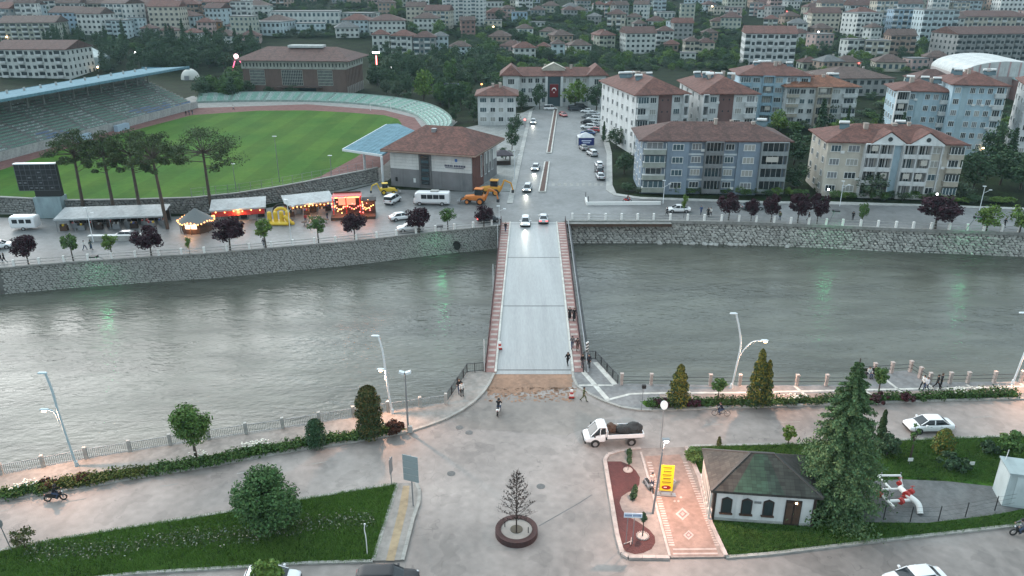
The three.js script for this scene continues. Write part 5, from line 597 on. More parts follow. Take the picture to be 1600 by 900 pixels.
// town wood and hillside trees
const inPoly = (x, y, l) => { let c = false; for (let i = 0, j = l.length - 1; i < l.length; j = i++) { const [a, b] = l[i], [d, e] = l[j]; if ((b > y) !== (e > y) && x < (d - a) * (y - b) / (e - b) + a) c = !c; } return c; };
function spots(poly, n, gap) { const xs = poly.map((q) => q[0]), ys = poly.map((q) => q[1]), o = []; for (let i = 0; i < n * 12 && o.length < n; i++) { const x = rr(Math.min(...xs), Math.max(...xs)), y = rr(Math.min(...ys), Math.max(...ys)); if (!inPoly(x, y, poly)) continue; const p = G(x, y); if (occupied.some(([a, b, r]) => (a - p.x) ** 2 + (b - p.z) ** 2 < (r + gap) ** 2)) continue; o.push(p); } return o; }
const massList = [];
for (const [poly, n, hs, ws, kinds, label, group, mass] of [
  [[[205, 118], [400, 112], [398, 76], [330, 78], [210, 72]], 46, [9, 14], [6, 9], ['dark', 'cone', 'dark'], 'dark tree of the park wood behind the grandstand roof', 'park wood behind the grandstand', 60],
  [[[578, 138], [780, 128], [782, 100], [700, 96], [580, 96]], 40, [8, 12], [6, 9], ['dark', 'round', 'dark'], 'dark tree in the park between stadium and government office', 'park trees before the row houses', 120],
  [[[310, 158], [396, 154], [396, 126], [318, 132]], 16, [6, 9], [5, 8], ['dark', 'round'], 'green tree between grandstand and brown public building', 'trees beside the brown public building', 20],
  [[[440, 146], [400, 150], [470, 153], [470, 149]], 6, [3, 5], [4, 6], ['dark'], 'low tree at the foot of the brown public building', 'trees before the brown public building', 0],
  [[[580, 150], [640, 158], [740, 178], [735, 150], [640, 142]], 18, [5, 9], [4, 7], ['dark', 'round'], 'tree outside the curved terrace of green seats', 'trees outside the curved terrace', 10],
  [[[20, 118], [200, 112], [200, 66], [90, 62]], 24, [8, 13], [5, 8], ['dark', 'cone'], 'dark tree between the left town blocks and marquee', 'trees round the marquee', 60],
  [[[600, 60], [700, 62], [760, 92], [960, 100], [960, 40], [830, 2], [590, 2]], 40, [6, 10], [6, 9], ['round', 'dark', 'light'], 'tree on the green hillside behind the government office', 'trees on the central hillside', 480],
  [[[960, 104], [1160, 108], [1160, 10], [900, 2], [900, 60]], 30, [5, 10], [5, 8], ['round', 'dark', 'light', 'cone'], 'tree among the houses of the right hillside', 'trees on the right hillside', 520],
  [[[1240, 118], [1490, 112], [1480, 60], [1330, 4], [1200, 2], [1240, 60]], 30, [5, 9], [5, 8], ['round', 'dark', 'light'], 'tree among the villas of the far right hillside', 'trees on the far right hillside', 420],
  [[[0, 60], [420, 60], [420, 2], [0, 2]], 16, [5, 8], [4, 6], ['dark', 'round'], 'small tree between the roofs of the left town', 'trees in the left town', 150],
  [[[1060, 210], [1400, 225], [1590, 235], [1590, 165], [1260, 120], [1180, 110]], 22, [5, 9], [5, 7], ['dark', 'round', 'light'], 'tree in the courts between the right apartment blocks', 'trees between the right apartment blocks', 130],
  [[[620, 128], [780, 112], [960, 112], [1180, 112], [1180, 98], [620, 92]], 14, [6, 9], [5, 8], ['dark', 'round', 'light'], 'tree at the foot of the hillside behind the government office', 'trees at the foot of the hillside', 170],
  [[[400, 60], [600, 60], [600, 6], [400, 6]], 8, [5, 8], [5, 7], ['dark', 'round'], 'tree beside the long white hall', 'trees round the long white hall', 200],
  [[[1480, 100], [1640, 110], [1640, 2], [1480, 2]], 4, [5, 8], [5, 7], ['dark', 'round'], 'tree beside the long grey block at the right edge', 'trees at the right edge hillside', 70],
]) {
  for (const p of spots(poly, n, 1.2)) { const k = pick(kinds), geos = pick(K[k]), h = rr(...hs) * (k === 'cone' ? 1.25 : 1), w = rr(...ws) * (k === 'cone' ? 0.7 : 1); occupied.push([p.x, p.z, w * 0.32]); plant(k === 'cone' ? 'conifer_tree' : 'hillside_tree', k === 'cone' ? label.replace('tree', 'conifer') : label, 'tree', geos, p, { sx: w / NOM[k][1], sy: h / NOM[k][0], turn: rr(0, 6.28), group }); }
  for (const p of spots(poly, mass, -1.5)) massList.push([p, rr(0.45, 0.85) * hs[0], rr(0.8, 1.3) * ws[0], kinds]);
}
// thick growth along the crest and on slopes, a mass that nobody could count
for (let i = 0; i < 700; i++) { const x = rr(-560, 560), z = -rr(610, 980); massList.push([V(x, terrain(x, z), z), rr(5, 9), rr(6, 10), ['dark', 'round']]); }
{
  const sets = [K.dark[0], K.dark[1], K.round[0], K.round[2], K.light[0]].map((g) => [g[1], []]);
  for (const [p, h, w, kinds] of massList) sets[kinds.includes('light') ? Math.floor(R() * 5) : Math.floor(R() * 4)][1].push([p, h, w]);
  sets.forEach(([g, l]) => { const im = new THREE.InstancedMesh(g, leafMat, l.length), m = new THREE.Matrix4(); l.forEach(([p, h, w], i) => { m.compose(p.clone().add(V(0, -0.16 * h, 0)), new THREE.Quaternion().setFromAxisAngle(V(0, 1, 0), rr(0, 6.28)), V(w / 6.4, h / 8, w / 6.4)); im.setMatrixAt(i, m); }); im.name = numbered('far_undergrowth'); tag(im, 'mass of green growth covering the hillside', null, null, 'stuff'); scene.add(im); });
}
// ---- near bank planting
{
  const near = (name, label, geoFn, px, base, top, wpx, opt = {}) => { const p = P(px, base, 0.13), h = rise(p, top), w = wpx / pxm(p); return plant(name, label, opt.cat ?? 'tree', geoFn(h, w), p, opt); };
  near('promenade_tree', 'young green tree on the left promenade strip', (h, w) => broadleaf(401, h, w, h * 0.3, [0.075, 0.14, 0.035], 5200, 0.15, 24), 307, 717, 632, 58);
  near('lawn_tree', 'dense round green tree on the lawn triangle', (h, w) => broadleaf(402, h, w, h * 0.08, [0.06, 0.12, 0.04], 12000, 0.155, 40), 425, 826, 740, 106);
  near('roadside_tree', 'bright light green tree top before the white car', (h, w) => broadleaf(403, h, w, h * 0.3, GREENS.light, 2600, 0.17, 16), 424, 936, 874, 46);
  near('lawn_shrub', 'sparse spindly shrub at the lawn corner', (h, w) => broadleaf(404, h, w, h * 0.2, GREENS.olive, 420, 0.14, 12), 40, 857, 825, 40, { cat: 'shrub' });
  near('thuja_shrub', 'tall dark thuja column beside the left promenade', (h, w) => column(405, h, w, GREENS.thuja, 9000, 0.14, 4.5, [0.09, 0.075, 0.025]), 579, 682, 604, 42, { cat: 'shrub' });
  near('ball_shrub', 'clipped round shrub beside the tall thuja', (h, w) => column(406, h, w, [0.035, 0.075, 0.035], 4200, 0.11, 4.5), 495, 697, 656, 32, { cat: 'shrub' });
  near('red_shrub', 'brownish red shrub between thuja and lamp post', (h, w) => broadleaf(407, h, w, 0.05, [0.07, 0.03, 0.02], 1800, 0.13, 14), 616, 676, 657, 34, { cat: 'shrub' });
  near('golden_thuja', 'golden cone shaped thuja on the right promenade', (h, w) => column(408, h, w, GREENS.thuja, 5000, 0.15, 0.75, GREENS.gold), 1059, 632, 570, 40, { cat: 'shrub' });
  near('golden_thuja', 'double peaked golden thuja under the lit lamp', (h, w) => { const a = column(409, h, w * 0.85, GREENS.thuja, 5600, 0.15, 0.7, GREENS.gold), b = column(410, h * 0.82, w * 0.6, GREENS.thuja, 2600, 0.15, 0.7, GREENS.gold); b[1].translate(w * 0.27, 0, 0.2); const m = new THREE.BufferGeometry(); for (const k of ['position', 'normal', 'color']) m.setAttribute(k, new THREE.Float32BufferAttribute([...a[1].attributes[k].array, ...b[1].attributes[k].array], 3)); return [a[0], m]; }, 1181, 632, 546, 44, { cat: 'shrub' });
  near('globe_tree', 'small globe headed tree beside the lit lamp post', (h, w) => broadleaf(411, h, w, h * 0.5, GREENS.mid, 1500, 0.13, 12), 1121, 628, 592, 24);
  near('globe_tree', 'small globe headed tree on the river terrace', (h, w) => broadleaf(412, h, w, h * 0.45, GREENS.mid, 1500, 0.13, 12), 1372, 618, 574, 23);
  near('spruce_tree', 'big green spruce behind the white house', (h, w) => conifer(413, h, w, [0.09, 0.15, 0.065], 52000, 0.12, 40, 0.3, 0.02), 1300, 792, 552, 172);
  near('slim_cypress', 'slim dark cypress right of the spruce', (h, w) => column(414, h, w, GREENS.thuja, 3200, 0.13, 0.9), 1372, 700, 641, 17, { cat: 'shrub' });
  near('round_shrub', 'dark round shrub beside the slim cypress', (h, w) => broadleaf(415, h, w, 0.05, GREENS.dark, 2200, 0.15, 14), 1385, 712, 676, 32, { cat: 'shrub' });
  near('round_shrub', 'golden green round shrub on the right lawn', (h, w) => column(416, h, w, GREENS.mid, 2600, 0.13, 1.6, GREENS.gold), 1472, 706, 671, 36, { cat: 'shrub' });
  near('thin_sapling', 'thin sapling between shrubs on the right lawn', (h, w) => broadleaf(417, h, w, h * 0.4, GREENS.mid, 260, 0.13, 8), 1421, 720, 660, 14);
  near('juniper_shrub', 'low spreading dark juniper below the golden shrub', (h, w) => broadleaf(418, h, w, 0.03, GREENS.dark, 2200, 0.15, 18), 1488, 732, 712, 54, { cat: 'shrub' });
  near('round_shrub', 'dark shrub beside the young tree at the right edge', (h, w) => broadleaf(419, h, w, 0.05, GREENS.dark, 1800, 0.15, 14), 1545, 708, 690, 30, { cat: 'shrub' });
  near('lawn_tree', 'young olive green tree at the right edge of the lawn', (h, w) => broadleaf(420, h, w, h * 0.2, GREENS.mid, 1600, 0.17, 14), 1573, 716, 673, 34);
  near('lawn_shrub', 'small yellow green shrub beside the house roof', (h, w) => broadleaf(421, h, w, h * 0.1, GREENS.light, 700, 0.14, 10), 1231, 694, 664, 20, { cat: 'shrub' });
  near('pointed_shrub', 'tiny pointed shrub above the house roof', (h, w) => column(422, h, w, GREENS.olive, 500, 0.12, 0.8), 1123, 696, 683, 9, { cat: 'shrub' });
  near('hedge_shrub', 'green hedge at the corner of the carpet path', (h, w) => broadleaf(423, h, w, 0.03, GREENS.mid, 2200, 0.14, 16), 1083, 722, 698, 26, { cat: 'shrub' });
  // leafless young tree in the round planter
  { const p = P(807, 832, 0.46), h = rise(p, 736), t = new MB(), r = rng(77), L = new Leaves(78); t.cyl(V(0, 0, 0), V(0, h * 0.97, 0), 0.07, 0.012, 6); for (let i = 0; i < 80; i++) { const f = 0.2 + 0.76 * i / 80, a = i * 2.4, len = (1 - f) * h * 0.32 + 0.22, e = V(Math.cos(a) * len, f * h + len * 0.55, Math.sin(a) * len), s = V(0, f * h, 0); t.cyl(s, e, 0.022, 0.008, 4); for (let k = 0; k < 5; k++) { const q = s.clone().lerp(e, 0.35 + 0.65 * r()); t.cyl(q, q.clone().add(V((r() - 0.5) * 0.5, 0.1 + 0.25 * r(), (r() - 0.5) * 0.5)), 0.01, 0.005, 3); L.leaf(q.x, q.y + 0.1, q.z, 0.1, V(0, 1, 0), [0.03, 0.02, 0.018]); } } plant('bare_tree', 'dark bare conical young tree in the round planter', 'tree', [t.geo(), L.geo()], p, { bark: M.darkWood }); }
  // flower island plants
  for (const [x, y, w, l] of [[983, 711, 9, 'clipped ball shrub at the top of the flower island'], [983, 722, 8, 'small ball shrub in the red gravel'], [992, 768, 8, 'small ball shrub at the bend of the gravel bed'], [1005, 811, 8, 'ball shrub below the blue sign']]) near('ball_shrub', l, (h, w2) => column(430 + x, h, w2, GREENS.dark, 700, 0.1, 2.6), x, y, y - 10, w, { cat: 'shrub' });
  for (const [x, y, r0, top, l] of [[981, 735, 6.5, 718, 'sapling in the upper white stone ring'], [1004, 838, 9, 804, 'sapling in the lower white stone ring']]) { const c = P(x, y, 0.13), R0 = r0 / pxm(c), g = thing('stone_ring', l.replace('sapling in the ', '') + ' on the red gravel', 'stone ring', c); for (let i = 0; i < 16; i++) { const a = i / 16 * 6.283, o = mk('stone', stoneGeo, M.tileLight, g); o.position.set(Math.cos(a) * R0, 0.06, Math.sin(a) * R0); o.scale.setScalar(R0 * 0.4); } mk('pebble_fill', new THREE.CylinderGeometry(R0, R0, 0.06, 20), M.tileLight, g).position.y = 0.03; near('ball_sapling', l, (h, w) => broadleaf(450 + x, h, w, h * 0.62, GREENS.dark, 420, 0.1, 8), x, y, top, 9); }
  { const c = P(991, 780, 0.13); plant('spreading_shrub', 'flat dark shrub in the bay of the gravel bed', 'shrub', broadleaf(470, 0.8, 0.95, 0.02, GREENS.dark, 900, 0.11, 12), c, { sx: 15 / pxm(c) / 0.95 }); }
  // hedges along both roads
  const hedge = (name, label, line, w, h, n, cols, seed) => { const pts = line.map((q) => P(...q, 0.13)), cv = new THREE.CatmullRomCurve3(pts), L = new Leaves(seed), tw = new MB(), len = cv.getLength(), g = thing(name, label, 'hedge'); for (let i = 0; i < n; i++) { const u = (i + 0.5) / n, p = cv.getPointAt(u), d = cv.getTangentAt(u), q = (L.r() - 0.5) * w, hh = h * (0.55 + 0.8 * fbm(u * len * 0.35, 3, 0, 3, seed)), col = cols[fbm(u * len * 0.11, 9, 0, 2, seed + 4) > 0.56 ? 1 : 0]; L.clump(p.x + d.z * q, 0.13 + hh * (0.35 + 0.3 * L.r()), p.z - d.x * q, hh * 0.55, 16, 0.15, col, 0.9); if (i % 8 === 0) tw.cyl(V(p.x, 0.1, p.z), V(p.x, 0.13 + hh * 0.6, p.z), 0.03, 0.01, 4); } mk('foliage', L.geo(), leafMat, g); tw.build('stems', M.bark, g); };
  hedge('low_hedge', 'low mixed green hedge along the left promenade', [[-60, 785], [0, 776], [112, 758], [225, 739], [310, 727], [400, 709], [475, 695], [547, 685], [612, 674]], 1.4, 0.75, 620, [[0.05, 0.10, 0.025], [0.065, 0.085, 0.02]], 501);
  hedge('low_hedge', 'low green hedge along the right promenade', [[1012, 633], [1075, 632], [1200, 630], [1350, 625], [1500, 620], [1588, 617]], 1.3, 0.8, 480, [[0.045, 0.09, 0.025], [0.04, 0.075, 0.025]], 502);
  for (const [x, y, w, c, l] of [[75, 762, 30, [0.08, 0.035, 0.025], 'reddish shrub above the motorcycle on the left hedge'], [132, 753, 30, [0.07, 0.03, 0.02], 'reddish brown shrub second in the left hedge'], [1033, 636, 30, [0.05, 0.022, 0.03], 'dark purple shrub at the right hedge start'], [1083, 637, 28, [0.06, 0.02, 0.03], 'purple shrub behind the golden cone thuja'], [1372, 627, 44, [0.05, 0.022, 0.025], 'reddish shrub row under the terrace tree'], [1418, 626, 30, [0.06, 0.02, 0.025], 'purple red shrub right of the terrace tree']]) near('red_shrub', l, (h, w2) => broadleaf(510 + x, h, w2, 0.05, c, 1100, 0.13, 12), x, y, y - 13, w, { cat: 'shrub' });
  // white roses
  const rose = (line, n, label) => { const g = thing('rose_bush', label, 'rose bush'), L = new Leaves(600 + n), B = new MB(), cv = new THREE.CatmullRomCurve3(line.map((q) => P(...q, 0.13))); for (let i = 0; i < n; i++) { const p = cv.getPointAt(L.r()), hh = 0.5 + 0.5 * L.r(); L.clump(p.x, 0.13 + hh * 0.5, p.z, 0.35, 12, 0.14, GREENS.mid); for (let k = 0; k < 2; k++) B.ball(p.x + (L.r() - 0.5) * 0.6, 0.2 + hh, p.z + (L.r() - 0.5) * 0.6, 0.085, 1, 0.7, 1, 6); } mk('foliage', L.geo(), leafMat, g); const o = B.build('blossom', std(0.72, 0.70, 0.62), g); o.userData.kind = 'stuff'; };
  rose([[20, 770], [40, 767], [62, 763]], 16, 'white rose bush at the left end of the promenade hedge'); rose([[382, 707], [400, 703], [418, 700]], 22, 'white rose bush right of the young promenade tree'); rose([[300, 722], [325, 718]], 10, 'white rose bush at the foot of the promenade tree'); rose([[1225, 630], [1245, 629]], 10, 'white rose bush left of the spruce top'); rose([[1470, 620], [1585, 616]], 26, 'row of white roses at the right end of the hedge');
  // grass blades and wild flowers
  const tuft = new MB(); for (let i = 0; i < 7; i++) { const a = i * 0.9, q = 0.07 * (i % 3), c = V(Math.cos(a) * q, 0, Math.sin(a) * q), u = V(Math.sin(a), 0, -Math.cos(a)).multiplyScalar(0.012); tuft.tri(c.clone().add(u), c.clone().sub(u), c.clone().add(V(Math.cos(a * 2.1) * 0.06, 0.13 + 0.05 * (i % 2), Math.sin(a * 1.7) * 0.06))); }
  const tg = tuft.geo(); const lawns = (name, label, poly, n, hk, cols) => { const xs = poly.map((q) => q.x), zs = poly.map((q) => q.z), im = new THREE.InstancedMesh(tg, std(1, 1, 1, { specularIntensity: 0.2 }), n), m = new THREE.Matrix4(), c = new THREE.Color(); let k = 0; while (k < n) { const x = rr(Math.max(-75, Math.min(...xs)), Math.min(75, Math.max(...xs))), z = rr(Math.min(...zs), Math.max(...zs)); if (!inPoly(x, z, poly.map((q) => [q.x, q.z]))) continue; const f = fbm(x * 0.35, z * 0.35, 0, 3, 91); m.compose(V(x, 0.11, z), new THREE.Quaternion().setFromAxisAngle(V(0, 1, 0), rr(0, 6)), V(1.6, hk * (0.6 + 1.4 * f) , 1.6)); im.setMatrixAt(k, m); const q = cols[R() < 0.5 ? 0 : 1], s = 0.7 + 0.6 * f; c.setRGB(q[0] * s, q[1] * s, q[2] * s); im.setColorAt(k, c); k++; } im.name = numbered(name); tag(im, label, null, null, 'stuff'); scene.add(im); };
  lawns('grass', 'mown grass of the left lawn triangle', lawnL, 26000, 0.8, [[0.09, 0.18, 0.035], [0.13, 0.22, 0.05]]); lawns('grass', 'grass of the lawn round the white house', XZ([[1072, 701], [1225, 695], [1600, 682], [1700, 680], [1700, 748], [1560, 757], [1410, 746], [1345, 752], [1330, 790], [1350, 819], [1450, 821], [1600, 799], [1600, 821], [1375, 846], [1134, 872], [1110, 820], [1280, 822], [1290, 770], [1110, 740]]), 20000, 0.8, [[0.07, 0.15, 0.035], [0.11, 0.19, 0.05]]);
  { const cv = new THREE.CatmullRomCurve3([[40, 862], [110, 862], [190, 858], [250, 846], [330, 842], [400, 838], [450, 828], [520, 818], [585, 812]].map((q) => P(...q, 0.12))), n = 2600, L = new Leaves(701); for (let i = 0; i < n; i++) { const p = cv.getPointAt(L.r()), a = (L.r() + L.r() + L.r() - 1.5) * 1.1; L.leaf(p.x + a * 0.3, 0.15 + 0.35 * L.r(), p.z + a, 0.1, V(0, 0.6, 0.3), L.r() < 0.2 ? [0.26, 0.27, 0.21] : [0.06, 0.09, 0.035], 2); } const o = mk('wildflower_band', L.geo(), leafMat); tag(o, 'band of tall weeds with white wildflowers across the lawn', null, null, 'stuff'); }
}
// ---------------------------------------------------------------- vehicles
function loft(secs, ring = 20, pw = 4) {                                // rounded cross-sections along x: [x, y0, y1, half width]
  const g = new THREE.BufferGeometry(), pos = [], idx = [];
  for (const [x, y0, y1, w, tw] of secs) for (let i = 0; i < ring; i++) { const a = i / ring * 2 * Math.PI, c = Math.cos(a), s = Math.sin(a), ex = 2 / pw, yy = Math.sign(s) * Math.pow(Math.abs(s), ex), zz = Math.sign(c) * Math.pow(Math.abs(c), ex), k = tw ? w + (tw - w) * (yy + 1) / 2 : w; pos.push(x, (y0 + y1) / 2 + yy * (y1 - y0) / 2, zz * k); }
  for (let j = 0; j < secs.length - 1; j++) for (let i = 0; i < ring; i++) { const a = j * ring + i, b = j * ring + (i + 1) % ring, c = a + ring, d = b + ring; idx.push(a, b, c, b, d, c); }
  const cap = (j, f) => { const c = pos.length / 3, [x, y0, y1] = secs[j]; pos.push(x, (y0 + y1) / 2, 0); for (let i = 0; i < ring; i++) { const a = j * ring + i, b = j * ring + (i + 1) % ring; f ? idx.push(c, a, b) : idx.push(c, b, a); } }; cap(0, false); cap(secs.length - 1, true);
  g.setAttribute('position', new THREE.Float32BufferAttribute(pos, 3)); g.setIndex(idx); g.computeVertexNormals(); return g;
}
const wheelGeos = (r, w) => { const t = new THREE.CylinderGeometry(r, r, w, 20); t.rotateX(Math.PI / 2); const m = new THREE.CylinderGeometry(r * 0.62, r * 0.62, w + 0.02, 12); m.rotateX(Math.PI / 2); return [t, m]; };
const CARS = {
  sedan: { L: 4.5, body: [[-2.25, 0.45, 0.8, 0.72], [-2.18, 0.3, 0.95, 0.82], [-1.6, 0.24, 1.0, 0.88], [-0.6, 0.2, 0.97, 0.9], [0.8, 0.2, 0.95, 0.9], [1.3, 0.22, 0.9, 0.89], [1.9, 0.25, 0.8, 0.85], [2.18, 0.32, 0.7, 0.76], [2.25, 0.42, 0.6, 0.68]], glass: [[-1.75, 0.9, 0.98, 0.74, 0.7], [-1.05, 0.9, 1.38, 0.8, 0.58], [-0.2, 0.9, 1.43, 0.82, 0.6], [0.45, 0.9, 1.39, 0.82, 0.58], [1.25, 0.88, 0.95, 0.76, 0.7]], roof: [[-1.1, 1.36, 1.4, 0.55], [-0.9, 1.36, 1.45, 0.57], [0.2, 1.36, 1.465, 0.58], [0.5, 1.35, 1.4, 0.55]], wb: 1.35, r: 0.31 },
  hatch: { L: 4.0, body: [[-2.0, 0.45, 0.9, 0.74], [-1.93, 0.3, 1.02, 0.82], [-1.2, 0.22, 1.02, 0.88], [0, 0.2, 0.98, 0.89], [0.9, 0.22, 0.94, 0.88], [1.6, 0.26, 0.82, 0.84], [1.95, 0.35, 0.7, 0.74], [2.0, 0.42, 0.6, 0.68]], glass: [[-1.88, 0.95, 1.05, 0.74, 0.68], [-1.55, 0.92, 1.42, 0.78, 0.58], [-0.3, 0.9, 1.5, 0.82, 0.6], [0.3, 0.9, 1.45, 0.82, 0.58], [1.15, 0.88, 0.95, 0.76, 0.7]], roof: [[-1.62, 1.4, 1.44, 0.54], [-1.3, 1.42, 1.51, 0.57], [0.1, 1.42, 1.53, 0.58], [0.36, 1.4, 1.46, 0.55]], wb: 1.22, r: 0.31 },
  suv: { L: 4.6, body: [[-2.3, 0.5, 1.0, 0.78], [-2.22, 0.36, 1.15, 0.88], [-1.4, 0.28, 1.15, 0.93], [0.3, 0.26, 1.12, 0.94], [1.2, 0.28, 1.08, 0.93], [1.9, 0.32, 1.0, 0.9], [2.25, 0.4, 0.85, 0.8], [2.3, 0.5, 0.75, 0.72]], glass: [[-2.15, 1.05, 1.15, 0.8, 0.74], [-1.9, 1.05, 1.62, 0.82, 0.64], [-0.3, 1.05, 1.7, 0.86, 0.66], [0.4, 1.05, 1.64, 0.86, 0.64], [1.2, 1.0, 1.08, 0.8, 0.74]], roof: [[-2.0, 1.6, 1.64, 0.6], [-1.6, 1.62, 1.71, 0.64], [0.2, 1.62, 1.73, 0.65], [0.5, 1.58, 1.64, 0.6]], wb: 1.38, r: 0.36 },
  van: { L: 4.7, body: [[-2.35, 0.45, 1.0, 0.82], [-2.3, 0.3, 1.15, 0.9], [-1, 0.25, 1.15, 0.93], [0.8, 0.25, 1.12, 0.93], [1.6, 0.28, 1.05, 0.9], [2.3, 0.4, 0.8, 0.8], [2.35, 0.48, 0.7, 0.72]], glass: [[-2.28, 1.05, 1.8, 0.85, 0.74], [-1.5, 1.05, 1.86, 0.88, 0.76], [0.3, 1.05, 1.85, 0.88, 0.75], [0.9, 1.05, 1.7, 0.87, 0.72], [1.7, 1.0, 1.06, 0.8, 0.76]], roof: [[-2.26, 1.78, 1.84, 0.72], [-1.5, 1.8, 1.9, 0.75], [0.3, 1.8, 1.89, 0.75], [0.85, 1.72, 1.78, 0.7]], wb: 1.4, r: 0.33 },
};
const geoOf = {};
function carGeos(k) {
  if (geoOf[k]) return geoOf[k]; const c = CARS[k], o = { body: loft(c.body), glass: loft(c.glass, 20, 5), roof: loft(c.roof, 16, 3) };
  const pl = new MB(), gl = c.glass, n = gl.length, ptop = (i, s) => V(gl[i][0], gl[i][2] - 0.02, s * (gl[i][4] * 0.97)), pbot = (x, y, s, w) => V(x, y, s * w);
  for (const s of [-1, 1]) { pl.beam(pbot(gl[n - 1][0] - 0.05, gl[n - 1][2] - 0.02, s, gl[n - 1][4]), ptop(n - 2, s), 0.07, 0.05); pl.beam(pbot(gl[0][0] + 0.05, gl[0][2] - 0.02, s, gl[0][4]), ptop(1, s), 0.12, 0.06); pl.beam(V(-0.15, gl[2][1] + 0.08, s * gl[2][3] * 0.985), V(-0.2, gl[2][2] - 0.04, s * gl[2][4] * 1.0), 0.09, 0.05); }
  o.pillars = pl.geo(); o.trim = new MB().box(-c.L / 2 + 0.03, 0.42, 0, 0.1, 0.16, 1.35).box(c.L / 2 - 0.03, 0.38, 0, 0.1, 0.16, 1.3).geo(); const f = c.body[c.body.length - 2], b = c.body[1];
  o.head = new MB().ball(f[0] - 0.12, f[2] - 0.06, 0, 0.15, 0.9, 0.55, 1.15, 8).geo(); o.headZ = f[3] - 0.14; o.tail = new MB().box(b[0] - 0.03, b[2] - 0.2, 0, 0.1, 0.16, 0.34).geo(); o.tailZ = b[3] - 0.22; o.mirror = new MB().box(0.75, c.glass[2][1] + 0.12, 0, 0.16, 0.13, 0.2).geo(); o.mz = c.body[3][3] + 0.08; [o.tyre, o.rim] = wheelGeos(c.r, 0.22); o.plate = new MB().box(-c.L / 2 - 0.025, 0.62, 0, 0.03, 0.12, 0.5).geo(); const ar = new THREE.CylinderGeometry(c.r + 0.06, c.r + 0.06, c.body[3][3] * 2 + 0.012, 20); ar.rotateX(Math.PI / 2); o.arch = ar;
  o.handle = new MB().box(0, 0, 0, 0.18, 0.03, 0.03).geo(); return geoOf[k] = o;
}
const paints = {};
const paint = (r, g, b) => paints[[r, g, b].join()] ??= (() => { const m = new THREE.MeshPhysicalMaterial({ roughness: 0.35, clearcoat: r < 0.05 ? 0.25 : 0.8, clearcoatRoughness: 0.12, specularIntensity: r < 0.05 ? 0.4 : 1 }); m.color.setRGB(r, g, b); return m; })();
const WHITE = paint(0.72, 0.73, 0.74), SILVER = paint(0.38, 0.40, 0.42), BLACK = paint(0.015, 0.016, 0.02), GREYC = paint(0.13, 0.14, 0.15), REDC = paint(0.35, 0.03, 0.03), BLUEC = paint(0.04, 0.08, 0.2), DARKC = paint(0.04, 0.045, 0.055);
const carGlass = std(0.02, 0.025, 0.03, { roughness: 0.08 }), headOff = std(0.55, 0.57, 0.6, { roughness: 0.15 }), tailOff = std(0.25, 0.02, 0.02, { roughness: 0.3 });
function car(kind, pm, pos, heading, label, { lights = false, group = null, detail = true, tail = false } = {}) {   // heading: yaw of the nose, 0 = +x
  const c = CARS[kind], o = carGeos(kind), g = thing(kind === 'van' ? 'minivan' : kind === 'suv' ? 'off_road_car' : 'car', label, kind === 'van' ? 'van' : 'car', pos, heading, group);
  mk('body', o.body, pm, g); mk('windows', o.glass, carGlass, g); mk('roof', o.roof, pm, g); mk('pillars', o.pillars, pm, g); mk('bumper', o.trim, M.dark, g); mk('wheel_arches', o.arch, M.dark, g).position.set(c.wb, c.r, 0); mk('wheel_arches', o.arch, M.dark, g).position.set(-c.wb, c.r, 0);
  for (const x of [-1, 1]) for (const z of [-1, 1]) { const w = mk('wheel', o.tyre, M.rubber, g); w.position.set(x * c.wb, c.r, z * (c.body[3][3] - 0.085)); mk('rim', o.rim, M.rim, w); }
  for (const z of [-1, 1]) { mk('headlight', o.head, lights ? M.headlight : headOff, g).position.z = z * o.headZ; mk('taillight', o.tail, tail ? M.tail : tailOff, g).position.z = z * o.tailZ; mk('mirror', o.mirror, pm, g).position.z = z * o.mz; if (detail) for (const x of [0.25, -0.75]) mk('door_handle', o.handle, M.chrome, g).position.set(x, 0.83, z * (c.body[3][3] - 0.005)); }
  mk('number_plate', o.plate, M.white, g);
  if (lights) { const s = new THREE.SpotLight(new THREE.Color(1, 0.96, 0.8), 24, 0, 0.45, 0.9); s.position.set(c.L / 2 + 0.25, 0.65, 0); s.target.position.set(c.L / 2 + 9, 0, 0); s.castShadow = true; s.shadow.radius = 3; g.add(s, s.target); }
  return g;
}
const yawTo = (a, b) => Math.atan2(-(b.z - a.z), b.x - a.x);
const U = (n) => n * Math.PI / 180;
// near side
car('sedan', WHITE, P(1449, 671), yawTo(P(1500, 667), P(1400, 669)), 'white sedan driving on the road right of the spruce');
car('sedan', WHITE, P(1428, 915), yawTo(P(1500, 905), P(1400, 917)), 'white sedan cut by the photo bottom at the right road');
car('hatch', WHITE, P(426, 915), yawTo(P(400, 915), P(500, 912)), 'white hatchback behind the light green tree at the bottom');
car('suv', BLACK, P(606, 918), yawTo(P(640, 905), P(560, 908)) + Math.PI, 'black off road car at the bottom beside the pavement');
// bridge and street
const north = yawTo(P(833, 560), P(834, 200)), south = north + Math.PI;
car('hatch', WHITE, P(821, 351), south, 'white car with headlights entering the bridge', { lights: true });
car('sedan', SILVER, P(849, 346), north, 'silver car leaving the bridge', { tail: true });
car('hatch', SILVER, P(824, 298), south - 0.1, 'silver car with headlights waiting left of the median', { lights: true });
car('sedan', SILVER, P(837, 265), south - 0.12, 'silver car with headlights farther up the street', { lights: true });
car('sedan', WHITE, P(1060, 331), yawTo(P(1100, 331), P(1000, 330)), 'white car driving along the apartment side road');
car('hatch', WHITE, P(833, 193), south, 'white car far up the street left of the median', { lights: true }); car('hatch', REDC, P(880, 182), south + 0.4, 'red lit car at the street end', { tail: true });
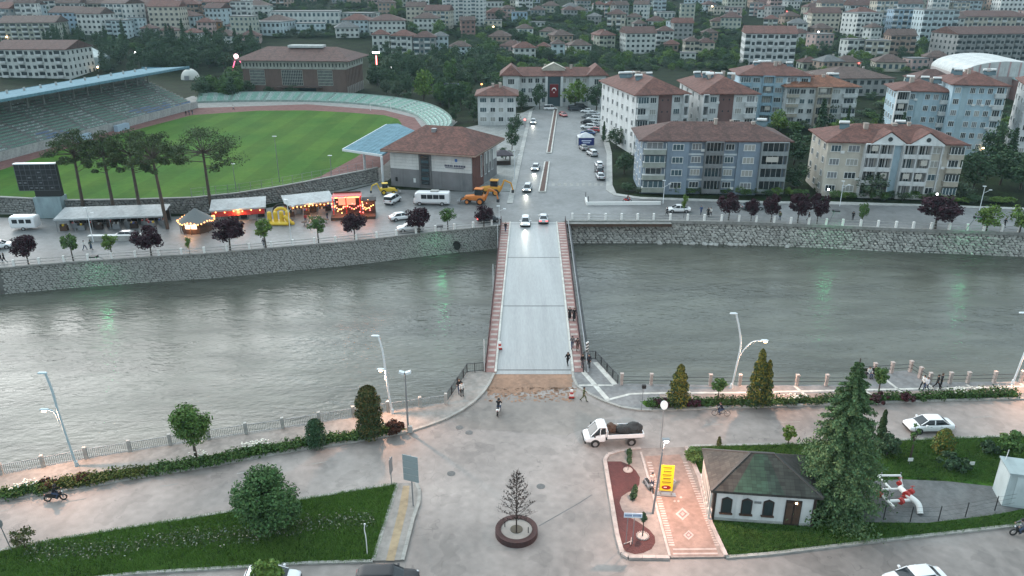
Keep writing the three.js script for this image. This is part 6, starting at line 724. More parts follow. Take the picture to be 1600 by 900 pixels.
// parked rows on the right of the street
const parked = 'cars parked along the town street';
for (const [k, m, x, y, a, l] of [['hatch', WHITE, 936, 261, 0.06, 'white hatchback parked before the corner garden'], ['sedan', SILVER, 938, 279, 0.05, 'silver sedan parked nearest the zebra crossing'], ['suv', SILVER, 925, 243, 0.3, 'light pickup like car parked behind the blue tent'], ['sedan', GREYC, 912, 234, 0.2, 'grey car parked beside the blue tent'], ['hatch', DARKC, 936, 270, 0.05, 'dark hatchback between two pale cars']]) car(k, m, P(x, y), north + a, l, { group: parked, detail: false });
for (let i = 0; i < 9; i++) car(pick(['sedan', 'hatch', 'suv']), [WHITE, SILVER, GREYC, WHITE, BLACK, SILVER, WHITE, REDC, BLUEC][i], P(919 + (i % 2) * 9 + (210 - (176 + i * 4.3)) * -0.05, 176 + i * 4.3), north + 1.2 + rr(-0.1, 0.1), ['first', 'second', 'third', 'fourth', 'fifth', 'sixth', 'seventh', 'eighth', 'ninth'][i] + ' car from the far end of the slanted parking row', { group: 'cars in the slanted parking row', detail: false });
car('van', DARKC, P(898, 173), 0.1, 'dark van parked before the government office', { detail: false }); car('van', BLACK, P(908, 170), 0.05, 'black van behind the dark van at the office', { detail: false }); car('van', WHITE, P(860, 172), 0.1, 'white van parked before the office flag', { detail: false });
// yard
car('sedan', WHITE, P(627, 343), yawTo(P(600, 347), P(650, 340)), 'white sedan behind the other white car in the yard', { detail: false }); car('suv', WHITE, P(641, 361), yawTo(P(600, 364), P(680, 358)) + Math.PI, 'white car parked below the purple tree in the yard', { detail: false }); car('sedan', DARKC, P(764, 346), yawTo(P(740, 347), P(790, 344)), 'dark car with red tail lights under the purple tree', { tail: true, detail: false }); car('van', WHITE, P(614, 317), north - 0.3, 'small white van beside the minibus', { detail: false }); car('sedan', WHITE, P(-2, 388), yawTo(P(0, 388), P(40, 384)), 'white car at the left edge of the riverside road', { detail: false }); car('sedan', GREYC, P(201, 373), 0.1, 'dark car behind the white counter', { detail: false }); car('sedan', GREYC, P(1175, 327), 0.05, 'grey car far along the apartment road', { detail: false }); car('hatch', SILVER, P(1548, 233), 0.2, 'silver car in the court beside the tall pale blue block', { detail: false }); car('sedan', WHITE, P(1310, 160), 0.3, 'white car between the far apartment roofs', { detail: false });
// white flatbed truck
{
  const g = thing('flatbed_truck', 'white flatbed pickup truck loaded with dark bags turning left', 'truck', P(955, 689), yawTo(P(1000, 686), P(910, 690)));
  mk('cab', loft([[0.75, 0.45, 1.35, 0.92], [0.9, 0.4, 1.4, 0.96], [1.5, 0.38, 1.25, 0.97], [2.0, 0.4, 1.15, 0.95], [2.6, 0.45, 0.95, 0.88], [2.72, 0.5, 0.8, 0.8]]), WHITE, g); mk('windows', loft([[0.72, 1.2, 1.98, 0.88, 0.78], [1.2, 1.2, 2.0, 0.9, 0.78], [1.45, 1.15, 1.92, 0.9, 0.76], [2.25, 1.05, 1.12, 0.85, 0.8]], 20, 5), carGlass, g); mk('roof', loft([[0.7, 1.9, 2.05, 0.79], [0.9, 1.92, 2.12, 0.82], [1.3, 1.92, 2.1, 0.8], [1.5, 1.85, 1.95, 0.76]], 16, 4), WHITE, g); bx('cab_back', WHITE, g, 0.7, 1.5, 0, 0.12, 1.0, 1.66);
  for (const z of [-1, 1]) { new MB().beam(V(2.2, 1.1, z * 0.8), V(1.45, 1.93, z * 0.75), 0.09, 0.06).beam(V(1.3, 1.15, z * 0.92), V(1.25, 1.95, z * 0.79), 0.07).build('pillar', WHITE, g); bx('mirror', M.dark, g, 1.85, 1.35, z * 1.1, 0.12, 0.28, 0.18); mk('headlight', new MB().ball(2.62, 0.82, z * 0.68, 0.14, 0.7, 0.8, 1, 8).geo(), headOff, g); }
  bx('bed_floor', M.greyMetal, g, -1.15, 0.86, 0, 3.5, 0.1, 1.96); for (const z of [-1, 1]) bx('bed_side', WHITE, g, -1.15, 1.1, z * 0.97, 3.5, 0.4, 0.06); bx('bed_tail', WHITE, g, -2.9, 1.1, 0, 0.06, 0.4, 1.96); bx('headboard', WHITE, g, 0.58, 1.3, 0, 0.06, 0.8, 1.96); bx('chassis', M.dark, g, -0.3, 0.55, 0, 4.6, 0.22, 0.9); bx('bumper', M.dark, g, 2.68, 0.5, 0, 0.16, 0.24, 1.7);
  const [ty, ri] = wheelGeos(0.36, 0.24); for (const x of [1.75, -1.75]) for (const z of [-1, 1]) { const w = mk('wheel', ty, M.rubber, g); w.position.set(x, 0.36, z * 0.86); mk('rim', ri, M.rim, w); mk('wheel_arch', new MB().cyl(V(0, 0, -0.02), V(0, 0, 0.02), 0.44, 0.44, 18).geo(), M.dark, g).position.set(x, 0.4, z * 0.955); }
  const load = (x, z, s, m, label, seed) => { const gg = new THREE.IcosahedronGeometry(0.5, 2), p = gg.attributes.position; for (let i = 0; i < p.count; i++) { const k = 0.8 + 0.45 * vnoise(p.getX(i) * 4 + seed, p.getY(i) * 4 + p.getZ(i) * 3, 0, seed); p.setXYZ(i, p.getX(i) * k, p.getY(i) * k, p.getZ(i) * k); } gg.computeVertexNormals(); const o = mk('cargo_sack', gg, m); g.updateMatrixWorld(true); o.position.copy(g.localToWorld(V(x, 0.92 + s[1] * 0.42, z))); o.rotation.y = g.rotation.y; o.scale.set(...s); tag(o, label, 'sack'); };
  load(-2.2, 0.1, [1.5, 0.9, 1.6], M.dark, 'black sack at the rear of the truck bed', 3); load(-1.1, -0.2, [1.3, 1.0, 1.4], M.dark, 'black sack in the middle of the truck bed', 5); load(0, 0.2, [1.0, 1.0, 1.2], M.wood, 'brown sack behind the truck cab', 8); load(-0.5, 0.6, [0.7, 0.7, 0.6], M.paleConcrete, 'grey sack beside the brown sack', 11);
}
// minibus
{
  const a = P(648, 319), b = P(703, 320), L = a.distanceTo(b), g = thing('minibus', 'white minibus parked before the sports hall', 'minibus', a.clone().lerp(b, 0.5), yawTo(b, a)), h = L / 2;
  mk('body', loft([[-h, 0.5, 2.5, 1.0], [-h + 0.12, 0.4, 2.72, 1.1], [h - 0.9, 0.4, 2.72, 1.1], [h - 0.3, 0.4, 2.5, 1.08], [h - 0.02, 0.45, 1.6, 1.02], [h, 0.55, 1.2, 0.95]], 24, 7), WHITE, g); for (const z of [-1, 1]) { for (let i = 0; i < 4; i++) bx('side_window', carGlass, g, -h + 1.0 + i * (L - 2.3) / 4 + 0.4, 1.85, z * 1.1, (L - 2.3) / 4 - 0.1, 0.85, 0.03); bx('trim_stripe', M.greyMetal, g, 0, 0.75, z * 1.1, L - 0.9, 0.05, 0.03); bx('mirror', M.dark, g, h - 0.2, 1.9, z * 1.25, 0.12, 0.35, 0.2); mk('headlight', new MB().ball(h - 0.05, 0.85, z * 0.75, 0.14, 0.5, 0.8, 1, 8).geo(), headOff, g); }
  const ws = bx('windscreen', carGlass, g, h - 0.14, 2.0, 0, 0.08, 0.95, 1.95); ws.rotation.z = 0.3; bx('roof_unit', M.paleConcrete, g, -0.6, 2.82, 0, 1.6, 0.22, 1.2); bx('bumper', M.dark, g, h - 0.05, 0.5, 0, 0.2, 0.25, 1.8);
  const [ty, ri] = wheelGeos(0.4, 0.26); for (const x of [h - 1.2, -h + 1.4]) for (const z of [-1, 1]) { const w = mk('wheel', ty, M.rubber, g); w.position.set(x, 0.4, z * 0.99); mk('rim', ri, M.rim, w); }
}
// construction machines: two loaders with raised arms, one small yellow excavator
function loader(pos, turn, m, label, s = 1) {
  const g = thing('wheel_loader', label, 'loader', pos, turn); g.scale.setScalar(s); const [ty, ri] = wheelGeos(0.7, 0.5), [t2, r2] = wheelGeos(0.5, 0.4);
  mk('hood', loft([[-2.2, 0.8, 1.7, 0.75], [-2, 0.7, 1.9, 0.85], [-0.4, 0.7, 1.95, 0.85], [1.9, 0.75, 1.6, 0.6], [2, 0.8, 1.5, 0.55]], 16, 5), m, g); bx('cab_frame', M.darkMetal, g, -0.9, 2.5, 0, 1.5, 1.2, 1.4); bx('cab_glass', carGlass, g, -0.9, 2.5, 0, 1.53, 0.9, 1.43); bx('cab_roof', m, g, -0.9, 3.15, 0, 1.7, 0.12, 1.6);
  for (const z of [-1, 1]) { const w = mk('wheel', ty, M.rubber, g); w.position.set(-1.3, 0.7, z * 0.95); mk('rim', ri, m, w); const v = mk('wheel', t2, M.rubber, g); v.position.set(1.4, 0.5, z * 0.85); mk('rim', r2, m, v); }
  new MB().beam(V(0.6, 1.5, 0.6), V(2.6, 0.8, 0.6), 0.16, 0.26).beam(V(0.6, 1.5, -0.6), V(2.6, 0.8, -0.6), 0.16, 0.26).build('front_arm', m, g); new MB().box(3.1, 0.6, 0, 0.7, 0.08, 2.2, 0, 0, 0.2).box(2.75, 0.85, 0, 0.08, 0.7, 2.2).build('bucket', M.greyMetal, g);
  new MB().beam(V(-2.2, 1.1, 0), V(-3.0, 3.2, 0), 0.28, 0.34).beam(V(-3.0, 3.2, 0), V(-4.4, 2.6, 0), 0.22, 0.28).beam(V(-4.4, 2.6, 0), V(-4.8, 1.2, 0), 0.18, 0.24).build('boom', m, g); new MB().box(-4.8, 0.9, 0, 0.5, 0.6, 0.7).build('digging_bucket', M.darkMetal, g); return g;
}
loader(P(742, 318), U(168), M.orange, 'orange backhoe loader nearest the hall corner'); loader(P(766, 304), U(172), std(0.6, 0.28, 0.04), 'yellow orange backhoe loader behind the other one'); loader(P(607, 303), U(12), M.yellow, 'small yellow loader beside the hall wall', 0.75);
// ---------------------------------------------------------------- the white house with the dark shingle roof
{
  const a = P(1112, 811, 0.12), b = P(1268, 822, 0.12), [g, w] = house('white_house', 'small white house with dark green patched shingle roof', 'house', a, b, 9), H = rise(a, 764), D = P(1108, 757, H + 0.2).distanceTo(P(1086, 694, H + 0.2)) - 0.7;
  new MB().box(0, H / 2, -D / 2, w, H, D).build('wall', wallMat(0.74, 0.75, 0.76), g); bx('plinth', M.paleConcrete, g, 0, 0.12, -D / 2, w + 0.12, 0.24, D + 0.12);
  for (const s of [-1, 1]) bx('corner_post', M.darkWood, g, s * (w / 2 - 0.05), H / 2, 0.02, 0.22, H, 0.12); bx('eaves_board', M.darkWood, g, 0, H - 0.12, 0.05, w, 0.26, 0.16);
  for (const px of [0.13, 0.33, 0.545]) { const x = -w / 2 + w * px, ww = w * 0.105, hh = H * 0.52, sh = new THREE.Shape([[-ww / 2, -hh / 2], [ww / 2, -hh / 2], [ww / 2, hh * 0.36], [0, hh / 2], [-ww / 2, hh * 0.36]].map((q) => new THREE.Vector2(...q))); const o = mk('window', new THREE.ExtrudeGeometry(sh, { depth: 0.1, bevelEnabled: false }), M.darkWood, g); o.position.set(x, H * 0.52, 0.02); const p = mk('pane', new THREE.ShapeGeometry(sh), M.glass, o); p.scale.set(0.82, 0.86, 1); p.position.z = 0.108; bx('window_sill', M.wood, o, 0, -hh / 2 - 0.05, 0.08, ww + 0.2, 0.09, 0.22); }
  bx('wall_plate', M.greyMetal, g, -w / 2 + w * 0.435, H * 0.66, 0.04, 0.55, 0.2, 0.05);
  const d = bx('door', M.darkWood, g, -w / 2 + w * 0.79, H * 0.40, 0.05, w * 0.155, H * 0.8, 0.12); for (const s of [-0.25, 0.25]) bx('door_panel', M.wood, d, s * w * 0.155, 0, 0.07, w * 0.06, H * 0.66, 0.04); bx('door_handle', M.chrome, d, 0.06, 0, 0.1, 0.05, 0.16, 0.06); bx('door_light', M.bulbWarm, g, -w / 2 + w * 0.81, H * 0.74, 0.14, 0.14, 0.12, 0.06);
  for (let i = 0; i < 6; i++) bx('side_window', M.glass, g, -w / 2 - 0.03, H * 0.55, -D * (i + 0.5) / 6, 0.08, H * 0.5, D / 10);
  for (let i = 0; i < 7; i++) bx('veranda_post', wallMat(0.66, 0.64, 0.6), g, -w / 2 - 0.32, H / 2 - 0.1, 0.2 - i * D / 7, 0.16, H + 0.2, 0.16); bx('veranda_rail', wallMat(0.66, 0.62, 0.58), g, -w / 2 - 0.32, 0.75, -D / 2, 0.08, 0.1, D);
  const o = 0.4, x0 = -w / 2 - o, x1 = w / 2 + o, z0 = o, z1 = -D - o, zr = -D / 2, h = 1.9, ri = 3.4, A = V(x0, 0, z0), B = V(x1, 0, z0), C = V(x1, 0, z1), E = V(x0, 0, z1), r0 = V(x0 + ri, h, zr), r1 = V(x1 - ri, h, zr);
  const roof = new MB(); roof.tri(B, C, r1).quad(C, E, r0, r1).tri(E, A, r0); roof.box(0, -0.12, zr, x1 - x0, 0.2, z0 - z1);
  const strip2 = (t0, t1, m) => { const q = (t, k) => (k ? r0.clone().lerp(r1, t) : A.clone().lerp(B, t)); const b2 = new MB(); b2.quad(q(t0, 0), q(t1, 0), q(t1, 1), q(t0, 1)); return b2; };
  const rf = roof.build('roof', M.shingle, g); rf.position.y = H + 0.12; for (const [t0, t1, m] of [[0, 0.2, M.shingle], [0.2, 0.52, M.shingleGreen], [0.52, 0.66, std(0.035, 0.07, 0.055, { map: tRoof })], [0.66, 1, std(0.05, 0.062, 0.056, { map: tRoof })]]) strip2(t0, t1).build('shingle_field', m, rf);
  const hips = new MB(); hips.beam(r0, r1, 0.22, 0.1).beam(A, r0, 0.2, 0.09).beam(B, r1, 0.2, 0.09).beam(E, r0, 0.2, 0.09); hips.build('ridge_cap', std(0.05, 0.052, 0.05), rf);
}
// yellow standing banner, blue sign, fallen stake on the island
function canvasMat(w, h, draw, rough = 0.8) { const c = document.createElement('canvas'); c.width = w; c.height = h; draw(c.getContext('2d'), w, h); const t = new THREE.CanvasTexture(c); t.colorSpace = THREE.SRGBColorSpace; return new THREE.MeshStandardMaterial({ map: t, roughness: rough, side: THREE.DoubleSide }); }
{
  const p = P(1040, 771, 0.129), g = thing('yellow_banner', 'yellow standing banner with red emblem on the carpet path', 'banner', p, -0.1), k = pxm(p), w = 20 / k, h = rise(p, 727);
  const m = canvasMat(128, 256, (q, W, H) => { q.fillStyle = '#d9c11e'; q.fillRect(0, 0, W, H); q.fillStyle = '#7a6a10'; q.font = 'bold 30px sans-serif'; q.textAlign = 'center'; for (let i = 0; i < 5; i++) { q.fillRect(18 + (i % 2) * 8, 18 + i * 36, W - 40 - (i % 2) * 12, 12); q.fillRect(26, 36 + i * 36, W - 56, 5); } q.fillStyle = '#8a1c12'; q.beginPath(); q.ellipse(64, 222, 46, 22, 0, 0, 7); q.fill(); q.fillStyle = '#e6ddd0'; q.fillRect(40, 216, 30, 10); });
  mk('panel', new THREE.BoxGeometry(w, h - 0.3, 0.06), m, g).position.y = h / 2 + 0.15; for (const s of [-1, 1]) bx('foot', M.greyMetal, g, s * w * 0.4, 0.15, 0, 0.08, 0.3, 0.7); bx('base_bar', M.greyMetal, g, 0, 0.05, 0.2, w * 1.5, 0.08, 0.5);
  const s = P(986, 850, 0.129), sg = thing('blue_sign', 'pale blue name board on two legs in the red gravel', 'sign', s, -0.04), sh = rise(s, 802), sw = 28 / pxm(s); const sm = canvasMat(256, 32, (q, W, H) => { q.fillStyle = '#c9d2dc'; q.fillRect(0, 0, W, H); q.fillStyle = '#2a4f8a'; for (let i = 0; i < 14; i++) if (i !== 6) q.fillRect(18 + i * 16, 9, 10, 14); });
  mk('board', new THREE.BoxGeometry(sw, 0.42, 0.05), sm, sg).position.y = sh - 0.2; for (const q of [-0.28, 0.08]) new MB().cyl(V(q * sw, 0, 0), V(q * sw, sh - 0.4, 0), 0.03).build('leg', M.greyMetal, sg);
  const st = mk('garden_stake', new MB().beam(V(-0.4, 0.05, 0.2), V(0.3, 0.09, -0.1), 0.06).beam(V(0.1, 0.06, 0.3), V(0.3, 0.1, -0.5), 0.05).geo(), M.tileLight); st.position.copy(P(982, 848, 0.129)); tag(st, 'pale wooden stake lying on the red gravel', 'stake');
}
// ---- lamps
const lampLight = (parent, x, y, z, col, cd) => { const l = new THREE.PointLight(new THREE.Color(...col), cd, 0, 2); l.position.set(x, y, z); l.castShadow = true; l.shadow.radius = 6; parent.add(l); };
function curvedLamp(label, base, tall, arm, lit, mast = M.lampWhite) {  // tall mast that bows over, with a lower arm on the other side
  const p = P(...base, 0.13), g = thing('promenade_lamp', label, 'street lamp', p), k = pxm(p), h = rise(p, tall[1]), dx = (tall[0] - base[0]) / k * 0.96, h2 = rise(p, arm[1]), dx2 = (arm[0] - base[0]) / k * 0.96, s = Math.sign(dx2) || 1;
  new MB().tube([V(0, 0, 0), V(0.25 * s, h * 0.3, 0), V(0.42 * s, h * 0.6, 0), V(0.2 * s + dx * 0.4, h * 0.82, 0), V(dx, h, 0)], 0.1, 8, 24).build('mast', mast, g); new MB().tube([V(0.35 * s, h * 0.4, 0), V(0.42 * s + dx2 * 0.12, h2 * 0.78, 0), V(dx2 * 0.6, h2 * 0.97, 0), V(dx2, h2, 0)], 0.06, 8, 18).build('arm', mast, g); new MB().cyl(V(0, -0.05, 0), V(0, 0.5, 0), 0.19, 0.15, 10).build('base', mast, g);
  const head = (x, y, dir) => { const o = mk('lamp_head', loft([[-0.42, -0.03, 0.04, 0.06], [-0.3, -0.06, 0.1, 0.16], [0.2, -0.06, 0.1, 0.17], [0.4, -0.03, 0.03, 0.08]], 12, 3), mast, g); o.position.set(x + dir * 0.25, y, 0); return o; }; head(dx, h, Math.sign(dx) || -1); head(dx2, h2, s);
  if (lit) { const b = mk('bulb', new MB().ball(0, 0, 0, 0.17, 1.3, 0.8, 1.1, 10).geo(), M.bulbWarm, g); b.position.set(dx2 + s * 0.3, h2 - 0.12, 0); lampLight(g, dx2 + s * 0.3, h2 - 0.14, 0, [1, 0.55, 0.36], lit); }
}
curvedLamp('tall curved lamp post on the left promenade', [120, 728], [108, 583], [96, 640], 105, M.poleBlue); curvedLamp('curved lamp post behind the thuja on the left promenade', [613, 646], [599, 525], [604, 577], 105, M.lampWhite); curvedLamp('curved white lamp post with lit arm on the right promenade', [1143, 606], [1136, 490], [1183, 532], 120); curvedLamp('curved white lamp post at the right photo edge', [1582, 600], [1571, 489], [1604, 545], 90);
{ const p = P(638, 673, 0.13), h = rise(p, 582), g = thing('floodlight_pole', 'grey pole with two white floodlights beside the left kerb', 'floodlight', p); new MB().cyl(V(0, 0, 0), V(0, h, 0), 0.1, 0.07, 10).build('pole', M.greyMetal, g); for (const s of [-1, 1]) { const o = bx('lamp_head', M.lampWhite, g, s * 0.32, h, 0, 0.5, 0.22, 0.4); o.rotation.z = s * 0.3; bx('bracket', M.greyMetal, g, s * 0.14, h - 0.15, 0, 0.3, 0.06, 0.06); } bx('equipment_box', M.paleConcrete, g, 0.25, 0.35, 0.25, 0.4, 0.7, 0.35); }
{ const p = P(1020, 802, 0.129), h = rise(p, 688), g = thing('street_lamp', 'tall grey lamp post with bright white lamp beside the yellow banner', 'street lamp', p), dx = 8 / pxm(p); new MB().cyl(V(0, 0, 0), V(dx, h, 0), 0.1, 0.06, 10).build('pole', M.greyMetal, g); bx('lamp_head', M.greyMetal, g, dx + 0.12, h + 0.1, 0, 0.6, 0.1, 0.3); const b = mk('bulb', new MB().ball(0, 0, 0, 0.2, 1, 0.8, 1, 10).geo(), M.bulbWhite, g); b.position.set(dx + 0.15, h - 0.06, 0); lampLight(g, dx + 0.15, h - 0.08, 0, [1, 0.62, 0.48], 170); }
for (const [x, y, t, l] of [[1312, 322, 283, 'pale street lamp before the cream gabled house'], [1530, 330, 291, 'pale street lamp at the right end of the apartment road'], [1036, 318, 282, 'pale street lamp before the blue grey house'], [456, 382, 312, 'slim lamp post before the lit canopy'], [146, 378, 325, 'slim lamp post before the long white canopy'], [780, 350, 322, 'dark lamp post at the far bridge end'], [804, 280, 235, 'slim lamp post on the plaza side of the street']]) { const p = P(x, y, 0.1), h = rise(p, t), g = thing('street_lamp', l, 'street lamp', p, 0, 'street lamps of the far bank'); new MB().cyl(V(0, 0, 0), V(0, h, 0), 0.08, 0.05, 8).cyl(V(0, h * 0.72, 0), V(0.9, h * 0.86, 0.3), 0.04, 0.03, 6).build('pole', M.lampWhite, g); new MB().box(-0.15, h + 0.03, 0.1, 0.6, 0.1, 0.3).box(1.0, h * 0.87, 0.32, 0.5, 0.09, 0.28).build('lamp_head', M.lampWhite, g); }
// green floodlights under the far railing, aimed down at the river
for (const [x, y, dy, l] of [[166, 405, 1.6, 'first'], [690, 362, 1.8, 'second'], [1294, 354, 3.6, 'third'], [1508, 362, 3.4, 'fourth']]) { const p = P(x, y); const z = bankZ(p.x) + 2.6, g = thing('green_floodlight', l + ' green floodlight from the left, aimed down at the river', 'floodlight', V(p.x, dy, z), 0, 'green river floodlights'); new MB().box(0, 0.12, 0, 1.0, 0.1, 1.0).box(0, -0.1, -0.47, 1.0, 0.4, 0.06).box(0, 0.03, 0.47, 1.0, 0.14, 0.06).box(0.47, -0.05, -0.1, 0.06, 0.3, 0.7).box(-0.47, -0.05, -0.1, 0.06, 0.3, 0.7).build('housing', M.darkMetal, g); const e = mk('led_panel', new THREE.BoxGeometry(0.7, 0.04, 0.4), M.greenLed, g); e.position.set(0, 0.03, -0.2); new MB().beam(V(0, 0.1, -0.4), V(0, -dy + 0.2, -2.65), 0.07).build('bracket', M.greyMetal, g); }
// far town lamps, lit
for (const [x, y, t, c, l] of [[214, 96, 82, 'bulbWhite', 'lit white lamp at the wood edge'], [613, 130, 52 + 54, 'bulbWhite', 'lit lamp before the park trees'], [640, 122, 110, 'bulbWhite', 'bright lamp in the park between stadium and office'], [62, 60, 53, 'bulbWhite', 'lit lamp before the greenish block'], [12, 66, 58, 'bulbWarm', 'warm lamp at the far left block'], [771, 52, 42, 'bulbWarm', 'warm lamp on the slope below the tower'], [1228, 30, 18, 'bulbRed', 'red lamp beside the hillside road'], [1340, 112, 99, 'bulbRed', 'red orange lamp above the cottages'], [1277, 62, 50, 'bulbWhite', 'white lamp in the hillside bushes'], [1358, 62, 52, 'bulbWhite', 'white lamp above the white terrace house'], [820, 198, 190, 'bulbRed', 'red traffic light by the street'], [1533, 245, 235, 'bulbWarm', 'warm lamp among the dark trees at the right'], [498, 142, 120, 'bulbOrange', 'orange lamp on the brown building front'], [753, 160, 132, 'bulbOrange', 'orange lamp left of the government office'], [1461, 320, 310, 'bulbWhite', 'white garden lamp behind the largest purple tree'], [1292, 312, 307, 'bulbWhite', 'white garden lamp beside the cedar'], [154, 112, 107, 'bulbWarm', 'warm lamp above the grandstand roof'], [1110, 40, 10, 'bulbWarm', 'warm lamp at the top of the hillside']]) { const p = G(x, y), h = Math.max(2, rise(p, t)), g = thing('town_lamp', l, 'street lamp', p); new MB().cyl(V(0, 0, 0), V(0, h, 0), 0.09, 0.06, 6).build('pole', M.greyMetal, g); const b = mk('bulb', new MB().ball(0, 0, 0, 0.42 * Math.min(1, 3.4 / pxm(p)) + 0.04, 1, 0.8, 1, 8).geo(), M[c], g); b.position.y = h + 0.1; }
// ---- road signs
{
  const p = P(645, 791, 0.13), h = rise(p, 712), g = thing('direction_sign', 'large grey direction sign seen from behind on the pavement', 'sign', p, -0.35), k = pxm(p), w = 26 / k, ph = h - rise(p, 752); new MB().cyl(V(0, 0, -0.08), V(0, h, -0.08), 0.06, 0.05, 8).build('pole', M.greyMetal, g); for (let i = 0; i < 4; i++) bx('sign_panel', std(0.26, 0.30, 0.31, { roughness: 0.5 }), g, 0, h - ph * (i + 0.5) / 4, 0, w, ph / 4 - 0.03, 0.05); bx('rear_rail', M.greyMetal, g, 0, h - ph * 0.3, -0.05, w * 0.95, 0.07, 0.05);
  const q = P(612, 757, 0.12), h2 = rise(q, 715), s = thing('road_sign', 'narrow road sign seen edge on at the lawn tip', 'sign', q, 1.35); new MB().cyl(V(0, 0, 0), V(0, h2, 0), 0.04).build('pole', M.greyMetal, s); bx('panel', M.greyMetal, s, 0, h2 - 0.8, 0.05, 0.7, 1.5, 0.04);
  const r = P(574, 866, 0.12), h3 = rise(r, 819), u = thing('crook_post', 'thin white crooked post on the lawn', 'post', r); new MB().tube([V(0, 0, 0), V(0, h3 * 0.6, 0), V(-0.06, h3 * 0.8, 0), V(0, h3, 0)], 0.04, 6).build('post', M.white, u); bx('cap', M.white, u, 0, h3, 0, 0.12, 0.1, 0.1);
  const e = P(18, 860, 0.12), h4 = rise(e, 812), v = thing('road_sign', 'oval road sign on a leaning post at the left edge', 'sign', e, 0.3); new MB().cyl(V(0, 0, 0), V(-0.25, h4 - 0.3, 0), 0.04).build('pole', M.greyMetal, v); const el = mk('panel', new THREE.CylinderGeometry(0.35, 0.35, 0.04, 20), M.greyMetal, v); el.rotation.x = Math.PI / 2; el.scale.set(0.7, 1, 1.2); el.position.set(-0.27, h4 - 0.3, 0);
  const m = P(1032, 700), h5 = rise(m, 633), o = thing('traffic_mirror', 'round white traffic mirror on a thin pole', 'mirror', m, 0.2); new MB().cyl(V(0, 0, 0), V(0, h5, 0), 0.04).build('pole', M.greyMetal, o); const mi = mk('mirror_disc', new THREE.CylinderGeometry(0.36, 0.36, 0.06, 24), std(0.6, 0.68, 0.72, { roughness: 0.12 }), o); mi.rotation.x = 1.3; mi.scale.z = 1.2; mi.position.y = h5;
  const c = P(1002, 641, 0.13), h6 = rise(c, 604), cm = thing('camera_pole', 'thin pole with a dark camera box on the promenade', 'pole', c); new MB().cyl(V(0, 0, 0), V(0.05, h6, 0), 0.04).build('pole', M.greyMetal, cm); bx('camera_box', M.dark, cm, 0.1, h6, 0, 0.4, 0.36, 0.3);
  for (const [x, y, l] of [[893, 622, 'red and white road barrier near the right bridgehead'], [781, 546, 'red and white marker on the left bridge kerb']]) { const p2 = P(x, y), b = thing('road_barrier', l, 'barrier', p2); for (let i = 0; i < 4; i++) bx('stripe', i % 2 ? M.white : M.red, b, 0, 0.14 + i * 0.25, 0, 0.5 - i * 0.07, 0.25, 0.3 - i * 0.04); bx('foot', M.rubber, b, 0, 0.03, 0, 0.6, 0.06, 0.4); }
  const sp = P(917, 552, 0.13), sb = thing('striped_barrier', 'black and white striped barrier behind the bridge railing', 'barrier', sp, 0.9); for (let i = 0; i < 7; i++) bx('stripe', i % 2 ? M.dark : M.white, sb, 0, 0.2 + i * 0.2, 0, 0.5, 0.2, 0.1);
  for (const [x, y] of [[1421, 726], [1517, 732]]) { const q2 = P(x, y, 0.12), s2 = thing('lawn_sign', (x < 1500 ? 'first' : 'second') + ' small white notice on the right lawn', 'sign', q2); bx('plate', M.white, s2, 0, 0.55, 0, 0.45, 0.34, 0.04); new MB().cyl(V(0, 0, -0.04), V(0, 0.5, -0.04), 0.02).build('stake', M.greyMetal, s2); }
}
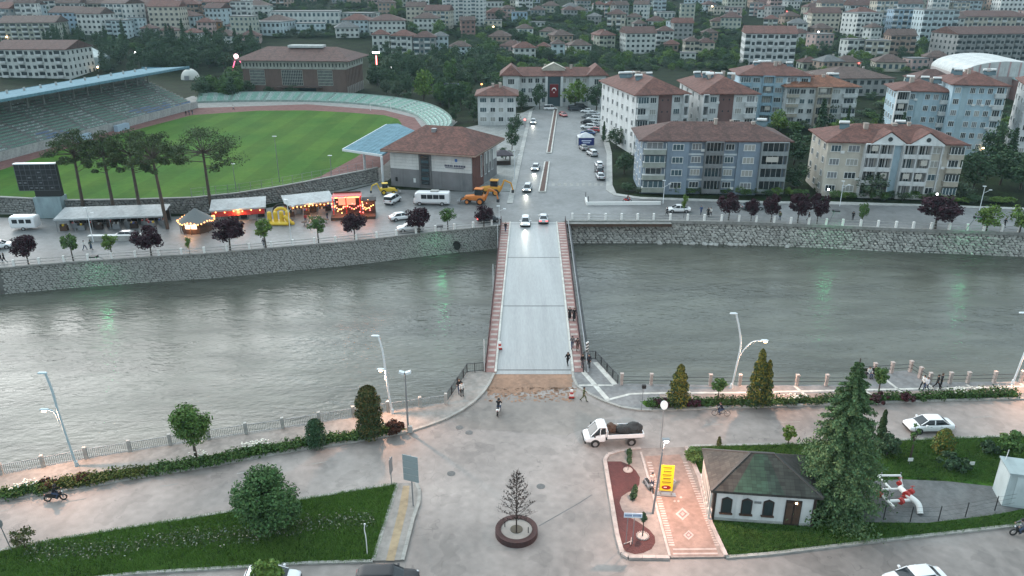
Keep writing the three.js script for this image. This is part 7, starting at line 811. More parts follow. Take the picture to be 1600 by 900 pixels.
// gas pipe station, cabinet and fence on the gravel yard
{
  const o = P(1395, 795, 0.128), g = thing('pipe_station', 'white gas pipes with red flanges on the gravel yard', 'pipes', o), at = (x, y, h) => P(x, y, h).sub(o), pipe = (pts, r, m = M.white) => new MB().tube(pts, r, 10, 20).build('pipe', m, g);
  pipe([at(1358, 755, 0.7), at(1378, 774, 0.7), at(1397, 793, 0.7)], 0.13); pipe([at(1372, 743, 1.1), at(1407, 743, 1.1)], 0.1); pipe([at(1372, 743, 1.1), at(1384, 756, 1.0), at(1393, 765, 0.9)], 0.1); pipe([at(1407, 743, 1.1), at(1408, 752, 0.7), at(1410, 760, 0.5)], 0.09); pipe([at(1370, 765, 0.8), at(1408, 764, 0.8)], 0.1); pipe([at(1390, 783, 0.7), at(1432, 781, 0.7)], 0.13); pipe([at(1406, 762, 0.9), at(1420, 775, 0.9), at(1435, 788, 0.7), at(1438, 803, 0.2)], 0.24);
  for (const [x, y, r, h] of [[1374, 772, 0.3, 0.7], [1417, 774, 0.36, 0.9], [1408, 783, 0.28, 0.7], [1356, 757, 0.24, 0.7], [1405, 755, 0.2, 0.9], [1424, 768, 0.24, 0.9]]) { const f = mk('flange', new MB().cyl(V(-0.13, 0, 0), V(0.13, 0, 0), r, r, 14).geo(), M.red, g); f.position.copy(at(x, y, h)); f.rotation.y = 0.5; new MB().cyl(V(0, 0, 0), V(0, 0.55, 0), 0.03).cyl(V(-0.18, 0.55, 0), V(0.18, 0.55, 0), 0.03).build('valve', M.red, g).position.copy(at(x, y, h)); }
  for (const [x, y] of [[1366, 766], [1388, 788], [1375, 752], [1405, 752], [1425, 786]]) { const q = at(x, y, 0); new MB().cyl(V(q.x, 0, q.z), V(q.x, 0.8, q.z), 0.05).build('support', M.greyMetal, g); }
  const c = P(1590, 787, 0.128), h = rise(c, 738), cg = thing('equipment_cabinet', 'pale steel equipment cabinet at the right edge', 'cabinet', c, -0.25); bx('body', wallMat(0.52, 0.60, 0.62), cg, 0.4, h / 2, -0.6, 3.6, h, 2.4); bx('roof', wallMat(0.36, 0.44, 0.46), cg, 0.4, h + 0.06, -0.6, 3.8, 0.12, 2.6); bx('door', wallMat(0.56, 0.64, 0.66), cg, -0.2, h / 2, 0.62, 1.2, h * 0.85, 0.05); new MB().cyl(V(-1.2, h, -1.4), V(-1.15, h + 1.1, -1.4), 0.03).build('antenna', M.white, cg);
  const fp = XZ([[1380, 812], [1422, 815], [1466, 814], [1508, 808], [1554, 798], [1600, 790], [1650, 783]], 0.12), f = thing('yard_fence', 'thin dark wire fence along the gravel yard', 'fence'), wr = new MB(); fp.forEach((q) => { const p = mk('post', boxGeo(0.06, 1.5, 0.06), M.darkMetal, f); p.position.set(q.x, 0.85, q.z); }); for (let i = 0; i < fp.length - 1; i++) for (const y of [0.6, 1.1, 1.5]) wr.beam(fp[i].clone().setY(y), fp[i + 1].clone().setY(y), 0.012); wr.build('wires', M.darkMetal, f).userData.kind = 'stuff';
}
// ---- far bank: median planters, low parapet, kiosk, blue tent
{
  const pl = (pts, label) => { const q = XZ(pts), g = thing('median_planter', label, 'planter'); new MB().prism(q, 0, 0.3).build('kerb', M.paint, g); const c = q.reduce((s, v) => s.add(v), V(0, 0, 0)).multiplyScalar(1 / q.length), inn = q.map((v) => c.clone().lerp(v, 0.985)); for (let i = 0; i < q.length; i++) { inn[i].x = q[i].x + Math.sign(c.x + (q[i].z - c.z) * (q[2].x - q[1].x) / (q[2].z - q[1].z) - q[i].x) * 0.3; } new MB().prism(inn, 0.31, 0.34).build('soil', std(0.12, 0.06, 0.045, { map: tGrain }), g); };
  pl([[841, 301], [853, 301], [859, 254], [850.5, 254]], 'red soiled median planter nearest the bridge'); pl([[853.5, 240], [862, 240], [872, 168], [866, 168]], 'long red soiled median planter farther up the street');
  const a = thing('low_parapet', 'low white parapet round the slip road corner', 'wall'); new MB().beam(P(917, 321).setY(0.35), P(1032, 320).setY(0.35), 0.3, 0.7).build('wall', M.white, a); new MB().beam(P(915, 313).setY(0.352), P(917, 320.6).setY(0.352), 0.3, 0.71).build('return_wall', M.white, a); for (const [x, y] of [[915, 312], [919, 319]]) { const o = bx('post', M.darkMetal, a, 0, 0, 0, 0.12, 1.6, 0.12); o.position.copy(P(x, y)).setY(0.8); }
  const t = thing('event_tent', 'blue canopy tent with white lettering beside the parked cars', 'tent', P(916, 229), 0.05); const bm = canvasMat(128, 64, (q, W, H) => { q.fillStyle = '#1d2c6e'; q.fillRect(0, 0, W, H); q.fillStyle = '#cfd6ea'; q.fillRect(24, 18, 80, 10); q.fillRect(34, 36, 60, 8); }); mk('front_panel', new THREE.BoxGeometry(4.2, 2.0, 0.08), bm, t).position.set(0, 1.3, 0); const rf = new MB(); const q = [V(-2.2, 2.4, 0.1), V(2.2, 2.4, 0.1), V(2.2, 2.4, -4), V(-2.2, 2.4, -4)]; for (let i = 0; i < 4; i++) rf.tri(q[i], q[(i + 1) % 4], V(0, 3.6, -2)); rf.build('canopy', wallMat(0.62, 0.64, 0.68), t); for (const v of q) new MB().cyl(V(v.x, 0, v.z), v, 0.05).build('pole', M.greyMetal, t);
  const k = thing('plaza_kiosk', 'dark roofed open kiosk on the plaza', 'kiosk', P(786, 258), 0.1); for (const x of [-1.8, 1.8]) for (const z of [0, -2.6]) bx('post', M.darkWood, k, x, 1.2, z, 0.16, 2.4, 0.16); const kr = hipRoof(4.2, 3.2, 1, 0.4).build('roof', std(0.06, 0.05, 0.06), k); kr.position.set(0, 2.5, 0.2); bx('counter', M.darkWood, k, 0, 0.5, -0.2, 3.4, 1.0, 0.4);
  const w = thing('advert_wall', 'long purple advertising hoarding beside the park', 'hoarding', P(705, 139), 0.0); bx('panel', std(0.22, 0.20, 0.34), w, 0, 1.2, 0, 7, 2.4, 0.15); for (const x of [-3, 0, 3]) bx('post', M.greyMetal, w, x, 1, -0.2, 0.15, 2, 0.15);
}
// ---- fairground stalls on the stadium yard
const stallRoof = std(0.44, 0.47, 0.48, { map: tGrain, roughness: 0.6 });
const bulbGeo = new MB().ball(0, 0, 0, 0.13, 1, 1, 1, 6).geo();
function stall(label, p0, p1, dep, topPx, { roof = M.lampWhite, front = null, lit = 0, sideM = M.darkWood } = {}) {
  const a = P(...p0), b = P(...p1), [g, w] = house('market_stall', label, 'stall', a, b, dep, { group: 'fairground stalls below the stadium wall' }), h = Math.max(2.4, rise(a, topPx)); const r = new MB(); r.quad(V(-w / 2 - 0.3, h, 0.5), V(w / 2 + 0.3, h, 0.5), V(w / 2 + 0.3, h + 0.7, -dep), V(-w / 2 - 0.3, h + 0.7, -dep)); r.box(0, h - 0.1, 0.5, w + 0.6, 0.3, 0.05); r.build('roof', roof, g);
  const n = Math.max(2, Math.round(w / 3.2)); for (let i = 0; i <= n; i++) for (const z of [0.3, -dep + 0.3]) bx('post', M.greyMetal, g, -w / 2 + w * i / n, h / 2, z, 0.1, h, 0.1); if (front) bx('front_cloth', front, g, 0, h - 0.75, 0.36, w, 1.0, 0.05); bx('rear_wall', sideM, g, 0, h / 2 - 0.2, -dep + 0.15, w, h - 0.5, 0.06);
  const goods = [M.red, M.wood, M.dark, M.paleConcrete, M.blue, M.yellow, M.darkWood]; for (let i = 0; i < n * 2; i++) { const t = bx('counter', pick([M.wood, M.darkWood, M.greyMetal]), g, -w / 2 + w * (i + 0.5) / (n * 2), 0.45, -0.6 - (i % 2) * 1.4, w / (n * 2) * 0.8, 0.9, 0.8); for (let k = 0; k < 3; k++) bx('ware_box', pick(goods), t, (k - 1) * w / (n * 2) * 0.25, 0.45 + 0.14, rr(-0.2, 0.2), w / (n * 2) * 0.2, rr(0.2, 0.5), 0.4); }
  if (lit) { for (let i = 0; i < lit; i++) { const o = mk('bulb', bulbGeo, M.bulbOrange, g); o.position.set(-w / 2 + w * (i + 0.5) / lit, h - 0.35 - 0.12 * (i % 2), 0.55); } const l = new THREE.PointLight(new THREE.Color(1, 0.42, 0.14), 9, 0, 2); l.position.set(0, h - 0.7, 0.9); l.castShadow = true; l.shadow.radius = 10; g.add(l); }
  return [g, w, h];
}
stall('long stall with white sheet roof beside the scoreboard', [92, 362], [256, 356], 5, 346, { roof: stallRoof });
stall('stall with white roof and red cloth front', [333, 348], [415, 342], 5, 336, { roof: stallRoof, front: M.red, lit: 6 });
stall('stall with white roof and warm lights inside', [450, 340], [522, 332], 5, 321, { roof: stallRoof, lit: 12, sideM: M.orange });
{ // round lit gazebo, red attraction, inflatable, counter, caravan
  const p = P(309, 360), h = rise(p, 346), R0 = 27 / pxm(p), g = thing('round_stall', 'round stall hung with orange bulbs', 'stall', p); const n = 12; mk('roof', new THREE.ConeGeometry(R0, 2.2, n), std(0.16, 0.17, 0.17), g).position.y = h + 1.4; for (let i = 0; i < n; i++) { const a = i / n * 6.283; bx('post', M.wood, g, Math.cos(a) * R0 * 0.9, h / 2, Math.sin(a) * R0 * 0.9, 0.1, h, 0.1); } for (let i = 0; i < 34; i++) { const a = i / 34 * 6.283, o = mk('bulb', bulbGeo, M.bulbOrange, g); o.position.set(Math.cos(a) * R0, h + 0.4 - 0.2 * Math.cos(a * 6), Math.sin(a) * R0); } mk('counter', new THREE.CylinderGeometry(R0 * 0.8, R0 * 0.8, 1, 16), M.wood, g).position.y = 0.5; bx('light_box', glow(1, 0.75, 0.5, 1.0), g, 0, 1.5, R0 * 0.82, 2, 0.9, 0.1); const l = new THREE.PointLight(new THREE.Color(1, 0.42, 0.14), 9, 0, 2); l.position.set(0, h - 0.3, R0 + 0.6); l.castShadow = true; l.shadow.radius = 10; g.add(l);
  const q = P(553, 338), rd = thing('fairground_ride', 'glowing red fairground ride with bulb garlands', 'ride', q, 0.15), hh = rise(q, 303); bx('platform', M.wood, rd, 0, 0.3, 0, 8.2, 0.6, 5); bx('back_panel', M.wood, rd, -1, hh * 0.55, -2, 5, hh * 0.9, 0.2); bx('sign_panel', glow(1, 0.25, 0.12, 0.55), rd, -1.2, hh * 0.62, -1.8, 3.2, 1.8, 0.12); bx('awning', M.red, rd, -1, hh * 0.92, -0.6, 5.4, 0.2, 2.6); bx('ticket_booth', M.darkWood, rd, 3, 1.6, -0.8, 2.2, 2.6, 2.2); bx('booth_roof', M.dark, rd, 3, 3.0, -0.8, 2.7, 0.2, 2.7); for (const x of [-3.6, -1.2, 1.4]) bx('column', M.red, rd, x, hh * 0.45, 0.8, 0.2, hh * 0.9, 0.2); for (let i = 0; i < 60; i++) { const o = mk('bulb', bulbGeo, R() < 0.45 ? M.bulbRed : M.bulbOrange, rd), t = i / 60; o.position.set(i < 20 ? -3.6 + 5.2 * (i / 20) : i < 40 ? -3.7 + 7.9 * ((i - 20) / 20) : rr(-4, 4), i < 20 ? hh * 0.9 : i < 40 ? 2.2 + 0.3 * Math.sin(i) : rr(0.8, hh * 0.7), i < 20 ? 0.8 : i < 40 ? 1.6 : rr(-0.5, 2)); } for (const x of [-2.2, 2.6]) { const l2 = new THREE.PointLight(new THREE.Color(1, 0.3, 0.12), 14, 0, 2); l2.position.set(x, 2.6, 2.2); l2.castShadow = true; l2.shadow.radius = 10; rd.add(l2); }
  const y = P(436, 350), iv = thing('inflatable_slide', 'yellow inflatable castle between the stalls', 'inflatable', y); for (let i = 0; i < 4; i++) { const o = mk('tube', new THREE.CapsuleGeometry(0.42, 1.6, 6, 10), M.yellow, iv); o.position.set(-1.6 + i * 1.05, 1.2, -i * 0.2); } const ar = mk('arch', new THREE.TorusGeometry(1.3, 0.3, 8, 20, Math.PI), M.yellow, iv); ar.position.set(0.2, 1.3, -1.4); const a2 = mk('arch', new THREE.TorusGeometry(1.6, 0.22, 8, 20, Math.PI), M.dark, iv); a2.position.set(0.2, 1.6, -2); mk('cushion', loft([[-2, 0, 0.5, 1.2], [-1.8, 0, 0.6, 1.3], [1.8, 0, 0.6, 1.3], [2, 0, 0.5, 1.2]], 14, 4), M.yellow, iv); const sl = mk('slide', new THREE.CapsuleGeometry(0.35, 1.8, 6, 10), M.yellow, iv); sl.rotation.z = 0.8; sl.position.set(2, 0.8, 0.3);
  const c = P(182, 376), ct = thing('serving_counter', 'long white serving counter before the long stall', 'counter', c, 0.05); bx('top', M.white, ct, 0, 1, 0, 9, 0.08, 0.9); bx('front', M.paleConcrete, ct, 0, 0.5, 0.35, 8.8, 1, 0.06); for (const x of [-4, -1.3, 1.3, 4]) bx('leg', M.greyMetal, ct, x, 0.5, -0.3, 0.08, 1, 0.08);
  const v = P(42, 358), cv = thing('caravan', 'white caravan with dark windows beside the scoreboard', 'caravan', v, 0.06); mk('body', loft([[-2.2, 0.5, 2.4, 1], [-2, 0.4, 2.6, 1.1], [2, 0.4, 2.6, 1.1], [2.2, 0.5, 2.4, 1]], 20, 7), WHITE, cv); for (const x of [-1.2, 0, 1.2]) bx('window', carGlass, cv, x, 1.75, 1.1, 0.9, 0.7, 0.04); const [ty, ri] = wheelGeos(0.34, 0.2); for (const z of [-1, 1]) { const w = mk('wheel', ty, M.rubber, cv); w.position.set(0, 0.34, z * 1.0); mk('rim', ri, M.rim, w); }
  for (let i = 0; i < 7; i++) { const t = thing('cafe_table', ['round', 'square', 'low', 'tall', 'wooden', 'small', 'corner'][i] + ' table set out before the fairground stalls, place ' + ['one', 'two', 'three', 'four', 'five', 'six', 'seven'][i] + ' from the left', 'table', P(455 + i * 17 + (i % 2) * 4, 350 - i * 2 + (i % 2) * 5), i, 'tables before the stalls'); mk('top', new THREE.CylinderGeometry(0.55, 0.55, 0.05, 14), M.wood, t).position.y = 0.75; new MB().cyl(V(0, 0, 0), V(0, 0.74, 0), 0.05).build('leg', M.darkMetal, t); mk('base', new THREE.CylinderGeometry(0.3, 0.32, 0.05, 12), M.darkMetal, t).position.y = 0.03; }
  const s = P(372, 116 - 10); const rdp = G(372, 112), ft = thing('pink_fair_ride', 'pink lit swing ride in the park beside the public building', 'ride', rdp), H2 = rise(rdp, 88); new MB().beam(V(-3, 0, 0), V(0, H2, 0), 0.4).beam(V(5, 0, 0), V(0, H2, 0), 0.4).build('frame', glow(1, 0.12, 0.25, 1.2), ft); const tw = new MB().ball(0, H2, 0, 1.2).geo(); mk('hub', tw, glow(1, 0.6, 0.65, 1.6), ft); const hp = G(590, 122), hm = thing('lit_mast', 'tall mast with lit crown and red tube beside the park', 'mast', hp), H3 = rise(hp, 82); new MB().cyl(V(0, 0, 0), V(0, H3, 0), 0.2, 0.15).build('pole', M.greyMetal, hm); bx('crown', M.bulbWhite, hm, 0, H3, 0, 3.2, 0.5, 0.5); bx('lit_tube', glow(1, 0.15, 0.15, 4), hm, 0, H3 - 3.4, 0.2, 0.5, 4, 0.3);
}
// ---------------------------------------------------------------- people: one continuous skin per body from a smooth distance field
const SK = [0.42, 0.27, 0.20];
function poseBones(kind) {                                              // joints in metres, standing height 1.72; x right, y up, z forward
  const J = { hip: [0, 0.92, 0], chest: [0, 1.3, 0.01], neck: [0, 1.46, 0], head: [0, 1.6, 0.02], nose: [0, 1.585, 0.125], ls: [-0.18, 1.4, 0], rs: [0.18, 1.4, 0] };
  const set = (o) => Object.assign(J, o);
  if (kind === 'stand') set({ le: [-0.25, 1.14, -0.03], re: [0.25, 1.14, -0.03], lh: [-0.24, 0.9, 0.06], rh: [0.24, 0.9, 0.06], lp: [-0.1, 0.9, 0], rp: [0.1, 0.9, 0], lk: [-0.11, 0.5, 0.02], rk: [0.11, 0.5, 0.02], la: [-0.12, 0.09, -0.02], ra: [0.12, 0.09, -0.02], lt: [-0.14, 0.04, 0.16], rt: [0.14, 0.04, 0.16] });
  if (kind === 'walk') set({ le: [-0.25, 1.15, -0.12], re: [0.25, 1.15, 0.08], lh: [-0.25, 0.94, -0.02], rh: [0.24, 0.98, 0.28], lp: [-0.1, 0.9, 0], rp: [0.1, 0.9, 0], lk: [-0.1, 0.52, 0.2], rk: [0.1, 0.5, -0.06], la: [-0.1, 0.1, 0.28], ra: [0.1, 0.16, -0.36], lt: [-0.11, 0.05, 0.46], rt: [0.1, 0.05, -0.24] });
  if (kind === 'sit') set({ hip: [0, 0.5, 0], chest: [0, 0.88, -0.02], neck: [0, 1.04, 0], head: [0, 1.18, 0.03], nose: [0, 1.165, 0.135], ls: [-0.18, 0.98, 0], rs: [0.18, 0.98, 0], le: [-0.25, 0.74, 0.06], re: [0.25, 0.74, 0.06], lh: [-0.15, 0.6, 0.3], rh: [0.15, 0.6, 0.3], lp: [-0.1, 0.5, 0], rp: [0.1, 0.5, 0], lk: [-0.12, 0.5, 0.42], rk: [0.12, 0.5, 0.42], la: [-0.12, 0.09, 0.42], ra: [0.12, 0.09, 0.42], lt: [-0.13, 0.04, 0.6], rt: [0.13, 0.04, 0.6] });
  if (kind === 'ride') set({ hip: [0, 0.86, -0.12], chest: [0, 1.2, 0.06], neck: [0, 1.36, 0.1], head: [0, 1.5, 0.14], nose: [0, 1.48, 0.245], ls: [-0.18, 1.3, 0.08], rs: [0.18, 1.3, 0.08], le: [-0.27, 1.1, 0.26], re: [0.27, 1.1, 0.26], lh: [-0.26, 1.02, 0.46], rh: [0.26, 1.02, 0.46], lp: [-0.1, 0.84, -0.12], rp: [0.1, 0.84, -0.12], lk: [-0.16, 0.68, 0.28], rk: [0.16, 0.62, 0.26], la: [-0.14, 0.34, 0.08], ra: [0.14, 0.3, 0.1], lt: [-0.15, 0.27, 0.24], rt: [0.15, 0.23, 0.26] });
  const B = (a, b, r0, r1, part, z = 1) => ({ a: V(...J[a]), b: V(...J[b]), r0, r1, part, z });
  const L = [B('hip', 'chest', 0.135, 0.15, 'top', 0.72), B('chest', 'neck', 0.13, 0.065, 'top', 0.75), B('neck', 'head', 0.052, 0.06, 'skin'), B('head', 'head', 0.105, 0.105, 'skin'), B('head', 'nose', 0.05, 0.014, 'skin')];
  for (const s of ['l', 'r']) L.push(B('chest', s + 's', 0.1, 0.075, 'top'), B(s + 's', s + 'e', 0.064, 0.048, 'top'), B(s + 'e', s + 'h', 0.046, 0.032, 'top'), B(s + 'h', s + 'h', 0.042, 0.042, 'skin'), B(s + 'p', s + 'k', 0.098, 0.066, 'legs'), B(s + 'k', s + 'a', 0.062, 0.044, 'legs'), B(s + 'a', s + 't', 0.05, 0.034, 'shoe'));
  return [J, L];
}
function bodyGeo(kind, coat = 0) {
  const [J, L] = poseBones(kind); if (coat) L.push({ a: V(J.hip[0], J.hip[1], J.hip[2]), b: V(J.hip[0], J.hip[1] - coat, J.hip[2]), r0: 0.17, r1: 0.22, part: 'top', z: 0.8 });
  const N = 76, half = 0.95, cy = 0.86, mc = new MarchingCubes(N, leafMat, false, false, 60000), f = mc.field; mc.isolation = 0; const dist = (p, b) => { const ab = b.b.clone().sub(b.a), l2 = ab.lengthSq(), t = l2 ? Math.max(0, Math.min(1, p.clone().sub(b.a).dot(ab) / l2)) : 0, q = b.a.clone().addScaledVector(ab, t); const dz = (p.z - q.z) / (b.z ?? 1); return Math.hypot(p.x - q.x, p.y - q.y, dz) - (b.r0 + (b.r1 - b.r0) * t); };
  const p = V(0, 0, 0); for (let k = 0; k < N; k++) for (let j = 0; j < N; j++) for (let i = 0; i < N; i++) { p.set((i / N - 0.5) * 2 * half, (j / N - 0.5) * 2 * half + cy, (k / N - 0.5) * 2 * half); let d = 1; if (Math.abs(p.x) < 0.5 && Math.abs(p.z) < 0.75) { let acc = 0; for (const b of L) { const e = dist(p, b); acc += Math.exp(-e * 42); } d = -Math.log(Math.max(acc, 1e-30)) / 42; } f[i + j * N + k * N * N] = -d; }
  mc.update(); const n = mc.count ?? mc.geometry.drawRange.count, pos = mc.positionArray.slice(0, n * 3), part = []; for (let i = 0; i < n; i++) { pos[3 * i] *= half; pos[3 * i + 1] = pos[3 * i + 1] * half + cy; pos[3 * i + 2] *= half; } const nor = mc.normalArray.slice(0, n * 3);
  for (let t = 0; t < n; t += 3) { p.set(0, 0, 0); for (let k = 0; k < 3; k++) p.add(V(pos[3 * (t + k)], pos[3 * (t + k) + 1], pos[3 * (t + k) + 2])); p.multiplyScalar(1 / 3); let best = 9, w = 'top'; for (const b of L) { const e = dist(p, b); if (e < best) { best = e; w = b.part; } } for (let k = 0; k < 3; k++) part.push(w); }
  const fing = new MB(); for (const s of ['l', 'r']) { const e = V(...J[s + 'e']), h = V(...J[s + 'h']), d = h.clone().sub(e).normalize(), side = V(0, 0, 1).cross(d).normalize(), fw = d.clone().cross(side).normalize(); for (let k = 0; k < 4; k++) { const b0 = h.clone().addScaledVector(d, 0.03).addScaledVector(fw, (k - 1.5) * 0.02), len = [0.062, 0.072, 0.066, 0.05][k], m0 = b0.clone().addScaledVector(d, len * 0.6), e0 = m0.clone().addScaledVector(d, len * 0.35).addScaledVector(side, (s === 'l' ? 1 : -1) * len * 0.3); fing.cyl(b0, m0, 0.0095, 0.009, 5).cyl(m0, e0, 0.009, 0.007, 5); } const t0 = h.clone().addScaledVector(fw, 0.035), t1 = t0.clone().addScaledVector(fw, 0.025).addScaledVector(d, 0.03); fing.cyl(t0, t1, 0.0105, 0.009, 5).cyl(t1, t1.clone().addScaledVector(d, 0.03), 0.009, 0.008, 5); }
  const fp = fing.p, fn = fing.n; const P2 = new Float32Array(pos.length + fp.length), N2 = new Float32Array(pos.length + fp.length); P2.set(pos); P2.set(fp, pos.length); N2.set(nor); N2.set(fn, pos.length); for (let i = 0; i < fp.length / 3; i++) part.push('skin'); return { P2, N2, part, J };
}
const POSES = { stand: bodyGeo('stand'), walk: bodyGeo('walk'), sit: bodyGeo('sit'), ride: bodyGeo('ride'), coat: bodyGeo('walk', 0.55) };
const flip = (() => { const { P2, N2 } = POSES.stand; let s = 0; for (let i = 0; i < 600; i++) { const j = i * 3 * 3 + 0; if (j + 9 > P2.length) break; const a = V(P2[j], P2[j + 1], P2[j + 2]), b = V(P2[j + 3], P2[j + 4], P2[j + 5]), c = V(P2[j + 6], P2[j + 7], P2[j + 8]); s += b.sub(a).cross(c.sub(a)).normalize().dot(V(N2[j], N2[j + 1], N2[j + 2])) || 0; } return s < 0; })();
const outfits = {};
function bodyMesh(pose, top, legs) { const k = pose + top + legs; if (outfits[k]) return outfits[k]; const { P2, N2, part } = POSES[pose], c = new Float32Array(P2.length), pal = { skin: SK, top, legs, shoe: [0.03, 0.03, 0.03] }; part.forEach((w, i) => { c.set(pal[w], 3 * i); }); const g = new THREE.BufferGeometry(), n2 = flip ? N2.map((v) => -v) : N2; g.setAttribute('position', new THREE.BufferAttribute(P2, 3)); g.setAttribute('normal', new THREE.BufferAttribute(N2, 3)); g.setAttribute('color', new THREE.BufferAttribute(c, 3)); if (flip) { const ix = []; for (let i = 0; i < P2.length / 3; i += 3) ix.push(i, i + 2, i + 1); g.setIndex(ix); } return outfits[k] = g; }
const hairMat = [std(0.02, 0.015, 0.012), std(0.05, 0.03, 0.02), std(0.03, 0.03, 0.035)];
function person(pose, px, py, y, facing, top, legs, label, { scarf = null, s = 1, group = null } = {}) {
  const g = thing('person', label, 'person', P(px, py, y), facing, group); g.scale.setScalar(s); const [hx, hy, hz] = POSES[pose].J.head; mk('body', bodyMesh(pose, top, legs), leafMat, g);
  const cap = new THREE.SphereGeometry(0.122, 14, 9, 0, 7, 0, Math.PI * (scarf ? 0.72 : 0.56)); const h = mk(scarf ? 'headscarf' : 'hair', cap, scarf ?? pick(hairMat), g); h.position.set(hx, hy + 0.012, hz - 0.016); h.rotation.x = -0.35; return g;
}
const blackT = [0.018, 0.018, 0.02], whiteT = [0.6, 0.6, 0.58], denim = [0.05, 0.07, 0.12], greyT = [0.12, 0.12, 0.13], olive = [0.09, 0.10, 0.05], beigeT = [0.3, 0.24, 0.17], blueT = [0.06, 0.1, 0.2];
const S = Math.PI, darkScarf = std(0.02, 0.02, 0.022);
person('coat', 890, 499, 0.16, 0, blackT, blackT, 'person in black coat on the right footway, left of the pair', { scarf: darkScarf }); person('coat', 897, 500, 0.16, 0, blackT, blackT, 'person in black coat on the right footway, right of the pair', { scarf: darkScarf });
person('walk', 894, 545, 0.16, S, greyT, denim, 'person in grey top walking on the right footway'); person('walk', 902, 548, 0.16, S, [0.07, 0.05, 0.05], [0.12, 0.07, 0.06], 'person in dark brown on the right footway'); person('walk', 887, 571, 0.02, S + 0.3, blackT, blackT, 'person in black walking in the bridge roadway');
person('stand', 910, 574, 0.13, 0.6, blackT, greyT, 'person in dark jacket standing at the bridge railing end'); person('stand', 920, 574, 0.13, -0.6, [0.03, 0.03, 0.04], blackT, 'person in dark clothes beside the striped barrier');
person('walk', 912, 627, 0, S / 2, olive, olive, 'person in olive clothes striding across the road'); person('walk', 718, 614, 0.13, 0.2, blackT, denim, 'person in black on the left bridgehead pavement'); person('stand', 722, 619, 0.13, 0.4, whiteT, blackT, 'person in white shirt on the left bridgehead pavement');
person('sit', 1357, 589, 0.13, 0.2, whiteT, denim, 'person in white sitting on the terrace bench'); person('sit', 1366, 588, 0.13, 0.1, blackT, greyT, 'person in black sitting on the terrace bench'); person('walk', 1441, 608, 0.13, -1.2, whiteT, blackT, 'person in white walking on the promenade'); person('walk', 1446, 611, 0.13, -1.2, [0.5, 0.52, 0.55], denim, 'person in pale shirt walking before the other'); person('walk', 1463, 607, 0.13, 1.4, blackT, blackT, 'person in black on the right promenade, left of two'); person('stand', 1469, 605, 0.13, 1.2, [0.03, 0.03, 0.035], blackT, 'person in black on the right promenade, right of two');
{ const g = thing('park_bench', 'dark bench on the river terrace', 'bench', P(1362, 588, 0.13), 0.15); bx('seat', M.darkWood, g, 0, 0.4, -0.05, 1.8, 0.06, 0.42); bx('backrest', M.darkWood, g, 0, 0.72, -0.28, 1.8, 0.4, 0.05); for (const s of [-0.75, 0.75]) bx('leg', M.darkMetal, g, s, 0.2, -0.05, 0.07, 0.4, 0.4); }
person('stand', 1018, 764, 0.129, 0.4, [0.5, 0.42, 0.40], denim, 'person in pink white top beside the yellow banner');
for (const [x, y, l, p, c] of [[133, 391, 'person in white on the riverside road', 'walk', whiteT], [143, 390, 'person in dark coat on the riverside road', 'coat', [0.05, 0.08, 0.08]], [3, 412, 'person in black at the left edge railing', 'walk', blackT], [8, 411, 'second person in black at the left edge railing', 'walk', blackT], [413, 387, 'person in dark clothes walking by the green tree', 'walk', greyT], [790, 362, 'person in black at the far bridge end', 'walk', blackT], [1042, 337, 'person in black by the white car', 'walk', blackT], [1106, 338, 'person in dark coat on the apartment road', 'coat', blackT], [1110, 338, 'person in pale jacket on the apartment road', 'walk', whiteT], [1263, 345, 'person under the paired purple trees', 'walk', blackT], [1332, 344, 'person in black alone on the apartment road', 'walk', blackT], [1218, 344, 'person in green by the railing', 'stand', olive], [1569, 355, 'person in black near the right edge railing', 'walk', blackT], [758, 250, 'person in grey on the plaza', 'walk', greyT], [740, 262, 'person in pale top beside the hall', 'stand', whiteT], [580, 336, 'person in white before the fairground ride', 'stand', whiteT], [512, 344, 'person in dark top among the tables', 'stand', blackT], [478, 348, 'person in red top among the tables', 'stand', [0.3, 0.03, 0.03]], [240, 368, 'person at the end of the white counter', 'stand', greyT], [291, 181, 'person on the far track, first of three', 'walk', blackT], [296, 180, 'person on the far track, second of three', 'walk', denim], [301, 179, 'person on the far track, third of three', 'walk', blackT], [365, 172, 'player in white on the pitch', 'walk', whiteT], [680, 178 + 12, 'person in dark at the terrace foot', 'stand', blackT], [855, 165, 'person before the government office', 'walk', blackT], [1095, 335, 'person in blue on the apartment road', 'walk', blueT]]) person(p, x, y, 0.05, rr(0, 6.28), c, R() < 0.5 ? denim : blackT, l, { scarf: p === 'coat' ? darkScarf : null });
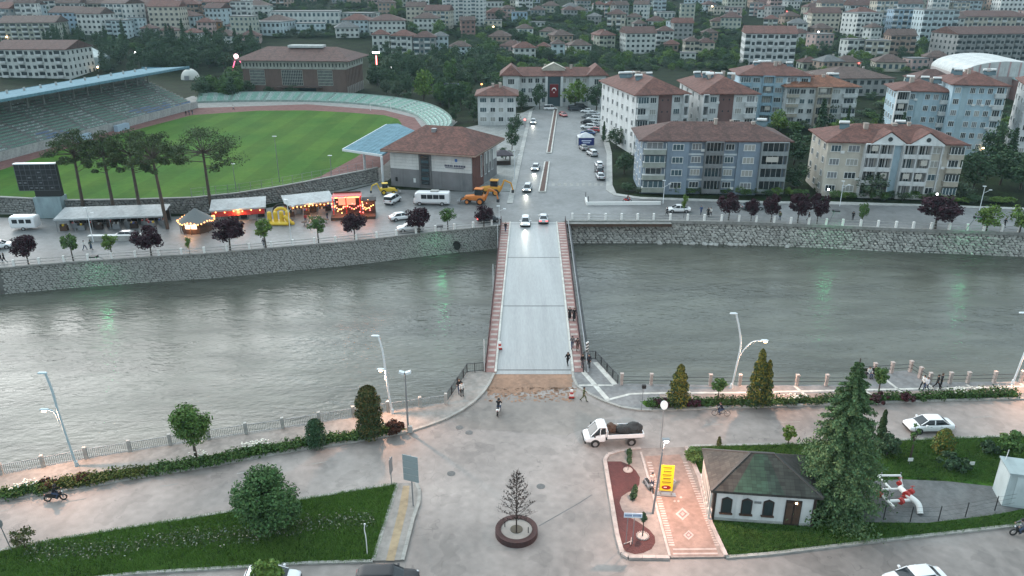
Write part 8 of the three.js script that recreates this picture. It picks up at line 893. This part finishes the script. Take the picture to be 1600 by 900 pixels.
// ---- two wheelers with their riders
function scooter(px, py, yaw, label, m, riderLabel, top, bike = false) {
  const g = thing(bike ? 'bicycle' : 'motorcycle', label, bike ? 'bicycle' : 'motorcycle', P(px, py, 0.002), yaw), r = bike ? 0.34 : 0.3; for (const z of [0.62, -0.62]) { const w = mk('wheel', new THREE.TorusGeometry(r - 0.04, bike ? 0.022 : 0.06, 8, 24), M.rubber, g); w.rotation.y = Math.PI / 2; w.position.set(0, r, z); mk('hub', new THREE.CylinderGeometry(0.05, 0.05, 0.1, 10), M.rim, w).rotation.x = Math.PI / 2; if (bike) { const sp = new MB(); for (let i = 0; i < 8; i++) sp.beam(V(0, 0, 0), V(Math.cos(i * 0.785) * 0.3, Math.sin(i * 0.785) * 0.3, 0), 0.006); sp.build('spokes', M.greyMetal, w); } }
  if (bike) new MB().beam(V(0, 0.34, -0.62), V(0, 0.8, -0.15), 0.03).beam(V(0, 0.3, 0), V(0, 0.8, -0.15), 0.03).beam(V(0, 0.3, 0), V(0, 0.85, 0.45), 0.03).beam(V(0, 0.75, -0.13), V(0, 0.85, 0.45), 0.03).beam(V(0, 0.34, 0.62), V(0, 1.0, 0.42), 0.03).beam(V(0, 0.34, -0.62), V(0, 0.3, 0), 0.025).build('frame', m, g); else { mk('body', (() => { const q = loft([[-0.75, 0.6, 0.75, 0.1], [-0.6, 0.45, 0.8, 0.17], [-0.1, 0.3, 0.78, 0.17], [0.15, 0.25, 0.5, 0.15], [0.3, 0.3, 0.75, 0.13], [0.5, 0.55, 0.95, 0.16], [0.58, 0.7, 0.9, 0.1]], 14, 3); q.rotateY(-Math.PI / 2); return q; })(), m, g); new MB().beam(V(0, 0.3, 0.62), V(0, 0.95, 0.42), 0.08).build('fork', M.greyMetal, g); mk('headlight', new MB().ball(0, 0.85, 0.58, 0.08).geo(), headOff, g); bx('taillight', tailOff, g, 0, 0.68, -0.78, 0.12, 0.08, 0.06); }
  bx('saddle', M.dark, g, 0, bike ? 0.83 : 0.8, bike ? -0.17 : -0.25, bike ? 0.14 : 0.26, 0.07, bike ? 0.24 : 0.6); new MB().cyl(V(-0.3, 1.0, 0.42), V(0.3, 1.0, 0.42), 0.018).build('handlebar', M.darkMetal, g);
  if (riderLabel) { const p = person('ride', px, py, 0.01, yaw, top, denim, riderLabel); if (!bike) { const o = mk('helmet', new THREE.SphereGeometry(0.145, 14, 10), M.dark); o.removeFromParent(); o.name = 'helmet'; p.add(o); o.position.set(0, 1.52, 0.13); } }
}
scooter(779, 645, S - 0.15, 'white scooter riding towards the camera at the bridge mouth', M.white, 'person in black riding the white scooter', blackT); scooter(1126, 650, -S / 2 - 0.1, 'bicycle ridden along the right promenade kerb', M.darkMetal, 'person in dark jacket riding the bicycle', [0.02, 0.02, 0.03], true); scooter(88, 782, S / 2 + 0.2, 'dark motorcycle on the left road', M.dark, 'person in black riding the dark motorcycle', blackT); scooter(980, 316, S / 2, 'red motorcycle on the slip road corner', M.red, 'person in dark red riding the red motorcycle', [0.14, 0.04, 0.04]); scooter(1594, 836, -S / 2, 'dark motorcycle at the right edge of the bottom road', M.dark, 'person in dark grey on the motorcycle at the right edge', greyT); scooter(1013, 765, 0.3, 'grey scooter parked beside the yellow banner', M.greyMetal, null);
scene.traverse((o) => { if (o.isMesh) { o.castShadow = true; o.receiveShadow = true; } });
console.log('objects', (() => { let n = 0; scene.traverse((o) => n++); return n; })());
renderer.render(scene, camera);
